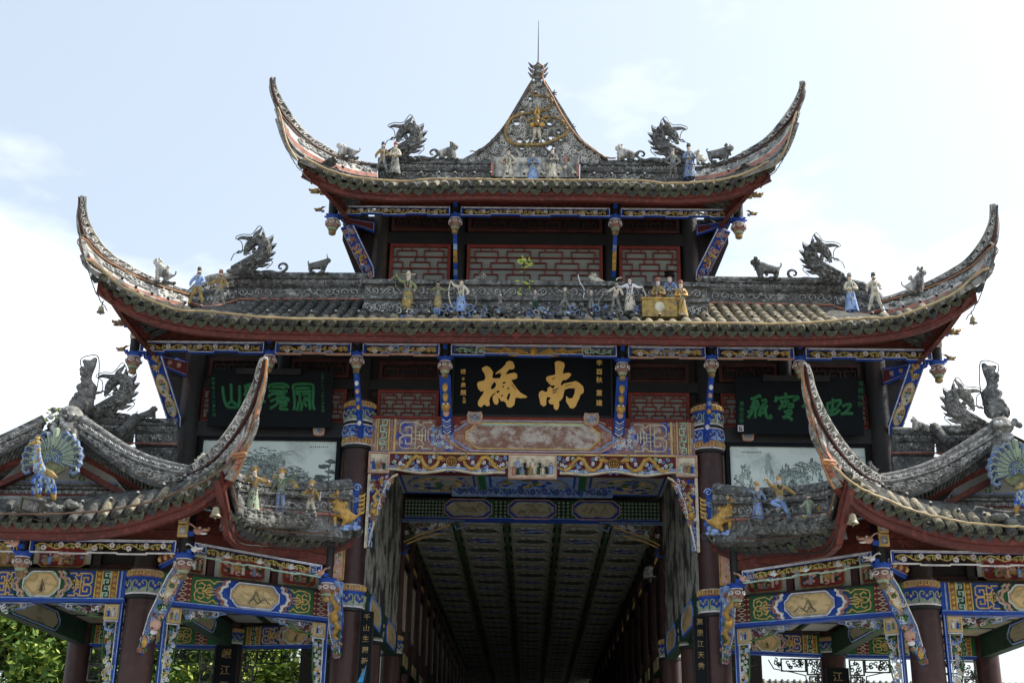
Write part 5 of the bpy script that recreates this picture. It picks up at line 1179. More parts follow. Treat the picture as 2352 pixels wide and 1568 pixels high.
def carved_spandrel(parent, F, W, H, flip=False, kind='flower', seed=0):
    """corner bracket: F origin at the top inner corner; extends +u and down"""
    o = None; mb = MB(flip); rn = random.Random(seed)
    mb.fbox(F, 0, .045, -H, 0, -.05, .03, 'blue'); mb.fbox(F, .005, .018, -H, 0, .03, .036, 'lblue')
    mb.fbox(F, .05, .28, -.25, -.02, -.03, .03, 'cream'); rect_ring(mb, F, .07, .26, -.23, -.04, .024, .02, 'goldline', .03)
    o = mb.build('carved_spandrel', parent)
    c = MB(flip); tiny_people(c, F, .09, .24, -.21, .13, ['white', 'blue'] if seed % 2 else ['olive', 'lblue'], seed); c.build('figure_plaque', o)
    c = MB(flip)
    c.ribbon(F, [(.28, -.02), (W*.95, -.02), (W, -.04), (W*.9, -.06), (W*.86, -.10), (W*.76, -.10), (W*.72, -.13)], .03, .04, 'sblue')
    vmeander(c, F, W*.76, W*.88, -.09, -.02, 'white', .012, .04)
    c.ribbon(F, [(.28, -.22), (W*.5, -.19), (W*.72, -.12)], .024, .04, 'leaf_paint' if kind == 'flower' else 'white')
    vine(c, F, .30, W*.72, -.17, -.03, 'relief', 'leaf_paint', 'white', .018, .03, -.01, seed, .3)
    for i in range(8): c.ribbon(F, spiral(rn.uniform(.32, W*.6), rn.uniform(-.15, -.05), .04, rn.random()*6, 1, 1, 6), .018, .03, rn.choice(['white', 'lblue', 'white', 'wine']))
    c.build('openwork_rail', o)
    c = MB(flip)
    c.ribbon(F, [(.05, -.27), (.26, -.27), (.26, -.34)], .02, .03, 'white'); c.ribbon(F, [(.24, -.28), (.24, -.40), (.18, -.40), (.18, -.34)], .02, .03, 'lblue')
    c.ribbon(F, [(.25, -.40), (.23, -H*.55), (.16, -H*.8), (.08, -H)], .018, .03, 'leaf_paint' if kind == 'flower' else 'white'); c.ribbon(F, [(.075, -.28), (.07, -H)], .016, .03, 'white')
    for i in range(60):
        v = -.36-i*(H-.50)/60; wv = .20*(1+v/H*.62)
        q = rn.random()
        if q < .4: flower(c, F, .08+rn.uniform(.1, .9)*wv, v, .035, 'white', 'cream', 0, 5, .03)
        elif q < .7: leaf(c, F, .08+.5*wv, v, rn.random()*6, .09, 'leaf_paint', .0)
        else: c.ribbon(F, spiral(.08+rn.uniform(.2, .8)*wv, v, .035, rn.random()*6, 1, 1, 6), .016, .03, rn.choice(['white', 'goldline', 'lblue']))
    for i in range(4): c.ribbon(F, [(.06, -H+.28-i*.07), (.14-.015*i, -H+.28-i*.07), (.14-.015*i, -H+.24-i*.07), (.09, -H+.24-i*.07)], .02, .03, 'sblue')
    c.build('openwork_drop', o)
    return o
class FF(Plane):
    pass
def fwall(p0, p1, flip):
    F = wallF(p0, p1); F.flip = flip; return F
def mF_(F, flip):   # orient helper: geometry is in left coordinates, flipping happens in the builder
    F.flip = flip; return F
paves = []
for fl in (False, True):
    side = 'right' if fl else 'left'
    pav = thing('side_pavilion', f'painted open pavilion with a front gable on the {side} side of the gate tower', 'pavilion', ((6.0 if fl else -6.0), -2, 0)); paves.append(pav)
    sx = -1 if fl else 1
    def col2(x, y, z0, z1, r, m, caps=()): return column(pav, sx*x, y, z0, z1, r, m, caps)
    col2(-6.0, -2, 0, 5.2, .255, 'col', (('dn', 4.78, 5.16),)); col2(-6.0, -2, 5.2, 6.0, .2, 'darkwood')
    col2(-8.95, -2, 0, 5.2, .255, 'col', (('dn', 4.78, 5.16),)); col2(-8.95, 4, 0, 5.2, .25, 'col'); col2(-5.95, 4, 0, 5.2, .25, 'col', (('dn', 4.8, 5.1),)); col2(-3.1, 3.2, 0, 5.2, .23, 'col', (('dn', 4.8, 5.15),))
    # beams
    F = fwall((-8.75, -2.12, 4.72), (-6.26, -2.12, 4.72), fl); H = .42; L = F.L
    painted_beam(pav, F, H, [('beads', .12, .45), ('keyL', .47, .80), ('cartG', .80, L-.92), ('keyR', L-.90, L-.50), ('beads', L-.48, L-.12), ('blue', L-.12, L)])
    a = V((-5.82, -1.95, 4.72)); b = V((-3.30, -.22, 4.72)); d = (b-a).normalized(); n_ = V((d.y, -d.x, 0))*.14
    F = fwall(a+n_, b+n_, fl); L = F.L
    painted_beam(pav, F, H, [('lozenge', .22, .50), ('rosL', .52, 1.0), ('cartB', .98, L-.92), ('rosR', L-.94, L-.50), ('lozenge', L-.46, L-.16)])
    for (p, q) in (((-8.75, 3.9, 4.78), (-6.2, 3.9, 4.78)), ((-5.72, 3.9, 4.78), (-3.3, 3.3, 4.78))):
        F = fwall(p, q, fl); L = F.L; painted_beam(pav, F, .36, [('beads', .1, .4), ('keyL', .42, .8), ('cartG', .8, L-1.0), ('rosR', L-1.0, L-.5), ('lozenge', L-.45, L-.2)], name='rear_beam')
    for (p, q) in (((-8.9, -1.75, 4.75), (-8.9, 3.8, 4.75)), ((-5.98, -1.75, 4.75), (-5.98, 3.8, 4.75)), ((-3.1, .3, 4.75), (-3.1, 3.0, 4.75))):
        mb = MB(fl); mb.beam(V(p)+V((0, 0, .2)), V(q)+V((0, 0, .2)), .2, .4, 'dgreen'); o = mb.build('cross_beam', pav)
        for sd_ in (-1, 1):
            F = Plane(V(p)+V((sd_*.101, 0, 0)) if sd_ > 0 else V((p[0]-.101, q[1], p[2])), (0, 1, 0) if sd_ > 0 else (0, -1, 0), (0, 0, 1)); Ln = abs(q[1]-p[1])
            c = MB(fl); c.poly(F, octa(Ln*.3, Ln*.7, .06, .34, .2), 0, .01, 'ink_pale'); c.ribbon(F, octa(Ln*.28, Ln*.72, .03, .37, .2), .03, .02, 'lblue', True); c.build('cartouche', o)
    # ceiling boards
    k = 0
    for i in range(4):
        for j in range(5):
            x = -8.8+i*.70; y = -1.7+j*1.1; mb = MB(fl); mb.box(x+.03, x+.67, y+.04, y+1.06, 5.16, 5.19, 'dgreen'); mb.box(x+.09, x+.61, y+.12, y+.98, 5.145, 5.16, 'plaster'); mb.box(x+.14, x+.56, y+.2, y+.9, 5.14, 5.145, 'ink_pale'); mb.build('ceiling_panel', pav)
    for i in range(4):
        for j in range(3):
            x = -5.8+i*.68; y = .1+j*1.1; mb = MB(fl); mb.box(x+.03, x+.65, y+.04, y+1.06, 5.16, 5.19, 'dgreen'); mb.box(x+.09, x+.59, y+.12, y+.98, 5.145, 5.16, 'plaster'); mb.build('ceiling_panel', pav)
    mb = MB(fl); mb.box(-9.1, -3.2, .0, 4.1, 5.2, 5.26, 'red_dark'); mb.box(-9.1, -5.9, -2.0, 0, 5.2, 5.26, 'red_dark'); mb.build('ceiling', pav)
    # painted cells above the beams
    mb = MB(fl); mb.box(-9.2, -6.0, -1.92, -1.86, 5.18, 6.0, 'darkwood'); mb.beam((-5.9, -1.80, 5.6), (-3.2, .08, 5.6), .06, .84, 'darkwood'); mb.build('back_board', pav)
    def cell(F, u0, u1, v0, v1, m, seed):
        mb = MB(fl); mb.fbox(F, u0, u1, v0, v1, -.03, 0, 'plaster'); q = u1-u0; pts = [(u0+q*.16, v0+.03), (u1-q*.16, v0+.03), (u1-q*.1, v0+.07), (u1-q*.1, v1-.06), (u1-q*.16, v1-.02), (u0+q*.16, v1-.02), (u0+q*.1, v1-.06), (u0+q*.1, v0+.07)]
        mb.poly(F, pts, 0, .012, m); mb.ribbon(F, pts, .025, .014, 'yellow', True); o = mb.build('painted_cell', pav)
        c = MB(fl); rn = random.Random(seed)
        rubble(c, lambda u, v, w2: F(u, v, w2+.012), u0+q*.13, u1-q*.13, v0+.05, v1-.05, 26, ['terra', 'dgreen', 'yellow', 'sblue', 'wine', 'peach'], .02, .05, .004, seed, 2.4); tiny_people(c, lambda u, v, w2: F(u, v, w2*.3+.014), u0+q*.2, u1-q*.2, v0+.06, .19, rn.sample(['olive', 'lblue', 'cream', 'dgreen', 'peach', 'sblue'], 3), seed)
        c.build('painted_figures', o)
    F = wallF((-8.75, -2.0, 5.19), (-6.2, -2.0, 5.19)); cell(F, .95, 1.85, 0, .36, 'winepanel', 1); cell(F, 0, .8, 0, .36, 'yellow', 2)
    for u in (.82, 1.90): mb = MB(fl); mb.fbox(F, u, u+.12, 0, .4, -.05, .03, 'darkwood'); mb.build('strut', pav)
    F = wallF(a+V((0, 0, .47)), b+V((0, 0, .47))); L = F.L
    for i, (u0, u1) in enumerate(((.35, .75), (.9, 1.85), (2.0, 2.75))): cell(F, u0, u1, 0, .34, 'winepanel', 4+i)
    for u in (.77, 1.88, 2.78): mb = MB(fl); mb.fbox(F, u, u+.10, 0, .36, -.05, .03, 'red_dark'); mb.build('strut', pav)
    # posts, openwork, red boards
    posts = [((-5.08, -3.3), 5.02, .10), ((-7.46, -3.3), 5.02, .095), ((-3.26, -1.42), 5.02, .09)]
    for (x, y), z, r in posts: hanging_post(pav, sx*x, y, z, 5.85, r, beast=(x < -6))
    def lp_(p, q, st):
        if fl: lintel_panel(pav, (-q[0], q[1], q[2]), (-p[0], p[1], p[2]), .19, st)
        else: lintel_panel(pav, p, q, .19, st)
    lp_((-7.35, -3.34, 5.19), (-5.20, -3.34, 5.19), 'vine'); lp_((-9.3, -3.34, 5.19), (-7.57, -3.34, 5.19), 'vine'); lp_((-4.98, -3.24, 5.19), (-3.36, -1.56, 5.19), 'lotus')
    for i, z in enumerate((5.40, 5.56, 5.72)):
        mb = MB(fl); mb.box(-9.4, -5.10, -3.30, -3.22, z, z+.15, 'red'); mb.beam((-5.0, -3.22, z+.075), (-3.2, -1.36, z+.075), .08, .15, 'red'); mb.build('eave_beam', pav)
    boxed_emblems(pav, -5.10, -3.47, 5.42, 'goldline', fl); beast_head(pav, (-4.86, -3.5, 5.50), fl, .75, 1, ms=('peach', 'white', 'blue')); beast_head(pav, (-4.90, -3.45, 5.24), fl, .55, 1, ms=('white', 'peach', 'blue'))
    beast_head(pav, (-3.34, -1.62, 5.25), fl, .6, -1, ms=('peach', 'white', 'blue')); beast_head(pav, (-7.52, -3.5, 5.28), fl, .7, -1, ms=('peach', 'white', 'blue'))
    # long carved braces
    for (p, q, w_, mk) in ((A(424, 1284, -3.25), A(318, 1503, -2.2), .24, 'pink'), (A(768, 1340, -1.35), A(774, 1512, -.3), .22, 'gold')):
        mb = MB(fl); d = (p-q); Ln = d.length; Vd = d.normalized(); nrm = Vd.cross(V((1, 0, 0))).normalized(); nrm = -nrm if nrm.y > 0 else nrm; U = Vd.cross(nrm).normalized(); U = -U if U.x < 0 else U
        Fb = (lambda q, U, Vd, nrm: (lambda u, v, w2=0: q+U*u+Vd*v+nrm*w2))(q, U, Vd, nrm)
        pts = [(-w_*.2, 0), (w_*.2, .02), (w_*.36, .3*Ln), (w_*.5, .45*Ln), (w_*.5, .85*Ln), (w_*.3, Ln), (-w_*.3, Ln), (-w_*.5, .8*Ln), (-w_*.5, .4*Ln), (-w_*.3, .2*Ln)]
        mb.poly(Fb, pts, -.1, 0, 'sblue' if mk == 'pink' else 'lblue'); o = mb.build('carved_brace', pav, 'long carved brace with dragon head and floral medallion' if mk == 'pink' else 'carved brace with a coiled golden dragon')
        c = MB(fl); rn = random.Random(12)
        c.ribbon(Fb, pts[1:5], .02, .02, 'blue'); c.ribbon(Fb, pts[6:10], .02, .02, 'white')
        for i in range(70):
            v = rn.uniform(.06, .97)*Ln; c.ribbon(Fb, spiral(rn.uniform(-.3, .3)*w_, v, .045, rn.random()*6, 1.1, 1, 6), .02, .045, rn.choice(['peach', 'white', 'pink', 'sblue', 'lblue', 'leaf_paint', 'terra']))
        if mk == 'pink':
            m_ = [(math.cos(t)*w_*.27, .74*Ln+math.sin(t)*.11*Ln) for t in [i*math.pi/8 for i in range(16)]]; c.poly(Fb, m_, 0, .05, 'cream'); c.ribbon(Fb, m_, .014, .06, 'goldline', True); flower(c, Fb, 0, .75*Ln, .045, 'leaf_paint', 'pink', .05)
            c.ball(Fb(.03, .36*Ln, .06), (.09, .07, .10), 'peach', 8, 5); c.ball(Fb(.06, .30*Ln, .1), (.06, .05, .04), 'white', 7, 4); c.ball(Fb(.02, .34*Ln, .12), (.03, .03, .02), 'winepanel', 6, 4); c.ball(Fb(0, .16*Ln, .05), (.05, .04, .09), 'gold', 7, 5)
        else:
            c.tube(smooth_path([Fb(.02, .95*Ln, .05), Fb(-.05, .85*Ln, .07), Fb(.04, .72*Ln, .07), Fb(-.05, .6*Ln, .08), Fb(.04, .48*Ln, .08), Fb(-.03, .36*Ln, .08), Fb(.03, .3*Ln, .06)], 24), [.02+.022*math.sin(math.pi*i/23) for i in range(24)], 7, 'gold'); c.ball(Fb(0, .62*Ln, .12), (.06, .05, .06), 'gold', 8, 5)
            for i in range(6): c.ribbon(Fb, [(-.06+.02*i, .05), (-.05+.02*i, .18*Ln), (-.06+.024*i, .26*Ln)], .016, .03, 'white' if i % 2 else 'sblue')
        c.build('brace_carving', o)
    a_, b_, c_, d_ = A(355, 1272, -1.9), A(412, 1258, -3.2), A(412, 1278, -3.2), A(357, 1306, -1.9)
    mb = MB(fl); e = V((0, .05, -.03)); vs = [a_, b_, c_, d_, a_+e, b_+e, c_+e, d_+e]; mb.add(vs, [(0, 1, 2, 3), (7, 6, 5, 4), (0, 4, 5, 1), (1, 5, 6, 2), (2, 6, 7, 3), (3, 7, 4, 0)], 'blue')
    Fq = (lambda a_, b_, c_, d_: (lambda u, v, w2: (d_.lerp(c_, u)).lerp(a_.lerp(b_, u), v)+V((0, -w2-.002, 0))))(a_, b_, c_, d_); mb.poly(Fq, [(.08, .2), (.95, .2), (.95, .86), (.08, .86)], 0, .006, 'wine'); mb.ribbon(Fq, [(.06, .16), (.96, .16), (.96, .9), (.06, .9)], .016, .01, 'white', True)
    for q in (.25, .5, .75): mb.ball(Fq(q, .5, .01), (.05, .02, .05), 'goldline', 6, 4)
    mb.build('wing_board', pav)
    # spandrels beside the columns
    for (O, U, s_) in (((-6.28, -2.05, 4.66), (-1, 0, 0), 1), (tuple(V((-5.70, -1.88, 4.66))), tuple(d if False else (b-a).normalized()), 2), (tuple(V((-3.38, -.30, 4.66))), tuple(-(b-a).normalized()), 3), ((-8.66, -2.05, 4.66), (1, 0, 0), 4)):
        Uv = V(U).normalized(); Nn = V((0, -1, 0)) if abs(Uv.y) < .01 else (V((Uv.y, -Uv.x, 0)) if V((Uv.y, -Uv.x, 0)).y < 0 else -V((Uv.y, -Uv.x, 0)))
        Fs = (lambda O, Uv, Nn: (lambda u, v, w2=0: V(O)+Uv*u+V((0, 0, v))+Nn*w2))(O, Uv, Nn)
        carved_spandrel(pav, Fs, 1.0, 1.45, fl, 'flower', s_)
    for (O, U, s_) in (((-6.2, 3.85, 4.70), (-1, 0, 0), 7), ((-5.7, 3.85, 4.70), (1, 0, 0), 8), ((-3.35, 3.3, 4.70), (-1, 0, 0), 5), ((-8.7, 3.85, 4.7), (1, 0, 0), 6)):
        Uv = V(U); Fs = (lambda O, Uv: (lambda u, v, w2=0: V(O)+Uv*u+V((0, 0, v))+V((0, -w2, 0))))(O, Uv)
        c = MB(fl); rn = random.Random(s_)
        rect_ring(c, Fs, .03, .30, -.32, -.03, .03, .04, 'relief_dark'); rect_ring(c, Fs, .03, .26, -.64, -.36, .03, .04, 'relief_dark'); rect_ring(c, Fs, .33, .80, -.26, -.03, .025, .04, 'dgreen')
        for i in range(26): c.ribbon(Fs, spiral(rn.uniform(.06, .28), rn.uniform(-.6, -.05), .05, rn.random()*6, 1, 1, 6), .02, .03, rn.choice(['black', 'dgreen', 'darkwood', 'relief_dark']))  # dark colours put the backlit silhouette into the carving
        for i in range(20): c.ribbon(Fs, spiral(rn.uniform(.36, .95), rn.uniform(-.2, -.05), .05, rn.random()*6, 1, 1, 6), .02, .03, rn.choice(['black', 'dgreen', 'darkwood']))
        c.ribbon(Fs, [(.30, -.62), (.34, -.34), (.6, -.28), (.95, -.22), (1.05, -.05)], .02, .03, 'darkwood'); c.build('rear_spandrel', pav)
    mb = MB(fl); mb.box(-4.9, -3.2, 6.0, 6.1, 0, 5.0, 'darkwood'); mb.build('rear_dark_fill', pav)  # plain dark panel added to fill the dark space behind the bay
    # ---------------- roof of the pavilion
    wr = empty_part('pavilion_roof', pav)
    wc = [A(131, 1192, -4.0), A(213, 1189, -4.0), A(280, 1180, -4.02), A(337, 1165, -4.1), A(370, 1153, -4.15), A(417, 1137, -4.28), A(447, 1122, -4.4), A(473, 1104, -4.52), A(497, 1084, -4.66), A(518, 1056, -4.8)]
    fc = (rak(wc[1:])[::-1]+wc)                      # left .. right along the front
    ic = [A(518, 1056, -4.8)]+[A(*K1(x, y), Y) for x, y, Y in ((600, 780, -4.5), (645, 870, -4.15), (700, 925, -3.8), (780, 955, -3.35), (890, 982, -2.95), (985, 1000, -2.62), (1110, 1018, -2.28), (1235, 1028, -1.98), (1345, 1032, -1.72), (1430, 1025, -1.55))]
    ec = [ic[-1], A(*K1(1500, 1020), -1.42), A(*K1(1600, 985), -1.2), A(*K1(1720, 935), -.95)]
    crv = fc if not fl else mir(fc)[::-1]; eave_tiles(crv, wr, .21, seed=21, moss=.6, slope=.86)
    crv2 = ic[1:] if not fl else mir(ic[1:])[::-1]; eave_tiles(crv2, wr, .235, seed=22, moss=.5, slope=.8, outward=(-.42 if fl else .42, -.9, 0))
    crv3 = ec if not fl else mir(ec)[::-1]; eave_tiles(crv3, wr, .17, seed=23, moss=.3)
    for nm, cv, inn in (('eave_board', fc, [V((-9.6, -3.2, 5.92)), V((-7.2, -3.2, 5.88)), V((-5.3, -3.2, 5.92)), V((-5.0, -3.22, 6.0))]), ('inner_eave_board', ic, [V((-5.0, -3.22, 6.0)), V((-4.4, -2.6, 5.92)), V((-3.2, -1.36, 5.88))]), ('return_eave_board', ec, [V((-3.2, -1.36, 5.88)), V((-3.1, -1.2, 5.9))])):
        mb = MB(fl); fascia(mb, cv, .08, .28, .05, 60); mb.build(nm, wr); mb = MB(fl); soffit(mb, cv, inn, .28, .17, 60); mb.build('soffit', wr)
    # roof body behind the rake
    mb = MB(fl)
    prof = [A(*KG(x, y), -3.0) for x, y in ((640, 600), (850, 720), (1000, 815), (1150, 900), (1300, 960), (1450, 1000), (1568, 1030))]
    pl = [V((2*XG-p.x, p.y, p.z)) for p in prof[::-1]]; pp = pl+prof[1:]
    vs = []
    for p in pp: vs += [p+V((0, .02, -.05)), V((p.x, .0, p.z-.05))]
    mb.add(vs, [(i*2, i*2+1, i*2+3, i*2+2) for i in range(len(pp)-1)], 'tile'); mb.build('roof_slope', wr)
    mb = MB(fl); e_ = smooth_path(fc, 40); t_ = smooth_path([V((-9.4, -3.3, 6.05)), V((-7.2, -3.3, 6.02)), V((-5.35, -3.5, 6.15))], 40); vs = []
    for p, q in zip(e_, t_): vs += [p+V((0, .03, -.03)), q]
    mb.add(vs, [(i*2, i*2+1, i*2+3, i*2+2) for i in range(39)], 'tile'); mb.build('tile_bed', wr)
    mb = MB(fl); e_ = smooth_path(ic, 40); t_ = smooth_path([V((-5.3, -3.6, 6.2)), V((-4.6, -2.9, 6.15)), V((-3.5, -1.0, 6.1))], 40); vs = []
    for p, q in zip(e_, t_): vs += [p+V((0, .03, -.03)), q]
    mb.add(vs, [(i*2, i*2+1, i*2+3, i*2+2) for i in range(39)], 'tile'); mb.build('tile_bed', wr)
    def PG(l, Y0=-3.2, Y1=None): return [A(*KG(x, y), Y0+((Y1-Y0)*i/(len(l)-1) if Y1 is not None else 0)) for i, (x, y) in enumerate(l)]
    T0 = PG([(700, 610), (850, 712), (1000, 808), (1150, 893), (1300, 955), (1450, 998), (1568, 1024), (1700, 1040)], -3.3, -3.8)
    B1 = PG([(700, 690), (850, 785), (1000, 880), (1150, 965), (1300, 1022), (1450, 1065), (1568, 1092), (1700, 1100)], -3.32, -3.82)
    B2 = PG([(670, 745), (850, 885), (1000, 985), (1150, 1085), (1300, 1160), (1500, 1225)], -3.32, -3.7)
    B3 = PG([(735, 925), (900, 1015), (1050, 1105), (1200, 1190), (1330, 1265), (1430, 1310)], -3.3, -3.5)
    B4 = PG([(735, 990), (900, 1075), (1100, 1190), (1300, 1305)], -3.26)
    B5t = PG([(600, 985), (700, 1030), (900, 1145), (1100, 1255), (1290, 1340)], -3.22); B5b = PG([(520, 1000), (640, 1062), (850, 1180), (1050, 1290), (1190, 1350)], -3.22)
    for mir_ in (False, True):
        g_ = (lambda l: rak(l)) if mir_ else (lambda l: l)
        S = Strip(g_(T0), g_(B1), 30); mb = MB(fl); mb.strip(S, 0, S.L, 0, S.H, .2, 'relief_dark', 30); rk = mb.build('rake_ridge', wr)
        c = MB(fl); c.tube([S(S.L*i/24, S.H, -.08) for i in range(25)], [.085-.0018*i for i in range(25)], 8, 'stucco_dark'); c.ribbon(S, [(S.L*i/24, S.H*.05) for i in range(25)], .06, .05, 'stucco_mid'); c.build('ridge_cap', rk)
        c = MB(fl); scrollband(c, S, .1, S.L-.05, S.H*.2, S.H*.75, 'relief', .022, .03); c.build('scroll_relief', rk)
        S = Strip(g_(B1), g_(B2), 30); c = MB(fl); c.strip(S, 0, S.L, 0, S.H, .15, 'relief_dark', 30); c.build('relief_band', rk)
        c = MB(fl); rubble(c, S, .05, S.L-.05, S.H*.06, S.H*.9, 230, ['relief', 'relief_dark', 'stucco_mid'], .015, .045, .05, 7)
        for i in range(20): c.ribbon(S, spiral(S.L*(i+.5)/20, S.H*.5, S.H*.28, i*1.3, 1.1, 1, 8), .02, .05, 'relief')
        c.build('dragon_relief', rk)
        S = Strip(g_(B2), g_(B3), 30); c = MB(fl); c.strip(S, 0, S.L, 0, S.H, .1, 'tile', 30); c.ribbon(S, [(S.L*i/30, S.H*.9) for i in range(31)], .05, .05, 'tile')
        for i in range(24): c.fbox(S, S.L*i/24, S.L*i/24+.03, 0, S.H*.8, 0, .03, 'tile')
        c.build('rake_tiles', rk)
        S = Strip(g_(B3[:6]), g_(B4), 24); c = MB(fl); c.strip(S, 0, S.L, 0, S.H, .08, 'red', 24); c.build('barge_board', rk)
        S = Strip(g_(B5t), g_(B5b), 24); c = MB(fl); c.strip(S, 0, S.L, 0, S.H, .10, 'red', 24); c.ribbon(S, [(S.L*i/20, S.H*.05) for i in range(21)], .03, .02, 'red_dark'); c.build('barge_board', rk)
    # gable wall
    G0 = A(*KG(0, 1340), -3.05); G1 = A(*KG(1190, 1340), -3.05); gz = A(*KG(500, 960), -3.05).z
    xr = G1.x; xl = 2*XG-xr; zb = 6.0
    F = Plane((XG, -3.02, zb), (1, 0, 0), (0, 0, 1)); hw = xr-XG
    mb = MB(fl); mb.poly(F, [(-hw, 0), (hw, 0), (.1, gz-zb+.5), (-.1, gz-zb+.5)], -.05, 0, 'plaster'); gw = mb.build('gable_wall', wr)
    zz = lambda y: A(*KG(500, y), -3.05).z-zb
    c = MB(fl)
    hwz = lambda v: hw*(1-v/(gz-zb+.5))-.02
    for y0, y1, m_, d_ in ((1165, 1185, 'sblue', .03), (1185, 1205, 'relief_dark', .05), (1215, 1240, 'stucco_dark', .07), (1292, 1332, 'red', .12), (1245, 1292, 'relief_dark', .04)):
        v1, v0 = zz(y0), zz(y1); c.fbox(F, -hwz(v0), hwz(v0), v0, v1, 0, d_, m_)
    c.build('gable_moulding', gw)
    c = MB(fl); scrollband(c, lambda u, v, w2: F(u, v, w2+.04), -hw*.85, hw*.85, zz(1290), zz(1248), 'relief', .02, .025); c.build('scroll_relief', gw)
    c = MB(fl)
    for s_ in (-1, 1):
        for (u, v) in ((.35, zz(1140)), (.55, zz(1150)), (.2, zz(1110))): c.ribbon(F, spiral(s_*u, v, .08, 0, 1.3, s_, 10), .02, .012, 'leaf_paint')
    c.build('painted_scroll', gw)
    mb = MB(fl); mb.box(xl-.3, xr+.2, -3.35, -3.0, 5.78, zb+.02, 'stucco_mid'); mb.box(xl-1.2, -5.05, -2.96, -2.9, 5.75, 6.42, 'darkwood'); mb.box(xl-.2, xr+.1, -3.12, -3.0, zb, zb+zz(1335), 'stucco'); mb.build('gable_base', wr)
    # rear ridges that run back and turn to the tower
    rb = [A(*KG(x, y), Y) for x, y, Y in ((690, 600, -3.0), (900, 628, -2.1), (1190, 640, -.9))]; rbb = [p+V((0, 0, -.42)) for p in rb]
    ridge_band('rear_ridge', wr, rb, rbb, 16, fl, 'x', seed=31, cap=.08)
    rb = [A(*KG(x, y), Y) for x, y, Y in ((1190, 648, -.9), (1380, 650, -.85), (1560, 652, -.8))]; rbb = [A(*KG(x, y), Y) for x, y, Y in ((1190, 850, -.9), (1380, 855, -.85), (1560, 860, -.8))]
    ridge_band('rear_ridge', wr, rb, rbb, 16, fl, 'vine', seed=33)
    mb = MB(fl); p0, p1 = A(*KG(1200, 610), -.95), A(*KG(1020, 762), -1.8); mb.tube([p0, p0.lerp(p1, .5)+V((0, 0, -.03)), p1], .09, 8, 'stucco_dark'); mb.tube([p0+V((0, 0, -.2)), p1+V((0, 0, -.2))], .07, 6, 'tile'); mb.build('branch_ridge', wr)
    mb = MB(fl); q0 = A(*KG(1190, 860), -.9); q1 = A(*KG(1560, 860), -.8); mb.box(q0.x-.3, q1.x, -.85, -.7, q0.z-.5, q0.z, 'stucco_dark'); mb.build('ridge_plinth', wr)
    # stucco knot at the apex
    mb = MB(fl); ap = A(*KG(600, 640), -3.3)
    mb.lathe(ap+V((0, .1, -.25)), [(.16, 0), (.19, .12), (.14, .26), (.2, .34), (.16, .44), (.1, .5)], 9, 'stucco_mid'); mb.tube(smooth_path([ap+V((.0, -.05, -.2)), ap+V((-.12, -.12, -.5)), ap+V((-.2, -.15, -.8))], 8), [.13, .12, .11, .1, .08, .07, .06, .05], 7, 'stucco_mid'); mb.tube(smooth_path([ap+V((.1, -.05, -.2)), ap+V((.22, -.12, -.45)), ap+V((.35, -.12, -.62))], 8), [.11, .1, .09, .08, .07, .07, .06, .05], 7, 'stucco_mid')
    for i in range(30): mb.ball(ap+V((0, 0, -.15))+V((random.uniform(-.2, .2), -.2, random.uniform(-.4, .3))), (.05, .05, .05), random.choice(['relief', 'stucco_dark']), 6, 4)
    mb.build('apex_knot', wr)
    # corner horn
    def PK(l): return [A(*K3(x, y), Y) for x, y, Y in l]
    T = PK([(1800, 262, -5.5), (1775, 330, -5.42), (1755, 420, -5.32), (1705, 530, -5.18), (1640, 650, -4.98), (1560, 770, -4.75), (1480, 865, -4.5), (1400, 945, -4.2), (1320, 1000, -3.9), (1240, 1030, -3.7)])
    M1 = PK([(1832, 270, -5.52), (1815, 380, -5.45), (1790, 490, -5.36), (1745, 610, -5.2), (1680, 730, -5.02), (1600, 845, -4.8), (1510, 945, -4.5), (1420, 1015, -4.2), (1330, 1060, -3.9), (1250, 1085, -3.72)])
    M2 = PK([(1768, 600, -5.3), (1735, 700, -5.2), (1680, 800, -5.08), (1620, 890, -4.92), (1550, 975, -4.72), (1470, 1040, -4.5), (1380, 1085, -4.25), (1290, 1110, -4.0)])
    M3 = PK([(1772, 640, -5.32), (1730, 780, -5.22), (1680, 880, -5.1), (1610, 960, -4.95), (1540, 1030, -4.78), (1450, 1095, -4.6), (1360, 1140, -4.45), (1270, 1180, -4.35)])
    hn = horn(wr, T, M1, M2, M3, fl, 5); horn(wr, rak(T), rak(M1), rak(M2), rak(M3), fl, 6)
    E2 = PK([(1832, 270, -5.5), (1818, 420, -5.45), (1778, 570, -5.36), (1745, 690, -5.25), (1715, 800, -5.15), (1690, 920, -5.02), (1640, 1040, -4.9), (1600, 1110, -4.8)]); I2 = PK([(1812, 290, -5.5), (1795, 430, -5.42), (1765, 570, -5.33), (1725, 700, -5.22), (1670, 830, -5.1), (1630, 930, -5.0), (1590, 1020, -4.88), (1545, 1090, -4.78)])
    S = Strip(I2, E2, 36); c = MB(fl); c.strip(S, 0, S.L, 0, S.H, .07, 'stucco_mid', 36); c.build('horn_flank', hn)
    n = 9
    for i in range(n):
        u0, u1 = S.L*(.40+.5*i/n), S.L*(.40+.5*(i+.86)/n); c = MB(fl); c.fbox(S, u0, u1, S.H*.1, S.H*.8, 0, .03, 'terra' if i % 3 else 'stucco', 3); c.build('hip_tile', hn)
    conduit('edge_cable', wr, [p+V((.015, -.03, .0)) for p in E2], .016, 'cable', 50, 4, .006, fl)
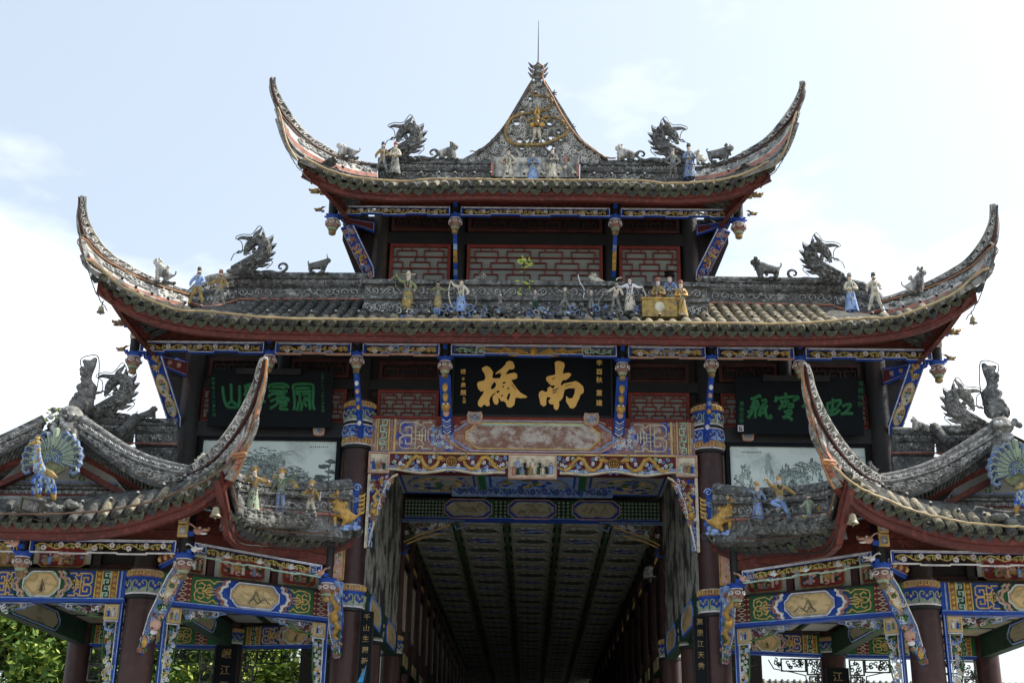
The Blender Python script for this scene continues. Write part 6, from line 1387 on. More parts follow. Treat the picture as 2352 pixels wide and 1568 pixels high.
    conduit('edge_cable', wr, PK([(1640, 930, -5.05), (1560, 1000, -4.95), (1480, 1065, -4.8), (1400, 1110, -4.6), (1300, 1155, -4.5), (1200, 1190, -4.42), (1110, 1228, -4.35), (1000, 1258, -4.3), (840, 1292, -4.25), (700, 1316, -4.2), (450, 1330, -4.18), (200, 1334, -4.18), (-300, 1330, -4.18)]), .017, 'rustwire' if not fl else 'pipe', 70, 5, .006, fl)
    mb = MB(fl); mb.tube(smooth_path(PK([(1600, 925, -5.1), (1680, 915, -5.2), (1690, 930, -5.2), (1610, 945, -5.05)]), 12), .022, 6, 'cable'); mb.build('cable_clip', wr)
    conduit('edge_cable', wr, [A(*KF(x, y), Y) for x, y, Y in ((10, 950, -4.9), (60, 1130, -4.7), (150, 1300, -4.3), (270, 1390, -4.0), (500, 1415, -3.6), (900, 1430, -3.0), (1300, 1460, -2.4), (1600, 1430, -2.0), (1780, 1385, -1.8), (1860, 1470, -1.7), (2100, 1290, -1.4), (2200, 1180, -1.2))], .012, 'wire', 60, 5, .004, fl)
    conduit('edge_cable', wr, [A(*KF(x, y), Y) for x, y, Y in ((80, 380, -4.9), (150, 700, -4.6), (210, 960, -4.2), (330, 1060, -3.9), (700, 1130, -3.3), (1000, 1175, -2.8), (1300, 1195, -2.4), (1600, 1190, -2.1), (1700, 1190, -2.0), (1690, 1100, -1.9), (1740, 900, -1.9), (1680, 660, -1.9), (1780, 650, -1.85), (1860, 590, -1.85), (1960, 740, -1.8))], .014, 'rustwire', 70, 6, .004, fl)
    lights_on([p+V((0, -.1, .13)) for p in wc[:8]], wr, 7, fl)
    # ridge band of the inner eave with its end board
    T = [A(*KF(x, y), Y) for x, y, Y in ((140, 240, -4.0), (400, 310, -3.5), (800, 370, -2.9), (1200, 405, -2.3), (1600, 410, -1.95), (1900, 385, -1.72), (2130, 355, -1.5))]
    B = [A(*KF(x, y), Y) for x, y, Y in ((140, 760, -4.0), (400, 810, -3.5), (800, 855, -2.9), (1200, 885, -2.3), (1600, 905, -1.95), (1900, 930, -1.72), (2130, 950, -1.5))]
    ridge_band('inner_ridge', wr, T, B, 36, fl, 'vine', seed=41)
    S = Strip(B, [p+V((0, -.12, -.34)) for p in B], 30); mb = MB(fl); mb.strip(S, 0, S.L, 0, S.H, .2, 'stucco_dark', 30); mb.build('ridge_plinth', wr)
    mb = MB(fl); rn = random.Random(5); RB = [A(*KF(x, y), Y) for x, y, Y in ((200, 975, -4.25), (500, 1020, -3.75), (800, 1040, -3.2), (1100, 1045, -2.75), (1450, 1050, -2.35))]; rp2 = smooth_path(RB, 80)
    rp2 = [p+V((0, .04, .05)) for p in rp2]; mb.tube(rp2[::4], .11, 8, 'rock')
    for p in rp2:
        for q in range(5): mb.ball(p+V((rn.uniform(-.05, .05), rn.uniform(-.14, -.04), rn.uniform(-.10, .11))), (rn.uniform(.03, .09), .05, rn.uniform(.015, .035)), rn.choice(['rock', 'rock', 'relief_dark', 'stucco_dark']), 6, 4)
    mb.build('rock_ledge', wr)
    mb = MB(fl); E0 = A(*KF(2150, 355, ), -1.45); E1 = A(*KF(2200, 1090), -1.35); Fe = wallF((E1.x-.42, -1.5, E1.z), (E1.x+.06, -1.35, E1.z)); Hh = E0.z-E1.z
    mb.poly(Fe, [(.25, 0), (.46, 0), (.50, .12), (.44, .3), (.46, .5), (.42, Hh*.75), (.46, Hh*.9), (.38, Hh+.03), (.26, Hh-.02), (.30, Hh*.6), (.34, .3)], -.08, 0, 'blue'); o = mb.build('cloud_end_board', wr)
    c = MB(fl)
    for (u, v, r_, m_) in ((.40, Hh-.06, .07, 'lblue'), (.42, Hh*.62, .05, 'sblue'), (.38, .42, .05, 'lblue'), (.42, .08, .06, 'sblue'), (.32, .06, .05, 'lblue'), (.45, .25, .05, 'sblue')): c.ribbon(Fe, spiral(u, v, r_, 0, 1.4, 1, 10), .022, .04, m_)
    for i in range(5): c.tube([Fe(.44, Hh*.30+i*.07, .02), Fe(.52, Hh*.33+i*.07, .03), Fe(.54, Hh*.40+i*.07, .03)], [.03, .025, .005], 5, 'gold')
    for i in range(14): c.ball(Fe(.0+i*.03, .02+.02*math.sin(i), .04), (.05, .06, .05), 'lblue' if i % 2 else 'sblue', 6, 4)
    c.build('cloud_scroll', o)
    # painted panel between the little roof and the tall column
    P0 = A(790, 1245, -.6); P1 = A(798, 1385, -.6)
    mb = MB(fl); F = Plane((-3.36, -.75, P1.z-.0), (.75, .66, 0), (0, 0, 1)); HH = P0.z-P1.z
    mb.fbox(F, -.02, .30, 0, HH*.36, -.03, 0, 'sblue'); mb.fbox(F, .0, .30, HH*.38, HH, -.03, 0, 'peach'); rect_ring(mb, F, .01, .29, .01, HH*.34, .022, .02, 'lblue'); rect_ring(mb, F, .01, .29, HH*.40, HH-.02, .022, .02, 'gold')
    for i in range(10): mb.ribbon(F, spiral(random.uniform(.08, .22), random.uniform(.06, HH*.9), .04, i, 1, 1, 6), .016, .02, random.choice(['white', 'leaf_paint', 'lblue', 'goldline']))
    mb.build('painted_panel', pav)
# ================================================================ COVERED BRIDGE BEHIND THE OPENING
br_ = thing('covered_bridge', 'long dark covered bridge with a coffered painted ceiling seen through the opening', 'covered bridge', (0, 3, 0))
ZC = 8.10
# front bay ceiling
mb = MB(); mb.box(-3.0, 3.0, .2, 6.2, 8.46, 8.52, 'dgreen'); mb.build('front_ceiling', br_)
for i, (x0, x1) in enumerate(((-2.9, -1.15), (-1.0, 1.0), (1.15, 2.9))):
    for j in range(3):
        y0 = .4+j*1.95; mb = MB(); mb.box(x0, x1, y0, y0+1.8, 8.43, 8.46, 'lblue' if i == 1 else 'plaster'); Fc = Plane(((x0+x1)/2, y0+.9, 8.43), (1, 0, 0), (0, -1, 0)); Fc.N = V((0, 0, -1))
        w2, h2 = (x1-x0)/2-.1, .8
        mb.ribbon(Fc, [(-w2, -h2), (w2, -h2), (w2, h2), (-w2, h2)], .05, .02, 'blue', True); el = [(math.cos(t)*w2*.85, math.sin(t)*h2*.82) for t in [k*math.pi/10 for k in range(20)]]; mb.ribbon(Fc, el, .05, .02, 'sblue', True)
        mb.ribbon(Fc, [(a*.9, b*.9) for a, b in el], .03, .02, 'goldline', True)
        rn = random.Random(i*5+j)
        for k in range(34): mb.ribbon(Fc, spiral(rn.uniform(-.7, .7)*w2, rn.uniform(-.7, .7)*h2, .09, rn.random()*6, 1.2, 1, 8), .03, .015, rn.choice(['blue', 'leaf_paint', 'blue', 'goldline']))
        mb.dome(Fc, 0, 0, .1, .03, 'green', 8); mb.build('ceiling_panel', br_)
for x in (-1.07, 1.07): mb = MB(); mb.box(x-.07, x+.07, .2, 6.2, 8.36, 8.46, 'green'); mb.build('ceiling_beam', br_)
for y in (2.25, 4.2): mb = MB(); mb.box(-2.95, 2.95, y-.06, y+.06, 8.37, 8.455, 'wine'); mb.build('ceiling_beam', br_)
# painted lower band before the cross beam
mb = MB(); F = wallF((-1.75, 5.4, 8.22), (1.75, 5.4, 8.22)); mb.fbox(F, 0, 3.5, 0, .22, -.05, 0, 'lblue'); scrollband(mb, F, .05, 3.45, .02, .20, 'blue', .026, .015); rubble(mb, F, .1, 3.4, .04, .18, 40, ['pink', 'leaf_paint'], .02, .035, .02, 3); mb.build('scroll_valance', br_)
F = wallF((-2.95, 6.2, 7.92), (2.95, 6.2, 7.92)); F.flip = False
cb2 = painted_beam(br_, F, .40, [('net', .1, 1.0), ('cartN', 1.0, 2.05), ('net', 2.1, 2.4), ('cartN', 2.42, 3.48), ('net', 3.5, 3.8), ('cartN', 3.85, 4.9), ('net', 4.9, 5.8)], name='portal_beam')
for s in (-1, 1):
    O = (s*2.92, 6.15, 7.84); Fs = (lambda s: (lambda u, v, w2=0: V((s*(2.92-u), 6.15-w2, 7.84+v))))(s); mb = MB()
    mb.ribbon(Fs, [(0, 0), (0, -.75), (.16, -.75), (.2, -.62), (.12, -.56)], .04, .05, 'blue'); mb.ribbon(Fs, [(0, 0), (1.4, 0), (1.45, -.12), (1.25, -.2), (1.2, -.1)], .04, .05, 'sblue'); mb.ribbon(Fs, [(.04, -.04), (1.2, -.04)], .02, .05, 'lblue')
    rn = random.Random(6)
    for i in range(34): t = rn.random(); mb.ribbon(Fs, spiral(.08+t*.9, -.08-rn.random()*.5*(1-t), .05, rn.random()*6, 1, 1, 7), .022, .03, rn.choice(['relief', 'leaf_paint', 'wine', 'white']))
    mb.ribbon(Fs, [(.1, -.5), (.5, -.3), (.8, -.22), (1.1, -.1)], .03, .05, 'goldline'); mb.ribbon(Fs, [(.15, -.55), (.45, -.42), (.9, -.3)], .025, .05, 'goldline'); mb.build('portal_spandrel', br_)
    # side walls of the front bay
    x = s*2.88
    mb = MB(); mb.box(min(x, x+s*.12), max(x, x+s*.12), .28, 6.1, 5.35, 8.46, 'mural'); mb.build('mural_wall', br_, 'grey ink mural on the side wall of the opening')
    F = Plane((s*2.86, .3 if s > 0 else 6.0, 4.86), (0, 1 if s > 0 else -1, 0), (0, 0, 1)) if False else None
    mb = MB(); mb.box(min(s*2.84, s*3.06), max(s*2.84, s*3.06), .26, 5.9, 4.86, 5.34, 'dgreen'); o = mb.build('side_beam', br_)
    Fb = (lambda s: (lambda u, v, w2=0: V((s*(2.84-w2), .3+u, 4.86+v))))(s); c = MB()
    for u0 in (.2, 3.0): c.poly(Fb, octa(u0+.4, u0+2.0, .06, .42, .2), 0, .012, 'ink_small'); c.ribbon(Fb, octa(u0+.35, u0+2.05, .03, .45, .2), .035, .02, 'lblue', True); c.ribbon(Fb, octa(u0+.25, u0+2.15, .01, .47, .2), .035, .015, 'blue', True)
    c.build('cartouche', o)
    column(br_, s*3.0, 6.3, 0, 8.4, .21, 'col', (('dn', 4.95, 5.32),))
    # corridor sides
    for k in range(15):
        y = 9.0+k*2.3; mb = MB(); mb.lathe((s*3.0, y, 0), [(.17, 0), (.16, 7.9)], 10, 'col'); mb.build('bridge_column', br_)
        mb = MB(); mb.box(min(s*2.98, s*3.05), max(s*2.98, s*3.05), y-2.1, y-.2, 5.6, 7.15, 'darkwood'); mb.box(min(s*2.93, s*2.98), max(s*2.93, s*2.98), y-1.75, y-.55, 5.7, 7.0, 'cream' if k < 8 and s < 0 else 'darkwood'); mb.build('side_board', br_)
        mb = MB(); mb.box(min(s*2.85, s*3.1), max(s*2.85, s*3.1), y-2.1, y-.1, 4.8, 5.15, 'dgreen'); mb.box(min(s*2.83, s*2.85), max(s*2.83, s*2.85), y-1.6, y-.6, 4.84, 5.1, 'ink_small'); mb.build('side_beam', br_)
        mb = MB(); mb.box(min(s*2.9, s*3.1), max(s*2.9, s*3.1), y-2.3, y, 7.16, 7.3, 'darkwood'); mb.box(min(s*2.9, s*3.1), max(s*2.9, s*3.1), y-2.3, y, 7.62, 7.9, 'darkwood')
        if s < 0: mb.box(-3.1, -3.04, y-2.3, y, 7.3, 7.62, 'darkwood')
        mb.build('rail_beam', br_)
        Fg = (lambda s, y: (lambda u, v, w2=0: V((s*(2.98-w2), y-2.1+u, 7.3+v))))(s, y); mb = MB(); rn = random.Random(k)
        for i in range(14): mb.ribbon(Fg, spiral(.1+i*.14, .16, .09, rn.random()*6, 1.1, 1, 6), .035, .03, 'goldline')
        mb.build('pierced_frieze', br_)
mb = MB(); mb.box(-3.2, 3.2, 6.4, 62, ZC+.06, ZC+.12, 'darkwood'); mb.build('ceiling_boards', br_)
def panel_mesh(kind):
    mb = MB(); F = Plane((0, 0, 0), (1, 0, 0), (0, -1, 0)); F.N = V((0, 0, -1)); mb.fbox(F, -.50, .50, -.50, .50, 0, .02, 'relief'); rect_ring(mb, F, -.46, .46, -.46, .46, .05, .02, 'sage', .02)
    el = [(math.cos(t)*.42, math.sin(t)*.30) for t in [k*math.pi/10 for k in range(20)]]
    mb.poly(F, el, .02, .03, 'ink_a' if not kind else 'blue'); mb.ribbon(F, el, .05, .02, 'relief', True, .02)
    if kind:
        mb.ribbon(F, [(-.34, .05), (-.2, -.08), (0, 0), (.2, .08), (.34, -.03)], .10, .015, 'relief', w0=.03); mb.dome(F, 0, 0, .1, .02, 'lblue', 8, .03)
    else: rubble(mb, lambda u, v, w2: F(u, v, w2+.03), -.3, .3, -.2, .2, 8, ['terra', 'leaf_paint'], .03, .06, .01, 3)
    for a in (-1, 1):
        for b in (-1, 1): mb.dome(F, a*.38, b*.38, .05, .02, 'sage', 5, .02)
    return mb.mesh('ceiling_panel')
PMS = [panel_mesh(0), panel_mesh(1)]
NR = 46
for j in range(NR):
    for i in range(5): place(PMS[(i+j) % 2], 'coffer_panel', br_, Matrix.Translation(V(((i-2)*1.19, 7.1+j*1.16, ZC))))
for i in range(6): mb = MB(); x = (i-2.5)*1.19; mb.box(x-.05, x+.05, 6.4, 62, ZC-.05, ZC+.06, 'green'); mb.box(x-.015, x+.015, 6.4, 62, ZC-.055, ZC-.05, 'relief_dark'); mb.build('ceiling_rib', br_)
for j in range(NR+1): mb = MB(); y = 6.52+j*1.16; mb.box(-3, 3, y-.03, y+.03, ZC-.035, ZC+.06, 'terra'); mb.box(-3, 3, y-.035, y-.03, ZC-.03, ZC-.015, 'relief_dark'); mb.build('ceiling_joist', br_)
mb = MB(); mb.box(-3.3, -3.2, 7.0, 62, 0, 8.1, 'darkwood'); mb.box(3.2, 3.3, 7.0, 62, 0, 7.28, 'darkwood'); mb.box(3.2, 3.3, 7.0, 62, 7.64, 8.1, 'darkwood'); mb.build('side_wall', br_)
mb = MB(); mb.box(-3.6, 3.6, 6.4, 62, 8.6, 8.7, 'tile'); mb.box(-3.6, -3.5, 6.4, 62, 8.0, 8.6, 'tile'); mb.box(3.3, 3.6, 6.4, 62, 8.3, 8.6, 'tile'); mb.build('bridge_roof', br_)
mb = MB(); mb.box(-3.1, 3.1, 1.0, 62, .0, .25, 'ground'); mb.build('deck', br_)
# roof cover between the portico and the tower so the bay is closed
mb = MB(); mb.box(-6.0, 6.0, .3, 6.5, 8.55, 8.62, 'darkwood'); mb.build('bay_cover', br_)
cx_ = thing('loudspeaker', 'dome shaped white loudspeaker hanging under the right side of the bridge ceiling', 'loudspeaker', tuple(A(1496, 1318, 9.0)))
p = A(1496, 1318, 9.0); mb = MB(); mb.lathe(p, [(.20, -.1), (.21, 0), (.16, .16), (.05, .22)], 14, 'relief'); mb.build('shell', cx_); mb = MB(); mb.lathe(p, [(.02, .2), (.02, .9)], 6, 'wire'); mb.build('hanger', cx_); mb = MB(); mb.ball(p+V((0, 0, -.12)), (.15, .15, .13), 'glass_dark', 10, 6); mb.build('dome', cx_)
mb = MB(); mb.box(-3.6, 3.6, 62, 62.2, 0, 8.7, 'darkwood'); mb.build('end_sky_block', br_)  # unseen wall added to shut out sky and keep the far end dark
# ================================================================ NAME BOARDS
def glyphs(parent, F, u, v, text, size, m, vertical=True, bold=.0, name='inscription', gap=1.15, shear=0, sx=1.0):
    """characters from the built-in font, cut out in thin relief"""
    for i, ch in enumerate(text):
        if ch == ' ': continue
        cu = bpy.data.curves.new(name, 'FONT'); cu.body = ch; cu.size = size; cu.extrude = .006; cu.offset = bold*size; cu.shear = shear; cu.align_x = 'CENTER'; cu.align_y = 'CENTER'; cu.resolution_u = 3
        o = bpy.data.objects.new(name, cu); C.objects.link(o); cu.materials.append(MATS[m]); o.parent = parent
        p = F(u if vertical else u+i*size*gap, v-(i*size*gap if vertical else 0), .012); off = world_loc(parent)
        M = Matrix((F.U, F.V, F.N)).transposed().to_4x4(); o.matrix_local = Matrix.Translation(p-off) @ M @ Matrix.Diagonal((sx, 1, 1, 1))
KS = crop(1260, 980, 4.704)
o0 = A(1038, 818, -.22); o1 = A(1402, 963, -.14)
bd = thing('name_board', 'large black board with two golden brush characters over the opening', 'name board', (0, -.2, 8.31))
F = Plane((-1.45, -.155, 8.315), (1, 0, 0), (0, -.06, 1)); 
mb = MB(); mb.fbox(F, 0, 2.86, 0, 1.12, -.06, 0, 'lacquer'); mb.build('board', bd)
mb = MB(); 
for a in ((0, 2.86, 0, .035), (0, 2.86, 1.09, 1.12), (0, .03, .035, 1.09), (2.83, 2.86, .035, 1.09)): mb.fbox(F, *a, 0, .02, 'black')
mb.build('frame', bd)
def SF(K, pts, Fp, Y):    # crop pixels -> plane coordinates of the board
    r = []
    for x, y in pts:
        p = A(*K(x, y), Y); d = p-Fp.O; r.append((d.dot(Fp.U), d.dot(Fp.V)))
    return r
NAN = [(1412, 195), (1450, 178), (1490, 182), (1530, 198), (1545, 235), (1528, 285), (1515, 345), (1560, 335), (1600, 330), (1632, 352), (1600, 395), (1555, 425), (1520, 422), (1500, 455), (1530, 470), (1580, 462), (1640, 450), (1690, 437), (1735, 462), (1785, 508), (1797, 560), (1790, 590), (1752, 615), (1738, 660), (1705, 725), (1690, 765), (1655, 792), (1612, 785), (1590, 745), (1560, 700), (1562, 630), (1600, 665), (1645, 660), (1672, 600), (1680, 530), (1600, 528), (1548, 545), (1530, 600), (1520, 650), (1490, 690), (1470, 700), (1470, 760), (1455, 805), (1430, 815), (1400, 790), (1395, 740), (1350, 735), (1325, 700), (1365, 655), (1310, 640), (1300, 690), (1300, 745), (1265, 768), (1225, 740), (1212, 680), (1198, 620), (1210, 580), (1245, 562), (1290, 580), (1315, 575), (1315, 535), (1345, 508), (1385, 535), (1408, 520), (1408, 490), (1365, 495), (1330, 460), (1300, 425), (1300, 390), (1330, 372), (1400, 360), (1420, 350), (1418, 290)]
QIAO1 = [(450, 270), (510, 240), (555, 262), (598, 320), (590, 360), (585, 395), (625, 405), (690, 400), (712, 345), (628, 345), (650, 320), (710, 275), (760, 225), (775, 190), (815, 175), (860, 190), (878, 235), (882, 265), (855, 285), (815, 280), (780, 320), (765, 355), (820, 340), (880, 328), (915, 350), (915, 395), (885, 412), (835, 420), (870, 480), (915, 540), (960, 590), (1050, 640), (1030, 655), (960, 660), (915, 650), (890, 660), (885, 700), (880, 740), (845, 775), (810, 782), (780, 765), (765, 720), (735, 695), (705, 700), (680, 660), (665, 650), (672, 705), (650, 745), (615, 735), (595, 690), (590, 640), (640, 585), (600, 600), (560, 650), (545, 690), (555, 750), (515, 765), (490, 740), (470, 745), (440, 778), (400, 755), (395, 710), (430, 650), (465, 605), (478, 560), (440, 575), (400, 535), (385, 480), (400, 450), (480, 430), (498, 400), (485, 340), (455, 300)]
mb = MB(); mb.poly(F, SF(KS, NAN, F, -.17), .001, .03, 'signgold'); c = mb.build('golden_character', bd)
HN = [[(1370, 412), (1412, 392), (1414, 402), (1380, 418)], [(1380, 560), (1462, 528), (1460, 540), (1385, 572)], [(1385, 592), (1440, 565), (1438, 578), (1388, 604)], [(1490, 492), (1500, 455), (1530, 470), (1510, 495)], [(1550, 498), (1640, 478), (1640, 484), (1552, 506)]]
mb = MB(); 
for h in HN: mb.poly(F, SF(KS, h, F, -.17), .03, .034, 'lacquer')
mb.build('ink_gap', c)
mb = MB(); mb.poly(F, SF(KS, QIAO1, F, -.17), .001, .03, 'signgold'); c = mb.build('golden_character', bd)
HQ = [[(565, 540), (580, 495), (615, 450), (640, 480), (625, 520), (590, 545)], [(718, 475), (730, 455), (765, 447), (758, 470)], [(718, 525), (725, 505), (745, 500), (735, 525)], [(780, 545), (800, 512), (808, 545)], [(640, 580), (665, 560), (685, 570), (660, 600)], [(700, 640), (715, 615), (728, 625), (712, 645)], [(775, 665), (800, 600), (825, 605), (815, 650), (800, 695)], [(835, 465), (855, 490), (905, 560), (895, 555), (850, 500)], [(640, 350), (690, 330), (700, 340), (650, 362)]]
mb = MB()
for h in HQ: mb.poly(F, SF(KS, h, F, -.17), .03, .034, 'lacquer')
mb.build('ink_gap', c)
def at_board(K, x, y, Fp, Y): return SF(K, [(x, y)], Fp, Y)[0]
u, v = at_board(KS, 2000, 205, F, -.17); s1 = .105
for ch, yy in zip('辛酉秋重建', (205, 320, 425, 595, 725)): q = at_board(KS, 2000, yy, F, -.17); glyphs(bd, F, q[0], q[1], ch, .115, 'signgold', bold=.010)
for ch, yy, sz in zip('楊百泉題', (318, 410, 490, 590), (.10, .055, .095, .105)): q = at_board(KS, 203, yy, F, -.17); glyphs(bd, F, q[0], q[1], ch, sz, 'signgold', bold=.010)
for ch, yy, sz in zip('九叔', (662, 708), (.055, .06)): q = at_board(KS, 215, yy, F, -.17); glyphs(bd, F, q[0], q[1], ch, sz, 'signgold', bold=.008)
# left board, seal script
KL = crop(580, 1000, 6.189)
def side_board(name, label, p0, p1, zb, zt, lean=.10):
    t = thing(name, label, 'name board', ((p0[0]+p1[0])/2, p0[1], zb)); F = Plane((p0[0], p0[1], zb), (p1[0]-p0[0], p1[1]-p0[1], 0), (0, -lean, 1)); L = math.hypot(p1[0]-p0[0], p1[1]-p0[1]); H = zt-zb
    mb = MB(); mb.fbox(F, 0, L, 0, H, -.05, 0, 'lacquer'); mb.build('board', t)
    mb = MB(); mb.fbox(F, L*.215, L*.74, H*.905, H+.01, .0, .11, 'black'); mb.build('lamp_box', t); return t, F, L, H
lb = A(480, 846, -.42); lb2 = A(476, 977, -.25); le = A(760, 984, -.25)
tL, F, L, H = side_board('name_board', 'black board at the left with four green seal script characters', (lb2.x, -.27), (le.x, -.27), (lb2.z+le.z)/2, A(620, 850, -.36).z)
def seal(paths, K, Fp, Y, wd, parent):
    for grp in paths:
        mb = MB()
        for p in grp: mb.ribbon(Fp, [tuple(q) for q in [(a.x, a.y) for a in smooth_path([V((x, y, 0)) for x, y in SF(K, p, Fp, Y)], max(6, len(p)*4))]], wd, .02, 'sign_green')
        mb.build('green_character', parent)
S1 = [[(300, 545), (305, 650), (330, 800), (375, 890), (450, 900), (545, 900), (580, 830), (590, 700), (592, 530)], [(445, 500), (447, 650), (447, 800)], [(360, 870), (410, 825), (447, 800), (495, 830), (540, 865)]]
S2 = [[(690, 520), (705, 600), (690, 670), (660, 690)], [(735, 500), (755, 600), (720, 700), (690, 790), (695, 900)], [(785, 490), (790, 600), (770, 700), (745, 800), (745, 900)], [(840, 625), (930, 625), (1030, 625)], [(925, 625), (925, 800)], [(840, 805), (930, 805), (1045, 800)]]
S3 = [[(1095, 580), (1130, 520), (1270, 498), (1400, 515), (1450, 575)], [(1150, 560), (1270, 555), (1400, 565)], [(1100, 620), (1430, 625)], [(1230, 660), (1330, 655), (1390, 690)], [(1100, 740), (1120, 690), (1240, 670), (1360, 730), (1250, 750), (1120, 800)], [(1250, 690), (1255, 760), (1230, 850), (1110, 925)], [(1290, 745), (1290, 830), (1420, 830)], [(1290, 750), (1420, 745), (1425, 790), (1300, 800)], [(1280, 880), (1350, 880), (1420, 850)], [(1290, 900), (1300, 930), (1400, 935), (1425, 960)]]
S4 = [[(1525, 950), (1545, 850), (1535, 650), (1520, 540), (1570, 510), (1700, 500), (1840, 510), (1875, 560), (1865, 750), (1860, 850), (1890, 950)], [(1560, 580), (1700, 570), (1830, 580)], [(1560, 632), (1850, 630)], [(1580, 690), (1610, 660), (1640, 720), (1610, 850), (1580, 960)], [(1640, 770), (1670, 850), (1650, 960)], [(1680, 680), (1800, 680), (1800, 740), (1700, 740)], [(1690, 790), (1790, 790), (1810, 950)], [(1700, 820), (1760, 890)], [(1800, 680), (1810, 780), (1795, 870)]]
seal([S1, S2, S3, S4], KL, F, -.29, .058, tL)
q = at_board(KL, 2040, 360, F, -.29)
for i, ch in enumerate('公元一九八八年十月重建'): q = at_board(KL, 2035, 345+i*62, F, -.29); glyphs(tL, F, q[0], q[1], ch, .062, 'sign_green')
for i, ch in enumerate('西蜀後之北山書於蓉'): q = at_board(KL, 140, 425+i*76, F, -.29); glyphs(tL, F, q[0], q[1], ch, .068, 'sign_green')
KR = crop(2050, 1020, 5.88)
ra = A(1692, 994, -.25); rb2 = A(1984, 1001, -.25)
tR, F, L, H = side_board('name_board', 'black board at the right with four green running script characters', (ra.x, -.27), (rb2.x, -.27), (ra.z+rb2.z)/2-.0, A(1840, 866, -.36).z)
R1 = [[(350, 590), (400, 600), (490, 550), (510, 590)], [(400, 620), (430, 640), (470, 650), (470, 740), (400, 780), (300, 820)], [(360, 700), (460, 690)], [(340, 740), (480, 735)], [(400, 640), (390, 780), (310, 920)], [(440, 720), (430, 920)], [(520, 640), (590, 620), (600, 660), (530, 740), (490, 880)], [(510, 760), (600, 750), (620, 700)], [(490, 880), (560, 820), (600, 830), (590, 760)], [(600, 830), (630, 900), (690, 910), (680, 860)]]
R2 = [[(920, 505), (935, 560)], [(780, 560), (760, 660)], [(780, 600), (900, 580), (1100, 565), (1135, 590), (1050, 640)], [(850, 620), (880, 680), (820, 780)], [(840, 660), (930, 650), (990, 640)], [(930, 610), (940, 700), (880, 750)], [(960, 700), (1040, 690), (1040, 740), (960, 750)], [(900, 820), (1010, 790), (1020, 840), (940, 880), (880, 910)], [(930, 830), (1000, 850)], [(880, 910), (980, 900), (1050, 950)]]
R3 = [[(1220, 630), (1330, 600), (1400, 600), (1400, 680), (1370, 700)], [(1340, 530), (1320, 640), (1200, 740)], [(1330, 740), (1450, 730)], [(1350, 700), (1340, 830), (1330, 880)], [(1350, 780), (1440, 775)], [(1350, 820), (1440, 815)], [(1280, 900), (1420, 880), (1460, 890), (1450, 940)], [(1390, 700), (1390, 870)]]
R4 = [[(1600, 690), (1690, 660), (1820, 630), (1830, 680), (1770, 740)], [(1620, 700), (1640, 800), (1780, 760)], [(1710, 600), (1700, 760), (1690, 860)], [(1640, 860), (1740, 850), (1830, 780)], [(1860, 730), (1930, 700), (2010, 690)], [(2010, 690), (1960, 780), (1900, 840)], [(1840, 850), (1950, 840), (2050, 845)]]
seal([R1, R2, R3, R4], KR, F, -.29, .062, tR)
for i, ch in enumerate('辛酉仲秋'): q = at_board(KR, 2165, 370+i*110, F, -.29); glyphs(tR, F, q[0], q[1], ch, .105, 'sign_green')
for i, ch in enumerate('黃稚荃書'): q = at_board(KR, 205, 690+i*92, F, -.29); glyphs(tR, F, q[0], q[1], ch, .095, 'sign_green')
q = at_board(KR, 195, 1080, F, -.29); mb = MB(); rect_ring(mb, F, q[0]-.04, q[0]+.04, q[1]-.045, q[1]+.045, .02, .01, 'white'); mb.ribbon(F, spiral(q[0], q[1], .025, 0, 1, 1, 6), .014, .01, 'white'); mb.build('seal_mark', tR)
# couplet boards on columns
def couplet(label, x, y, z1, z0, w_, text, m, size, ry=0, N=(0, -1, 0)):
    t = thing('couplet_board', label, 'couplet board', (x, y, z0)); F = Plane((x-w_/2, y, z0), (1, 0, 0), (0, 0, 1)); mb = MB(); mb.fbox(F, 0, w_, 0, z1-z0, -.05, 0, 'lacquer'); mb.build('board', t)
    mb = MB(); mb.fbox(F, -.012, 0, 0, z1-z0, -.05, .01, 'black'); mb.fbox(F, w_, w_+.012, 0, z1-z0, -.05, .01, 'black'); mb.build('frame', t)
    for i, ch in enumerate(text): glyphs(t, F, w_/2, (z1-z0)-size*.9-i*size*1.55, ch, size, m, bold=.010)
couplet('black couplet board with gilt characters on the rear column of the left pavilion', -5.95, 3.70, 4.76, 2.2, .42, '岷江雪浪', 'oldgold', .20)
couplet('black couplet board with gilt characters on the rear column of the right pavilion', 5.95, 3.70, 4.5, 2.2, .42, '江山如畫', 'oldgold', .20)
pa = A(838, 1470, -.20); couplet('narrow couplet board with five gilt characters beside the left tall column', pa.x+.02, -.24, 4.86, 2.2, .20, '千山生爾新月', 'oldgold', .115)
pa = A(1595, 1500, -.20); couplet('narrow couplet board with gilt characters beside the right tall column', pa.x+.1, -.24, 4.86, 2.2, .20, '萬里江天秀', 'oldgold', .115)
# ================================================================ STATUES AND OTHER THINGS
def skin_mesh(name, verts, edges, rad, matfn, mats, sub=1):
    me = bpy.data.meshes.new(name); me.from_pydata(verts, edges, []); ob = bpy.data.objects.new(name, me); C.objects.link(ob)
    sk = ob.modifiers.new('skin', 'SKIN'); sk.use_smooth_shade = True
    for i, v in enumerate(me.skin_vertices[0].data): r = rad[i]; v.radius = (r, r) if not isinstance(r, tuple) else r; v.use_root = (i == 0)
    if sub: s_ = ob.modifiers.new('s', 'SUBSURF'); s_.levels = sub; s_.render_levels = sub
    dg = bpy.context.evaluated_depsgraph_get(); m2 = bpy.data.meshes.new_from_object(ob.evaluated_get(dg)); bpy.data.objects.remove(ob); bpy.data.meshes.remove(me)
    m2.materials.clear()
    for m in mats: m2.materials.append(MATS[m])
    for p in m2.polygons: p.material_index = matfn(p.center); p.use_smooth = True
    m2.name = name; return m2
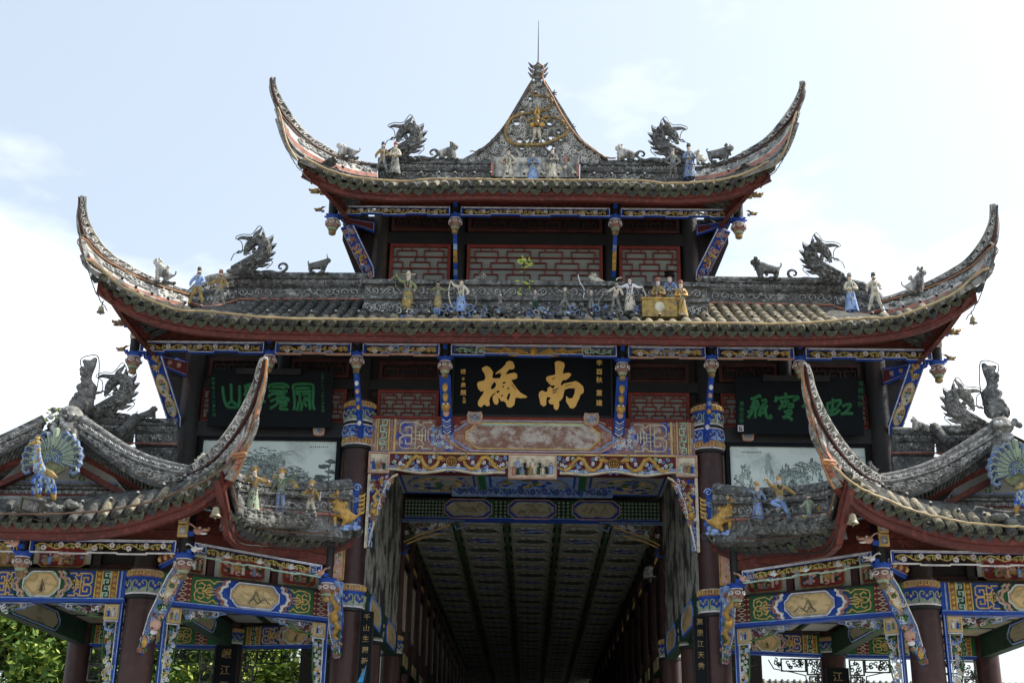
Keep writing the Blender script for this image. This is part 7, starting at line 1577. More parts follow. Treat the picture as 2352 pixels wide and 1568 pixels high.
POSES = {   # joints in units of height: x to the viewer's right, y away from the viewer, z up
 'stand': dict(lh=(-.15, -.05, .46), le=(-.15, 0, .62), rh=(.15, -.05, .46), re=(.15, 0, .62), lk=(-.05, 0, .27), lf=(-.06, 0, .02), rk=(.05, 0, .27), rf=(.06, 0, .02)),
 'hips': dict(lh=(-.10, -.05, .52), le=(-.24, 0, .60), rh=(.10, -.05, .52), re=(.24, 0, .60), lk=(-.07, 0, .27), lf=(-.10, 0, .02), rk=(.07, 0, .27), rf=(.10, 0, .02)),
 'front': dict(lh=(-.03, -.13, .60), le=(-.16, -.05, .60), rh=(.03, -.13, .62), re=(.16, -.05, .60), lk=(-.05, 0, .27), lf=(-.06, 0, .02), rk=(.05, 0, .27), rf=(.06, 0, .02)),
 'raiseL': dict(lh=(-.30, -.05, .95), le=(-.20, -.02, .80), rh=(.16, -.08, .52), re=(.20, 0, .64), lk=(-.05, 0, .27), lf=(-.07, 0, .02), rk=(.06, 0, .27), rf=(.08, 0, .02)),
 'raiseR': dict(lh=(-.22, -.05, .48), le=(-.17, 0, .63), rh=(.30, -.05, .95), re=(.20, -.02, .80), lk=(-.05, 0, .27), lf=(-.07, 0, .02), rk=(.06, 0, .27), rf=(.08, 0, .02)),
 'wide': dict(lh=(-.36, -.05, .74), le=(-.22, -.02, .70), rh=(.36, -.05, .72), re=(.22, -.02, .70), lk=(-.05, 0, .27), lf=(-.05, 0, .02), rk=(.05, 0, .27), rf=(.05, 0, .02)),
 'stride': dict(lh=(-.20, -.04, .50), le=(-.20, 0, .64), rh=(.10, -.12, .56), re=(.18, -.03, .62), lk=(-.11, -.02, .26), lf=(-.19, 0, .02), rk=(.10, 0, .26), rf=(.17, 0, .02)),
 'akimbo_wide': dict(lh=(-.34, -.05, .62), le=(-.20, -.02, .66), rh=(.24, -.05, .52), re=(.20, -.02, .64), lk=(-.08, -.02, .26), lf=(-.12, 0, .02), rk=(.10, 0, .26), rf=(.17, 0, .02)),
 'lunge': dict(lh=(-.30, -.05, .92), le=(-.19, -.02, .80), rh=(.24, -.05, .62), re=(.18, 0, .68), lk=(-.14, -.04, .30), lf=(-.20, 0, .04), rk=(.14, 0, .28), rf=(.26, 0, .03)),
 'kick': dict(lh=(-.30, -.05, .98), le=(-.20, -.02, .80), rh=(.36, -.05, .60), re=(.22, -.02, .70), lk=(-.22, -.08, .42), lf=(-.02, -.12, .32), rk=(.12, 0, .28), rf=(.20, 0, .03)),
 'sit': dict(lh=(-.28, -.08, .62), le=(-.18, -.02, .66), rh=(.24, -.08, .70), re=(.16, -.02, .66), lk=(-.24, -.16, .32), lf=(.02, -.20, .27), rk=(.24, -.16, .32), rf=(.0, -.20, .30)),
}
def figure(label, base, h, pose, top, legs, robe=None, head='hat', headm='hair', props=(), dz=0, lean=0, tilt=0, name='statue', grp='stucco figures on the roofs', flipx=False):
    base = V(base); t = thing(name, label, 'statue', tuple(base), grp)
    P = dict(POSES[pose]); P.update(pel=(0, 0, .50), ab=(lean*.4, 0, .60), ch=(lean, 0, .73), nk=(lean, -.0, .83), hd=(lean+tilt*.3, -.01, .90), ht=(lean+tilt, -.01, .975), ls=(lean-.085, 0, .785), rs=(lean+.085, 0, .785), lp=(-.045, 0, .47), rp=(.045, 0, .47))
    if pose == 'sit':
        for k in ('pel', 'lp', 'rp'): x, y, z = P[k]; P[k] = (x, y, .32)
        P['ab'] = (0, 0, .46)
    if flipx: P = {k: (-x, y, z) for k, (x, y, z) in P.items()}
    names = ['pel', 'ab', 'ch', 'nk', 'hd', 'ht', 'ls', 'le', 'lh', 'rs', 're', 'rh', 'lp', 'lk', 'lf', 'rp', 'rk', 'rf', 'lt', 'rt']
    for s in 'lr': x, y, z = P[s+'f']; P[s+'t'] = (x*1.05, y-.07, z)
    rad = [.085, .078, .10, .036, .060, .05, .056, .045, .028, .056, .045, .028, .066, .052, .036, .066, .052, .036, .028, .028]
    ed = [(0, 1), (1, 2), (2, 3), (3, 4), (4, 5), (2, 6), (6, 7), (7, 8), (2, 9), (9, 10), (10, 11), (0, 12), (12, 13), (13, 14), (0, 15), (15, 16), (16, 17), (14, 18), (17, 19)]
    vs = [V(P[n])*h for n in names]; J = {n: V(P[n])*h for n in names}
    def mf(c):
        if (c-J['hd']).length < .09*h or (c-J['ht']).length < .09*h or c.z > J['nk'].z and abs(c.x-J['nk'].x) < .06*h: return 1
        if min((c-J['lh']).length, (c-J['rh']).length) < .035*h: return 1
        if c.z < J['pel'].z-.0*h: return 2
        return 0
    me = skin_mesh('body', [tuple(v) for v in vs], ed, [r*h for r in rad], mf, [top, 'skin', legs])
    ob = bpy.data.objects.new('body', me); C.objects.link(ob); ob.parent = t
    hc = base+J['hd'].lerp(J['ht'], .5)
    m = MB()       # face
    for s in (-1, 1): m.ball(hc+V((s*.02*h, -.052*h, .005*h)), (.009*h, .006*h, .006*h), 'hair', 5, 3)
    m.ball(hc+V((0, -.058*h, -.008*h)), (.008*h, .010*h, .012*h), 'skin', 5, 4); m.ball(hc+V((0, -.052*h, -.03*h)), (.009*h, .004*h, .004*h), 'winepanel', 5, 3); m.build('face', t)
    m = MB()
    m.ball(hc+V((0, .015*h, .018*h)), (.060*h, .056*h, .058*h), headm if head != 'bald' else 'hair', 8, 5)
    if head == 'hat': m.lathe(hc+V((0, 0, .045*h)), [(.062*h, 0), (.058*h, .03*h), (.05*h, .07*h), (.02*h, .08*h)], 8, headm)
    if head == 'brim': m.lathe(hc+V((0, 0, .05*h)), [(.13*h, 0), (.12*h, .012*h), (.03*h, .05*h)], 12, headm); m.tube([hc+V((0, 0, .05*h)), hc+V((0, 0, .14*h))], .015*h, 6, headm); m.lathe(hc+V((0, 0, .13*h)), [(.12*h, 0), (.08*h, .02*h), (.01*h, .035*h)], 12, headm)
    if head == 'bun': m.ball(hc+V((0, .01*h, .085*h)), (.028*h, .028*h, .032*h), headm, 6, 4)
    if head == 'crown':
        for k in range(9):
            a = math.pi*k/8; m.tube([hc+V((math.cos(a)*.05*h, 0, .02*h+math.sin(a)*.045*h)), hc+V((math.cos(a)*.10*h, 0, .02*h+math.sin(a)*.11*h))], [.016*h, .006*h], 5, 'gold'); m.ball(hc+V((math.cos(a)*.105*h, 0, .02*h+math.sin(a)*.115*h)), .011*h, 'relief' if k % 2 else 'pink', 5, 3)
    if head == 'wings':
        m.lathe(hc+V((0, 0, .045*h)), [(.06*h, 0), (.055*h, .05*h), (.03*h, .09*h)], 8, headm); m.beam(hc+V((-.17*h, .02*h, .06*h)), hc+V((.17*h, .02*h, .06*h)), .012*h, .02*h, headm)
    if head == 'ears':
        for s in (-1, 1): m.ball(hc+V((s*.045*h, 0, .085*h)), (.018*h, .015*h, .022*h), headm, 6, 4)
    m.build('hat' if head in ('hat', 'brim', 'wings', 'crown', 'ears') else 'hair', t)
    if robe:
        m = MB(); bot = min(J['lf'].z, J['rf'].z)+base.z; hz = J['pel'].z+.06*h; cx_ = (J['lf'].x+J['rf'].x)/2; n = 12; rings = []
        for q in range(5):
            f = q/4; z = base.z+hz*(1-f)+.03*h*f; r = (.095+.07*f)*h; xm = cx_*f
            rings.append([V((base.x+xm+math.cos(2*math.pi*j/n)*r*(1+.12*math.cos(j*2.1*1.5)*f), base.y+math.sin(2*math.pi*j/n)*r*.75, z)) for j in range(n)])
        for q in range(4): m.add(rings[q]+rings[q+1], [(j, (j+1) % n, n+(j+1) % n, n+j) for j in range(n)], robe, True)
        m.build('robe', t)
    m = MB(); m.lathe(base+V((J['ab'].x*.6, 0, J['pel'].z+.04*h)), [(.082*h, 0), (.086*h, .015*h), (.080*h, .035*h)], 10, 'gold' if top in ('sblue', 'ivory') else 'sblue'); m.build('sash', t)
    m = MB(); rn = random.Random(int(abs(base.x)*977+base.z*31)); pal = ['ivory', 'ash', 'hair', 'olive', 'wine', 'sage', 'ash']
    m.ribbon(lambda u, v, w2: base+V((J['ch'].x+u, -.105*h-w2, v)), [(-.05*h, J['nk'].z-.03*h), (0, J['ch'].z-.02*h), (.05*h, J['nk'].z-.03*h)], .022*h, .008, rn.choice(pal))
    lo_ = .05*h if robe else J['pel'].z
    for k in range(26):
        z = rn.uniform(lo_, J['nk'].z-.05*h); wd = (.10+.05*max(0, 1-z/(.5*h)) if robe else .075)*h; x = rn.uniform(-wd, wd)*.8; m.ball(base+V((x+(J['ch'].x if z > .6*h else 0), -wd*.80*math.sqrt(max(.05, 1-(x/wd)**2)), z)), (rn.uniform(.008, .02)*h, .012*h, rn.uniform(.02, .07)*h), rn.choice(pal), 5, 3)
    m.build('trim', t)
    for pr in props:
        k = pr[0]; m = MB()
        if k == 'staff': a, b = V(pr[1])*h+base, V(pr[2])*h+base; m.tube([a, b], .009*h, 5, pr[3]); m.ball(b, (.02*h, .02*h, .035*h), pr[3], 6, 4); m.build('staff', t)
        if k == 'sword': a, b = V(pr[1])*h+base, V(pr[2])*h+base; m.beam(a, b, .012*h, .03*h, pr[3], (0, 1, 0)); m.build('sword', t)
        if k == 'ribbon': m.tube(smooth_path([V(q)*h+base for q in pr[1]], 16), .018*h, 6, pr[2], True, .5); m.build('ribbon', t)
        if k == 'beard': m.lathe(hc+V((0, -.05*h, -.14*h)), [(.006*h, 0), (.025*h, .06*h), (.035*h, .11*h)], 7, pr[1]); m.build('beard', t)
        if k == 'flags':
            for (a, b) in ((-.30, .88), (-.17, .98), (.20, .90), (.30, .80)): p = V((a*h, .06*h, b*h))+base; m.add([p, p+V((.07*h, 0, -.16*h)), p+V((-.05*h, 0, -.15*h)), p+V((0, .012*h, -.05*h))], [(0, 1, 3), (0, 3, 2), (1, 2, 3), (0, 2, 1)], 'yellow'); m.build('shoulder_flag', t); m = MB()
            m = None
        if k == 'plume':
            for s in (-1, 1): m.tube(smooth_path([hc+V((s*.03*h, 0, .09*h)), hc+V((s*.16*h, .02*h, .16*h)), hc+V((s*.34*h, .02*h, .14*h)), hc+V((s*.38*h, .02*h, .02*h))], 14), .006*h, 4, 'wire')
            m.build('plume', t)
        if k == 'gourd': p = V(pr[1])*h+base; m.ball(p, (.16*h, .11*h, .12*h), 'peach', 9, 6); m.ball(p+V((-.17*h, 0, .06*h)), (.07*h, .07*h, .10*h), 'gold', 8, 5); m.build('gourd', t)
        if k == 'table': p = V(pr[1])*h+base; m.box(p.x-.42*h, p.x+.42*h, p.y-.1*h, p.y+.1*h, p.z-.45*h, p.z, 'yellow'); m.box(p.x-.45*h, p.x+.45*h, p.y-.12*h, p.y+.12*h, p.z, p.z+.04*h, 'gold'); m.ball(p+V((0, -.1*h, -.2*h)), (.13*h, .02*h, .13*h), 'cream', 10, 5); m.build('table', t)
    return t
KQ = crop(1080, 740, 2.5565); K2 = crop(1000, 150, 2.45); K5b = crop(500, 700, 2.94); K3r = crop(1800, 180, 2.178); KRE = crop(1960, 1300, 5.6)
def fig(K, x, yf, yt, Y, label, pose, top, legs, hs=1.08, **kw):
    a = A(*K(x, yf), Y); b = A(*K(x, yt), Y); return figure(label, a, (b.z-a.z)*hs, pose, top, legs, **kw)
gp = 'stucco figures standing on the wave parapet'; gt = 'stucco figures on the top ridge'; gm = 'stucco figures beside the middle roof corners'; ge = 'stucco opera figures on the little eaves'
Yp = -1.42
fig(KQ, 165, 352, 98, Yp, 'tall yellow robed figure holding a leaf banner, leftmost on the wave parapet', 'raiseL', 'olive', 'yellow', robe='yellow', head='wings', headm='cream', props=(('staff', (-.30, -.05, .62), (-.30, -.05, 1.0), 'olive'), ('ribbon', [(-.42, 0, .86), (-.25, 0, 1.0), (-.05, 0, .97)], 'olive'), ('ribbon', [(-.12, -.05, .48), (-.3, -.05, .45), (-.36, -.05, .62)], 'ash')), grp=gp)
fig(KQ, 385, 345, 152, Yp, 'small lady in olive top and short yellow skirt beside the banner holder', 'wide', 'olive', 'ash', head='bun', lean=-.02, props=(('ribbon', [(.36, -.05, .72), (.5, 0, .8), (.6, 0, .9)], 'ash'),), robe='yellow', grp=gp)
fig(KQ, 550, 362, 135, Yp, 'lady in white and blue raising one arm beside a pale shell', 'raiseL', 'ivory', 'yellow', robe='lblue', head='bun', props=(('ribbon', [(.2, 0, .55), (.38, 0, .5), (.4, 0, .25), (.2, 0, .05)], 'ash'), ('ribbon', [(-.3, 0, .95), (-.34, 0, .6), (-.26, 0, .25), (-.08, 0, .05)], 'ivory')), grp=gp)
fig(KQ, 835, 352, 225, Yp, 'dark crouching warrior with a bent raised arm in the middle left of the parapet', 'lunge', 'ash', 'relief_dark', head='hair', headm='relief_dark', props=(('staff', (-.3, -.05, .9), (-.55, -.05, 1.25), 'ash'),), grp=gp)
fig(KQ, 1085, 352, 198, Yp, 'dark green clad boy with spread arms at the middle of the parapet', 'wide', 'ash', 'dgreen', head='hair', grp=gp)
fig(KQ, 1300, 370, 182, Yp, 'bare chested dark warrior swinging a club and lunging in pale trousers', 'lunge', 'rock', 'ash', head='hair', props=(('staff', (-.3, -.05, .92), (.05, -.05, 1.12), 'ash'), ('staff', (-.3, -.05, .92), (-.5, -.05, .70), 'ash')), grp=gp)
fig(KQ, 1490, 362, 200, Yp, 'dark figure holding up a long white ribbon on the parapet', 'raiseL', 'relief_dark', 'ash', head='hair', props=(('ribbon', [(-.3, -.05, .62), (-.26, -.05, .95), (-.42, -.05, 1.25), (-.5, 0, 1.6)], 'white'),), grp=gp)
fig(KQ, 1665, 345, 150, Yp, 'pale dancer bending with a looped scarf on the parapet', 'akimbo_wide', 'ivory', 'ash', head='bun', lean=.04, props=(('ribbon', [(-.34, 0, .62), (-.5, 0, .4), (-.55, 0, .2)], 'ash'), ('ribbon', [(.2, 0, .6), (.22, 0, .9), (.1, 0, 1.0)], 'ash')), grp=gp)
fig(KQ, 1770, 355, 122, Yp, 'white dancer with long flying sleeves right of the bending dancer', 'wide', 'white', 'ash', robe='ivory', head='bun', props=(('ribbon', [(.34, 0, .72), (.42, 0, .45), (.3, 0, .30)], 'ivory'), ('ribbon', [(-.34, 0, .74), (-.34, 0, .95), (-.2, 0, 1.0)], 'ivory')), grp=gp)
fig(KQ, 1975, 392, 140, Yp, 'old white bearded man in gold seated behind a yellow draped table', 'front', 'yellow', 'yellow', robe='yellow', head='hat', headm='pink', props=(('beard', 'white'), ('table', (0, -.22, .36))), grp=gp)
fig(KQ, 2060, 385, 110, Yp+.15, 'standing man in a grey blue robe with a round black hat behind the seated elder', 'front', 'sblue', 'sblue', robe='ash', head='brim', grp=gp)
fig(KQ, 2140, 392, 158, Yp-.05, 'orange robed attendant with a cap at the right end of the parapet', 'front', 'gold', 'yellow', robe='yellow', head='hat', headm='pink', grp=gp)
Yt = -1.0
fig(K2, 1052, 872, 680, Yt, 'pale robed lady left of the blue tunic figure under the crest', 'hips', 'ivory', 'ash', robe='ivory', head='bun', grp=gt)
fig(K2, 1222, 882, 700, Yt, 'figure in a bright blue tunic at the centre under the crest', 'front', 'sblue', 'yellow', robe='lblue', head='hat', headm='ash', grp=gt)
fig(K2, 1355, 870, 676, Yt, 'pale robed figure with a dark sash right of the blue tunic figure', 'front', 'ash', 'ivory', robe='ivory', head='bun', grp=gt)
fig(K2, 180, 830, 640, -1.1, 'long bearded warrior in yellow and grey at the left end of the top ridge', 'stride', 'yellow', 'ash', head='hat', headm='relief_dark', props=(('beard', 'ivory'), ('sword', (.05, -.1, .75), (.06, -.1, .3), 'white')), grp=gt)
fig(K2, 266, 838, 640, -1.1, 'slender pale figure beside the bearded warrior on the top ridge', 'front', 'ivory', 'ash', robe='ash', head='hat', headm='pink', grp=gt)
fig(K2, 2190, 872, 684, -1.1, 'grey bare chested figure with hands on hips at the right end of the top ridge', 'hips', 'ash', 'rock', head='hat', headm='ash', grp=gt)
fig(K2, 2303, 868, 655, -1.1, 'figure in a long bright blue robe at the right end of the top ridge', 'front', 'sblue', 'sblue', robe='sblue', head='hat', headm='rock', grp=gt)
Ym = -1.75
fig(K5b, 150, 455, 190, Ym, 'striding figure in a blue white tunic and mustard trousers by the left corner ridge', 'stride', 'lblue', 'yellow', head='hat', headm='rock', grp=gm)
fig(K5b, 330, 472, 210, Ym, 'figure in a mustard tunic with one arm stretched out by the left corner ridge', 'akimbo_wide', 'yellow', 'ash', head='hat', headm='pink', grp=gm)
fig(K3r, 1300, 1520, 1312, Ym, 'man in a pale blue hanging robe by the right corner ridge', 'front', 'ivory', 'lblue', robe='lblue', head='hat', headm='ash', grp=gm)
fig(K3r, 1447, 1512, 1308, Ym, 'pale grey man with one arm swinging down by the right corner ridge', 'stride', 'ivory', 'ivory', head='hat', headm='relief_dark', grp=gm)
fig(KF, 400, 885, 165, -3.75, 'opera warrior with yellow flags and a beaded crown nearest the left horn', 'wide', 'oldgold', 'olive', robe='sage', head='crown', headm='oldgold', props=(('flags',), ('plume',)), grp=ge)
fig(KF, 868, 920, 195, -3.0, 'opera warrior in green and blue holding a white spear on the left eave', 'raiseR', 'figgreen', 'sblue', head='crown', headm='gold', props=(('flags',), ('plume',), ('staff', (-.22, -.06, .48), (-.30, -.06, .02), 'white')), grp=ge)
fig(KF, 1385, 985, 375, -2.4, 'boy in a yellow tunic lunging with arms out on the left eave', 'akimbo_wide', 'yellow', 'ivory', head='crown', headm='gold', props=(('sword', (.24, -.05, .50), (.26, -.05, .74), 'white'),), grp=ge)
fig(KRE, 975, 970, 385, -2.35, 'young man in a bright blue robe holding a lance on the right eave', 'raiseL', 'sblue', 'lblue', robe='lblue', head='hat', headm='gold', props=(('staff', (.30, -.1, .35), (-.55, -.1, 1.10), 'wire'),), grp=ge)
fig(KRE, 1330, 945, 285, -3.05, 'bearded kicking man in mustard and tiger cap raising a blade', 'kick', 'yellow', 'lblue', head='ears', headm='gold', props=(('beard', 'white'), ('sword', (-.3, -.05, .95), (-.32, -.05, 1.18), 'white')), grp=ge)
fig(KRE, 1790, 1040, 545, -3.7, 'pale green clad man sitting cross legged beside a gourd on the right eave', 'sit', 'sage', 'yellow', head='hat', headm='ash', props=(('gourd', (.48, .05, .55)),), grp=ge)
# ---- beasts
def beast(label, base, L, d=1, m='stucco', pose='stand', name='beast_statue', cat='beast statue', tail='up', horns=False, grp=None, head=1.0, plinth='rock'):
    base = V(base); t = thing(name, label, cat, tuple(base), grp)
    if pose == 'stand': sp = [(-.38, .42), (-.1, .42), (.2, .46), (.36, .62), (.46, .74)]; fe = [(-.36, .0), (-.30, .0), (.18, 0), (.26, 0)]; sp = [(x, z*.85) for x, z in sp]
    elif pose == 'sit': sp = [(-.30, .22), (-.05, .32), (.14, .50), (.22, .72), (.34, .84)]; fe = [(-.05, .0), (.0, .0), (.16, 0), (.24, 0)]
    else: sp = [(-.38, .20), (-.1, .26), (.16, .28), (.28, .46), (.38, .56)]; fe = [(-.15, .02), (-.1, .02), (.30, .02), (.36, .02)]
    vs = [(d*x*L, 0, z*L) for x, z in sp]; rd = [.175*L, .165*L, .19*L, .15*L, .15*L*head]
    vs.append((d*(sp[4][0]+.13)*L, 0, (sp[4][1]-.04)*L)); rd.append(.08*L); ed = [(0, 1), (1, 2), (2, 3), (3, 4), (4, 5)]
    for k, (x, z) in enumerate(fe):
        src_ = 0 if k < 2 else 2; y = (.07 if k % 2 else -.07)*L; kx = x+(-.03 if k < 2 else .03); kz = sp[src_][1]*.5
        i = len(vs); vs += [(d*kx*L, y, kz*L), (d*x*L, y, z*L), (d*(x+.06)*L, y, z*L)]; rd += [.075*L, .05*L, .045*L]; ed += [(src_, i), (i, i+1), (i+1, i+2)]
    i = len(vs); x, z = sp[0]
    tl = {'up': [(-.08, .06), (-.11, .16), (-.05, .22)], 'curl': [(-.10, .03), (-.17, .12), (-.16, .24)], 'down': [(-.08, -.04), (-.12, -.12), (-.08, -.18)]}[tail]
    p = 0
    for a, b in tl: vs.append((d*(x+a)*L, 0, (z+b)*L)); rd.append(.03*L); ed.append((p, i)); p = i; i += 1
    me = skin_mesh('body', vs, ed, rd, lambda c: 0, [m]); ob = bpy.data.objects.new('body', me); C.objects.link(ob); ob.parent = t
    hx, hz = sp[4]; h = base+V((d*hx*L, 0, hz*L)); mb = MB()
    for s in (-1, 1): mb.ball(h+V((-d*.03*L, s*.06*L, .09*L)), (.03*L, .02*L, .04*L), m, 6, 4); mb.ball(h+V((d*.05*L, s*.055*L, .03*L)), .016*L, 'hair', 5, 3)
    mb.build('ears', t)
    if horns:
        mb = MB()
        for s in (-1, 1): mb.tube(smooth_path([h+V((0, s*.04*L, .08*L)), h+V((-d*.08*L, s*.06*L, .18*L)), h+V((-d*.05*L, s*.07*L, .30*L))], 8), [.022*L, .02*L, .018*L, .016*L, .014*L, .01*L, .007*L, .004*L], 5, m)
        mb.build('horns', t)
    else:
        mb = MB(); rn = random.Random(int(abs(base.x)*100))
        for k in range(34): mb.ball(h+V((-d*rn.uniform(.0, .22)*L, rn.uniform(-.15, .15)*L, rn.uniform(-.28, .12)*L)), .055*L, m, 5, 4)
        for k in range(10): mb.ball(h+V((-d*rn.uniform(.2, .5)*L, rn.uniform(-.14, .14)*L, rn.uniform(-.5, -.2)*L)), .07*L, m, 5, 4)
        mb.build('mane', t)
    if plinth:
        mb = MB(); rn = random.Random(3)
        for k in range(22): mb.ball(base+V((rn.uniform(-.5, .5)*L, rn.uniform(-.08, .08)*L, rn.uniform(-.10, 0)*L)), (rn.uniform(.05, .12)*L, .07*L, .05*L), plinth, 6, 4)
        mb.build('rock_plinth', t)
    return t
def bst(K, x0, x1, y, Y, label, **kw):
    a = A(*K(x0, y), Y); b = A(*K(x1, y), Y); return beast(label, (a+b)/2, (b.x-a.x)*1.02, **kw)
bst(K2, 545, 705, 722, -.8, 'small stone lion crouching left of the pierced crest', d=1, m='stucco', pose='lie', tail='up')
bst(K2, 1790, 1955, 735, -.8, 'small stone lion crouching right of the pierced crest', d=-1, m='stucco', pose='lie', tail='up')
KTt = KT
bst(KTt, 800, 1050, 945, -1.5, 'low crouching beast by the left horn of the top roof', d=-1, m='stucco', pose='lie', tail='curl')
bst(K3r, 410, 565, 600, -1.5, 'prowling lizard like beast by the right horn of the top roof', d=1, m='stucco_dark', pose='stand', tail='up')
bst(K3r, 330, 420, 610, -1.2, 'small sitting beast between the blue robed figure and the lizard beast', d=-1, m='ivory', pose='sit', tail='up')
bst(KM, 870, 1150, 990, -1.8, 'white stone lion sitting on the left ridge of the middle roof', d=-1, m='stucco', pose='sit', tail='curl')
bst(K3r, 1605, 1775, 1405, -1.8, 'grey stone lion sitting on the right ridge of the middle roof with a tufted tail', d=1, m='stucco', pose='sit', tail='curl')
KGo = crop(860, 500, 5.227)
bst(KGo, 20, 330, 1390, -.45, 'dark goat standing on the left ridge beside the top roof horn', d=1, m='relief_dark', pose='stand', tail='up', horns=True)
bst(K3r, 695, 860, 1308, -.45, 'dark stone dog lion standing on the right ridge', d=-1, m='stucco_dark', pose='stand', tail='curl')
K6 = crop(960, 700, 2.178)
bst(K6, 755, 890, 238, -1.0, 'reclining ram on the left part of the wave parapet', d=1, m='stucco', pose='lie', tail='down')
bst(K6, 1515, 1650, 240, -1.0, 'reclining ram on the right part of the wave parapet', d=-1, m='ivory', pose='lie', tail='down')
KGr = crop(2380, 980, 3.136)
bst(KG, 1210, 1380, 622, -.9, 'dark crouching beast on the rear ridge of the left pavilion', d=1, m='relief_dark', pose='lie', tail='curl')
bst(KGr, 575, 750, 725, -.9, 'pale grey crouching beast on the rear ridge of the right pavilion', d=-1, m='stucco', pose='lie', tail='up')
bst(K3, 1330, 1410, 990, -3.85, 'small pale lion perched at the foot of the left pavilion horn', d=1, m='ivory', pose='sit', tail='up')
bst(KGr, 190, 300, 1100, -3.85, 'small grey monkey like beast at the foot of the right pavilion horn', d=-1, m='stucco_dark', pose='sit', tail='up')
for s in (-1, 1):
    p = A(*KF(1930, 1075), -1.75); p.x *= -s
    beast(('gilded' if s < 0 else 'brown gold')+' crouching lion on blue waves at the end of the little '+('left' if s < 0 else 'right')+' eave', (p.x, p.y, p.z), .60, d=-1 if s < 0 else 1, m='gold', pose='sit', tail='curl', plinth='lblue', grp='golden lions on the little eaves')
# ---- ridge dragons
def dragon(label, base, s, d=1, m='stucco_dark', scroll=True, tall=False):
    """curled fish dragon; drawn facing left, d=-1 faces right"""
    base = V(base); t = thing('ridge_dragon', label, 'dragon ornament', tuple(base), 'curled dragon ornaments on the ridges')
    q = lambda x, y, z=0: base+V((d*x*s, z*s, y*s))
    body = [q(-.42, .02), (q(-.2, .12)), q(.08, .27), q(.30, .42), q(.42, .66), q(.40, .84), q(.26, .94), q(.12, .92), q(.03, .80), q(-.04, .66), q(-.10, .50)]
    sp = smooth_path(body, 40); rr = [.17+.075*math.sin(min(1, i/14)*math.pi/2) if i < 20 else max(.04, .245-.19*((i-20)/19)**1.5) for i in range(40)]
    vs = [tuple(p-base) for p in sp[::3]]; rd = [rr[i]*s*.9 for i in range(0, 40, 3)]; ed = [(i, i+1) for i in range(len(vs)-1)]
    me = skin_mesh('body', vs, ed, rd, lambda c: 0, [m]); ob = bpy.data.objects.new('body', me); C.objects.link(ob); ob.parent = t
    mb = MB()
    for a, b, c_, r in ((q(.30, .95), q(.34, 1.08), q(.30, 1.18), .07), (q(.42, .84), q(.54, .92), q(.60, 1.04), .08), (q(.46, .68), q(.58, .72), q(.70, .82), .07), (q(.46, .52), q(.58, .52), q(.70, .58), .07), (q(.38, .38), q(.52, .36), q(.66, .42), .06), (q(.25, .26), q(.40, .22), q(.58, .26), .07)):
        mb.tube(smooth_path([a, b, c_], 6), [r*s, r*s*1.1, r*s, r*s*.75, r*s*.45, r*s*.1], 6, m, True, .45)
    mb.build('back_fin', t)
    mb = MB()
    mb.tube(smooth_path([q(.14, .94), q(-.05, .98), q(-.22, 1.0), q(-.34, .95)], 8), [.09*s, .09*s, .075*s, .06*s, .055*s, .05*s, .04*s, .015*s], 7, m, True, .6)
    mb.tube(smooth_path([q(.14, .96), q(.16, 1.1), q(.25, 1.22), q(.28, 1.30)], 8), [.09*s, .085*s, .08*s, .07*s, .06*s, .045*s, .03*s, .01*s], 7, m, True, .5)
    mb.tube(smooth_path([q(.05, .88), q(-.05, .76), q(-.08, .62), q(-.12, .50)], 8), [.10*s, .10*s, .09*s, .08*s, .07*s, .055*s, .04*s, .015*s], 7, m, True, .6); mb.build('tail_fin', t)
    mb = MB(); mb.ball(q(.13, .66, -.03), (.065*s,)*3, m, 9, 6); mb.build('pearl', t)
    mb = MB(); rn = random.Random(4)
    for k in range(110):
        i = rn.randrange(2, 34); p = sp[i]; a = rn.uniform(-1.2, 1.2); mb.ball(p+V((math.sin(a)*rr[i]*s*.5, -rr[i]*s*.85, math.cos(a)*rr[i]*s*.2)), (.026*s, .03*s, .034*s), m, 5, 4)
    for k in range(12): a = q(rn.uniform(-.3, .4), rn.uniform(.1, .5), -.22); mb.tube([a, a+V((d*.05*s, 0, .05*s)), a+V((d*.12*s, 0, .04*s)), a+V((d*.14*s, 0, .10*s))], [.03*s, .026*s, .02*s, .006*s], 5, m)
    for k in range(5): mb.tube([q(-.3+k*.12, .04, -.05), q(-.22+k*.13, .14, -.15), q(-.12+k*.14, .10, -.14)], [.05*s, .045*s, .01*s], 6, m)
    mb.build('scales', t)
    mb = MB(); 
    for k in range(16): mb.ball(q(rn.uniform(-.55, .5), rn.uniform(-.06, .08), rn.uniform(-.08, .05)), (.11*s, .07*s, .06*s), m, 6, 4)
    mb.build('cloud_base', t)
    if scroll:
        mb = MB(); pts = [q(.4, .02), q(.62, .04), q(.82, .0), q(1.0, .1), q(1.02, .22), q(.92, .28), q(.82, .22), q(.84, .13), q(.90, .14)]; mb.tube(smooth_path(pts, 26), [.06*s-.0014*s*i for i in range(26)], 6, m); mb.build('tail_scroll', t)
    mb = MB(); mb.tube(smooth_path([q(-.42, .3, -.1), q(-.34, .5, -.1), q(-.16, .55, -.08), q(-.2, .85, -.05), q(-.38, .97, -.05), q(-.2, 1.07, -.05), q(.05, 1.08, -.05), q(.22, 1.32, -.05), q(.34, 1.2, -.05), q(.44, .95, -.05), q(.62, 1.06, -.05), q(.56, .8, -.05), q(.72, .82, -.05), q(.6, .6, -.05), q(.72, .58, -.05), q(.55, .4, -.05), q(.66, .28, -.05), q(.5, .1, -.05)], 60), .008, 4, 'wire'); mb.build('outline_wire', t)
    return t
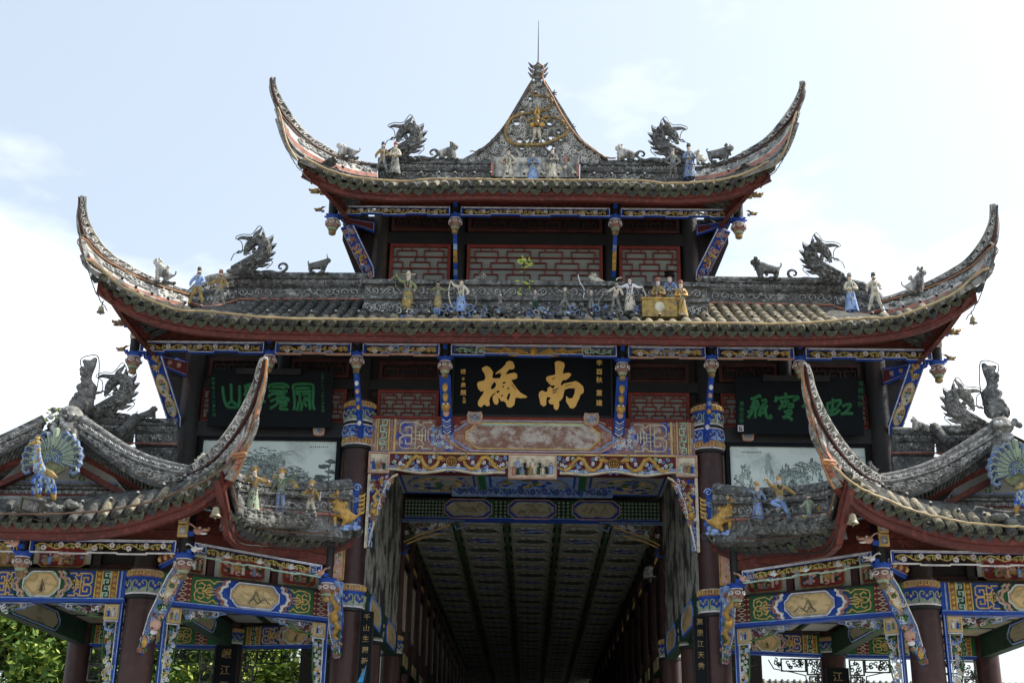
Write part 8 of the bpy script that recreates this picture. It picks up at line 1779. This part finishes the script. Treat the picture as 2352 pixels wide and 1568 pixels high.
def drg(K, xc, yb, yt, Y, label, **kw):
    a = A(*K(xc, yb), Y); b = A(*K(xc, yt), Y); return dragon(label, a, (b.z-a.z)/1.32, **kw)
K1D = crop(200, 180, 2.45)
drg(K2, 305, 725, 430, -.85, 'curled grey dragon at the left end of the top ridge')
drg(K2, 2200, 740, 445, -.85, 'curled grey dragon at the right end of the top ridge', d=-1)
drg(K1D, 1210, 1440, 1120, -.7, 'curled grey dragon on the left ridge of the middle roof')
drg(K3r, 1155, 1325, 1040, -.7, 'curled grey dragon on the right ridge of the middle roof', d=-1, m='stucco_dark')
drg(KG, 940, 590, 130, -2.6, 'curled dark dragon on the apex ridge of the left pavilion', scroll=False)
drg(KGr, 1110, 715, 260, -2.6, 'curled silver grey dragon on the apex ridge of the right pavilion', d=-1, m='stucco_mid', scroll=False)
for K, xs, yb, yt, m, lb, d in ((KG, 715, 580, 60, 'relief_dark', 'tall dark forked dragon tail rising beside the apex dragon of the left pavilion', 1), (KGr, 1330, 640, 110, 'stucco_dark', 'tall grey forked dragon tail rising beside the apex dragon of the right pavilion', -1)):
    base = A(*K(xs, yb), -2.9); h = A(*K(xs, yt), -2.9).z-base.z; t = thing('dragon_tail_finial', lb, 'finial', tuple(base)); q = lambda x, y, z=0: tuple(V((d*x*h, z*h, y*h)))
    vs = [q(0, 0), q(-.02, .2), q(.06, .4), q(.0, .62), q(.06, .82), q(.12, .97), q(-.10, .92), q(-.14, .48), q(-.22, .22), q(.17, .5), q(.16, .30)]
    ed = [(0, 1), (1, 2), (2, 3), (3, 4), (4, 5), (4, 6), (2, 7), (1, 8), (2, 9), (1, 10)]; me = skin_mesh('body', vs, ed, [x*h for x in (.17, .15, .12, .09, .075, .035, .03, .05, .10, .03, .06)], lambda c: 0, [m]); ob = bpy.data.objects.new('body', me); C.objects.link(ob); ob.parent = t
    mb = MB(); rn = random.Random(8)
    for k in range(50): z = rn.random()*.75; mb.ball(base+V((d*rn.uniform(-.14, .14)*(1-z*.6)*h, -.11*h*(1-z*.6), z*h)), (.04*h, .04*h, .05*h), m, 5, 4)
    mb.build('scales', t)
    mb = MB(); mb.tube(smooth_path([base+V(q(*p)) for p in ((.2, .1, -.1), (.22, .5, -.05), (.18, .9, -.02), (.1, 1.0, -.02), (-.12, .93, -.02), (-.06, .7, -.02))], 40), .009, 4, 'wire'); mb.build('outline_wire', t)
# ---- peacocks
for s, lb in ((-1, 'left'), (1, 'right')):
    c0 = A(*K3(362, 960), -3.75); f0 = A(*K3(320, 1262), -3.85)
    mx = lambda p: V((-s*p.x, p.y, p.z)) if s > 0 else V(p)
    fl = s > 0
    t = thing('peacock_statue', f'blue and gold stucco peacock with fanned tail before the {lb} pavilion gable', 'peacock statue', tuple(mx(f0)), 'peacocks before the gables')
    F = Plane(tuple(c0), (1, 0, 0), (0, 0, 1)); Rf = .41
    mb = MB(fl); mb.poly(F, [(math.cos(a)*Rf*.62, math.sin(a)*Rf*.62+.02) for a in [i*2*math.pi/24 for i in range(24)]], -.05, 0, 'olive'); tl = mb.build('tail_fan', t)
    n = 15
    for i in range(n):
        a = -.30+(math.pi+.6)*i/(n-1); c, s_ = math.cos(a), math.sin(a); mb = MB(fl)
        if abs(i-7) == 0: mb.ribbon(F, [(0, Rf*.5), (0, Rf*1.1)], [.06, .10], .06, 'sage'); mb.dome(F, 0, Rf*1.08, .05, .05, 'sage', 8)
        else:
            sg = 1 if c > 0 else -1; pts = [(c*Rf*.45, s_*Rf*.45), (c*Rf*.75, s_*Rf*.75), (c*Rf*.98, s_*Rf*.98)]; tx, tz = sg*s_, -sg*c
            e = pts[-1]; pts += [(e[0]+c*.03+tx*.05, e[1]+s_*.03+tz*.05), (e[0]+tx*.10, e[1]+tz*.10), (e[0]-c*.05+tx*.10, e[1]-s_*.05+tz*.10), (e[0]-c*.05+tx*.05, e[1]-s_*.05+tz*.05)]
            mb.ribbon(F, pts, [.05, .06, .065, .055, .05, .04, .025], .05, 'sblue'); mb.ribbon(F, pts[:4], .02, .08, 'sage')
        mb.build('tail_feather', tl)
    for i in range(n-1):
        a = -.30+(math.pi+.6)*(i+.5)/(n-1); mb = MB(fl); mb.ribbon(F, [(math.cos(a)*Rf*.4, math.sin(a)*Rf*.4), (math.cos(a)*Rf*.80, math.sin(a)*Rf*.80)], [.025, .06], .05, 'sage'); mb.dome(F, math.cos(a)*Rf*.80, math.sin(a)*Rf*.80, .036, .04, 'olive', 6); mb.build('tail_feather', tl)
    mb = MB(fl); rn = random.Random(3)
    for r_ in range(6):
        for i in range(10+r_*3):
            a = -.5+(math.pi+1.0)*i/(9+r_*3); rr = Rf*(.08+.085*r_); mb.dome(F, math.cos(a)*rr, math.sin(a)*rr, .022, .05, 'sblue' if (r_ < 4 and rn.random() < .6) else 'sage', 5, .0)
    mb.build('breast_feathers', tl)
    P = lambda x, y, dy=0: A(*K3(x, y), -3.95+dy)
    if True:
        J = [P(262, 868), P(262, 910), P(268, 970), P(280, 1030), P(300, 1075, .05)]
        vs = [tuple(mx(p)-mx(f0)) for p in J]+[tuple(mx(p)-mx(f0)) for p in (P(275, 1110), P(265, 1180), P(262, 1250), P(350, 1110, .05), P(368, 1180, .05), P(372, 1248, .05))]
        me = skin_mesh('body', vs, [(0, 1), (1, 2), (2, 3), (3, 4), (4, 5), (5, 6), (6, 7), (4, 8), (8, 9), (9, 10)], [.04, .042, .055, .08, .11, .07, .055, .03, .07, .055, .03], lambda c: 0 if c.z > .28 else (1 if c.z < .14 else 2), ['sblue', 'gold', 'sblue']); ob = bpy.data.objects.new('body', me); C.objects.link(ob); ob.parent = t
        mb = MB(fl); hd = P(255, 850); mb.ball(hd, (.055, .055, .06), 'oldgold', 9, 6); mb.tube([hd+V((-.02, -.03, 0)), hd+V((-.10, -.07, -.03))], [.04, .006], 6, 'gold'); mb.ball(hd+V((0, .0, .08)), (.04, .03, .03), 'gold', 6, 4)
        mb.build('head', t)
        mb = MB(fl); rn = random.Random(1)
        for k in range(90):
            q = rn.random(); i = min(3, int(q*4)); p = J[i].lerp(J[i+1], q*4-i); w_ = .03+.06*q; mb.ball(p+V((rn.uniform(-w_, w_), -.02-w_*.8, 0)), (.022, .016, .032), rn.choice(['sblue', 'lblue', 'sage', 'yellow']), 5, 3)
        for k in range(50):
            b = P(270 if k % 2 else 360, rn.uniform(1090, 1200)); mb.ball(b+V((rn.uniform(-.07, .07), -.08, 0)), (.024, .016, .036), rn.choice(['sblue', 'lblue', 'blue', 'sage']), 5, 3)
        mb.build('scale_feathers', t)
        mb = MB(fl); mb.tube([P(310, 1035), P(350, 1060, -.1), P(395, 1085, -.1)], [.04, .05, .015], 6, 'oldgold', True, .5); mb.build('wing', t)
        mb = MB(fl); rn = random.Random(2); b = P(330, 1290)
        for k in range(40): mb.ball(b+V((rn.uniform(-.42, .42), rn.uniform(-.1, .2), rn.uniform(-.12, .07))), (.10, .08, .05), 'rock', 6, 4)
        mb.build('rock_plinth', t)
# ---- bells
def bell(label, px, py, Y, r, flip=False):
    p = A(px, py, Y); t = thing('wind_bell', label, 'bell', tuple(p), 'bells under the roof corners')
    mb = MB(); mb.lathe(p, [(r, 0), (r*.92, r*.12), (r*.72, r*.5), (r*.6, r*1.2), (r*.5, r*1.5), (r*.15, r*1.65)], 14, 'bell'); mb.build('bell_body', t)
    mb = MB(); mb.tube([p+V((0, 0, r*.8)), p+V((0, 0, -r*.6))], .008, 5, 'wire'); mb.ball(p+V((0, 0, -r*.2)), r*.22, 'bell', 7, 5); mb.build('clapper', t)
    mb = MB(); mb.tube([p+V((0, 0, r*1.6)), p+V((.0, .05, r*3.2))], .01, 5, 'wire'); mb.build('hook', t)
bell('small dark bell under the left corner of the middle roof', 231, 718, -2.75, .07); bell('small dark bell under the right corner of the middle roof', 2236, 742, -2.75, .07)
bell('pale bronze bell below the left pavilion horn', 495, 1186, -4.6, .085); bell('grey bell below the right pavilion horn', 1959, 1202, -4.6, .085)
# ---- floodlight on the left pavilion
p = A(*K3(195, 1300), -4.15); t = thing('floodlight', 'tilted dark metal floodlight on the tiles before the left peacock', 'floodlight', tuple(p))
mb = MB(); U = V((.93, 0, -.22)).normalized(); F = Plane(tuple(p+V((-.12, 0, -.02))), tuple(U), (.2, -.35, .9)); mb.fbox(F, 0, .30, 0, .20, -.10, 0, 'metal'); rect_ring(mb, F, .0, .30, 0, .20, .03, .02, 'metal'); mb.build('housing', t)
mb = MB(); mb.fbox(F, .03, .27, .03, .17, 0, .008, 'relief_dark'); mb.build('lens', t); mb = MB(); mb.tube([F(-.02, .1, -.05), F(-.04, -.08, -.05), F(.34, -.08, -.05), F(.32, .1, -.05)], .012, 5, 'metal'); mb.build('bracket', t)
# ---- little flag
p = A(820, 1566, -.5); t = thing('pennant', 'small blue triangular pennant by the left couplet board', 'pennant', tuple(p)); mb = MB(); mb.add([p, p+V((.14, -.02, .28)), p+V((.10, 0, .0)), p+V((.08, .02, .12))], [(0, 1, 3), (1, 2, 3), (0, 3, 2), (0, 2, 1)], 'flagblue'); mb.build('cloth', t)
mb = MB(); mb.tube([p+V((.13, 0, -.3)), p+V((.14, -.01, .32))], .008, 5, 'wire'); mb.build('stick', t)
# ---- weeds on the roofs
def weed(label, p, h, n, seed, spread=.1):
    t = thing('sapling', label, 'sapling', tuple(p)); rn = random.Random(seed); mb = MB(); tip_ = p+V((rn.uniform(-.05, .05), 0, h)); st = smooth_path([p, p.lerp(tip_, .5)+V((.03, 0, 0)), tip_], 8); mb.tube(st, .007, 4, 'bark'); mb.build('stem', t)
    mb = MB()
    for i in range(n):
        b = st[rn.choice((3, 4, 6, 7, 7, 7))]+V((rn.uniform(-spread, spread), rn.uniform(-.05, .05), rn.uniform(-.05, .08))); a = rn.uniform(0, 6.28); L = rn.uniform(.06, .11); d = V((math.cos(a), -.3, math.sin(a)*.5-.1)).normalized()*L; w_ = d.cross(V((0, 1, 0))).normalized()*L*.2
        mb.add([b, b+d*.5+w_, b+d, b+d*.5-w_], [(0, 1, 2, 3)], 'leaf_light')
    mb.build('leaves', t)
weed('wispy sapling growing from the wave parapet before the middle window', A(1196, 720, -1.35), .98, 34, 2); weed('yellow green weed growing beside the apex of the left pavilion', A(122, 1010, -2.9), .42, 40, 5, .16)
# ================================================================ TREES AND FAR ROOF
def tree(label, x, y, h, r, cz, n, m, seed, name='broadleaf_tree'):
    t = thing(name, label, 'tree', (x, y, 0), 'trees beyond the left pavilion' if x < 0 else None); rn = random.Random(seed)
    mb = MB(); tops = []
    mb.tube(smooth_path([V((x, y, 0)), V((x+.2, y, h*.35)), V((x-.1, y+.1, h*.6)), V((x+.1, y, h*.85))], 10), [.22-.017*i for i in range(10)], 8, 'bark')
    for k in range(7): a = k*.9+seed; b = V((x, y, h*(.3+.06*k))); e = b+V((math.cos(a)*r*.8, math.sin(a)*r*.6, h*.22)); mb.tube(smooth_path([b, b.lerp(e, .5)+V((0, 0, .2)), e], 6), [.09, .08, .06, .05, .035, .02], 6, 'bark'); tops.append(e)
    mb.build('trunk', t); mb = MB()
    cl = [V((x+rn.gauss(0, .42)*r, y+rn.gauss(0, .4)*r, cz+rn.gauss(0, .36)*r*1.1)) for _ in range(46)]
    for i in range(n):
        c = rn.choice(cl); q = V((rn.gauss(0, 1), rn.gauss(0, 1), rn.gauss(0, 1))).normalized()*rn.uniform(.2, .62); p = c+q
        L = rn.uniform(.07, .15); a = V((rn.gauss(0, 1), rn.gauss(0, 1), rn.gauss(0, .6))).normalized(); b = a.cross(V((rn.gauss(0, 1), rn.gauss(0, 1), rn.gauss(0, 1)))).normalized()
        mb.add([p-a*L, p+b*L*.42, p+a*L, p-b*L*.42], [(0, 1, 2, 3)], m if rn.random() < .8 else ('leaf_light' if m == 'leaf' else 'leaf'))
    mb.build('crown', t)
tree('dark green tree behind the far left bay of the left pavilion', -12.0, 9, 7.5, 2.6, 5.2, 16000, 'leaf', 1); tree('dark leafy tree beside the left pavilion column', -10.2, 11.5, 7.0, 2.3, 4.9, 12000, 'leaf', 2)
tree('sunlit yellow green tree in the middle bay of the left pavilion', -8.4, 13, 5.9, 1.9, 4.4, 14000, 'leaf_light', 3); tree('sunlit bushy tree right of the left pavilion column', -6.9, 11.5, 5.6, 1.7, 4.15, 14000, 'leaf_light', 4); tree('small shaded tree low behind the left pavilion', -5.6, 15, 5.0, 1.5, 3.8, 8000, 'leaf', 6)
t = thing('hall_roof', 'low grey tiled hall roof far behind the right pavilion', 'building', (11.5, 26, 0)); z1 = A(2000, 1552, 26).z
mb = MB(); mb.box(8.4, 20, 26, 32, 0, z1-1.4, 'plaster'); mb.build('wall', t)
mb = MB(); mb.add([V((8, 25, z1-1.5)), V((21, 25, z1-1.5)), V((21, 28, z1)), V((8, 28, z1)), V((8, 31, z1-1.5)), V((21, 31, z1-1.5))], [(0, 1, 2, 3), (3, 2, 5, 4)], 'tile'); rf = mb.build('roof', t)
for i in range(56): mb = MB(); x = 8.1+i*.23; mb.tube([V((x, 24.95, z1-1.5)), V((x, 28, z1+.02))], .06, 6, 'tile_pale' if i % 2 else 'tile'); mb.build('tile_row', rf)
# ================================================================ INSCRIPTIONS TO MESH
dg = bpy.context.evaluated_depsgraph_get()
for o in [o for o in sc.objects if o.type == 'FONT']:
    me = bpy.data.meshes.new_from_object(o.evaluated_get(dg)); n = bpy.data.objects.new('inscription', me); C.objects.link(n); n.parent = o.parent; n.matrix_local = o.matrix_local.copy(); bpy.data.objects.remove(o)
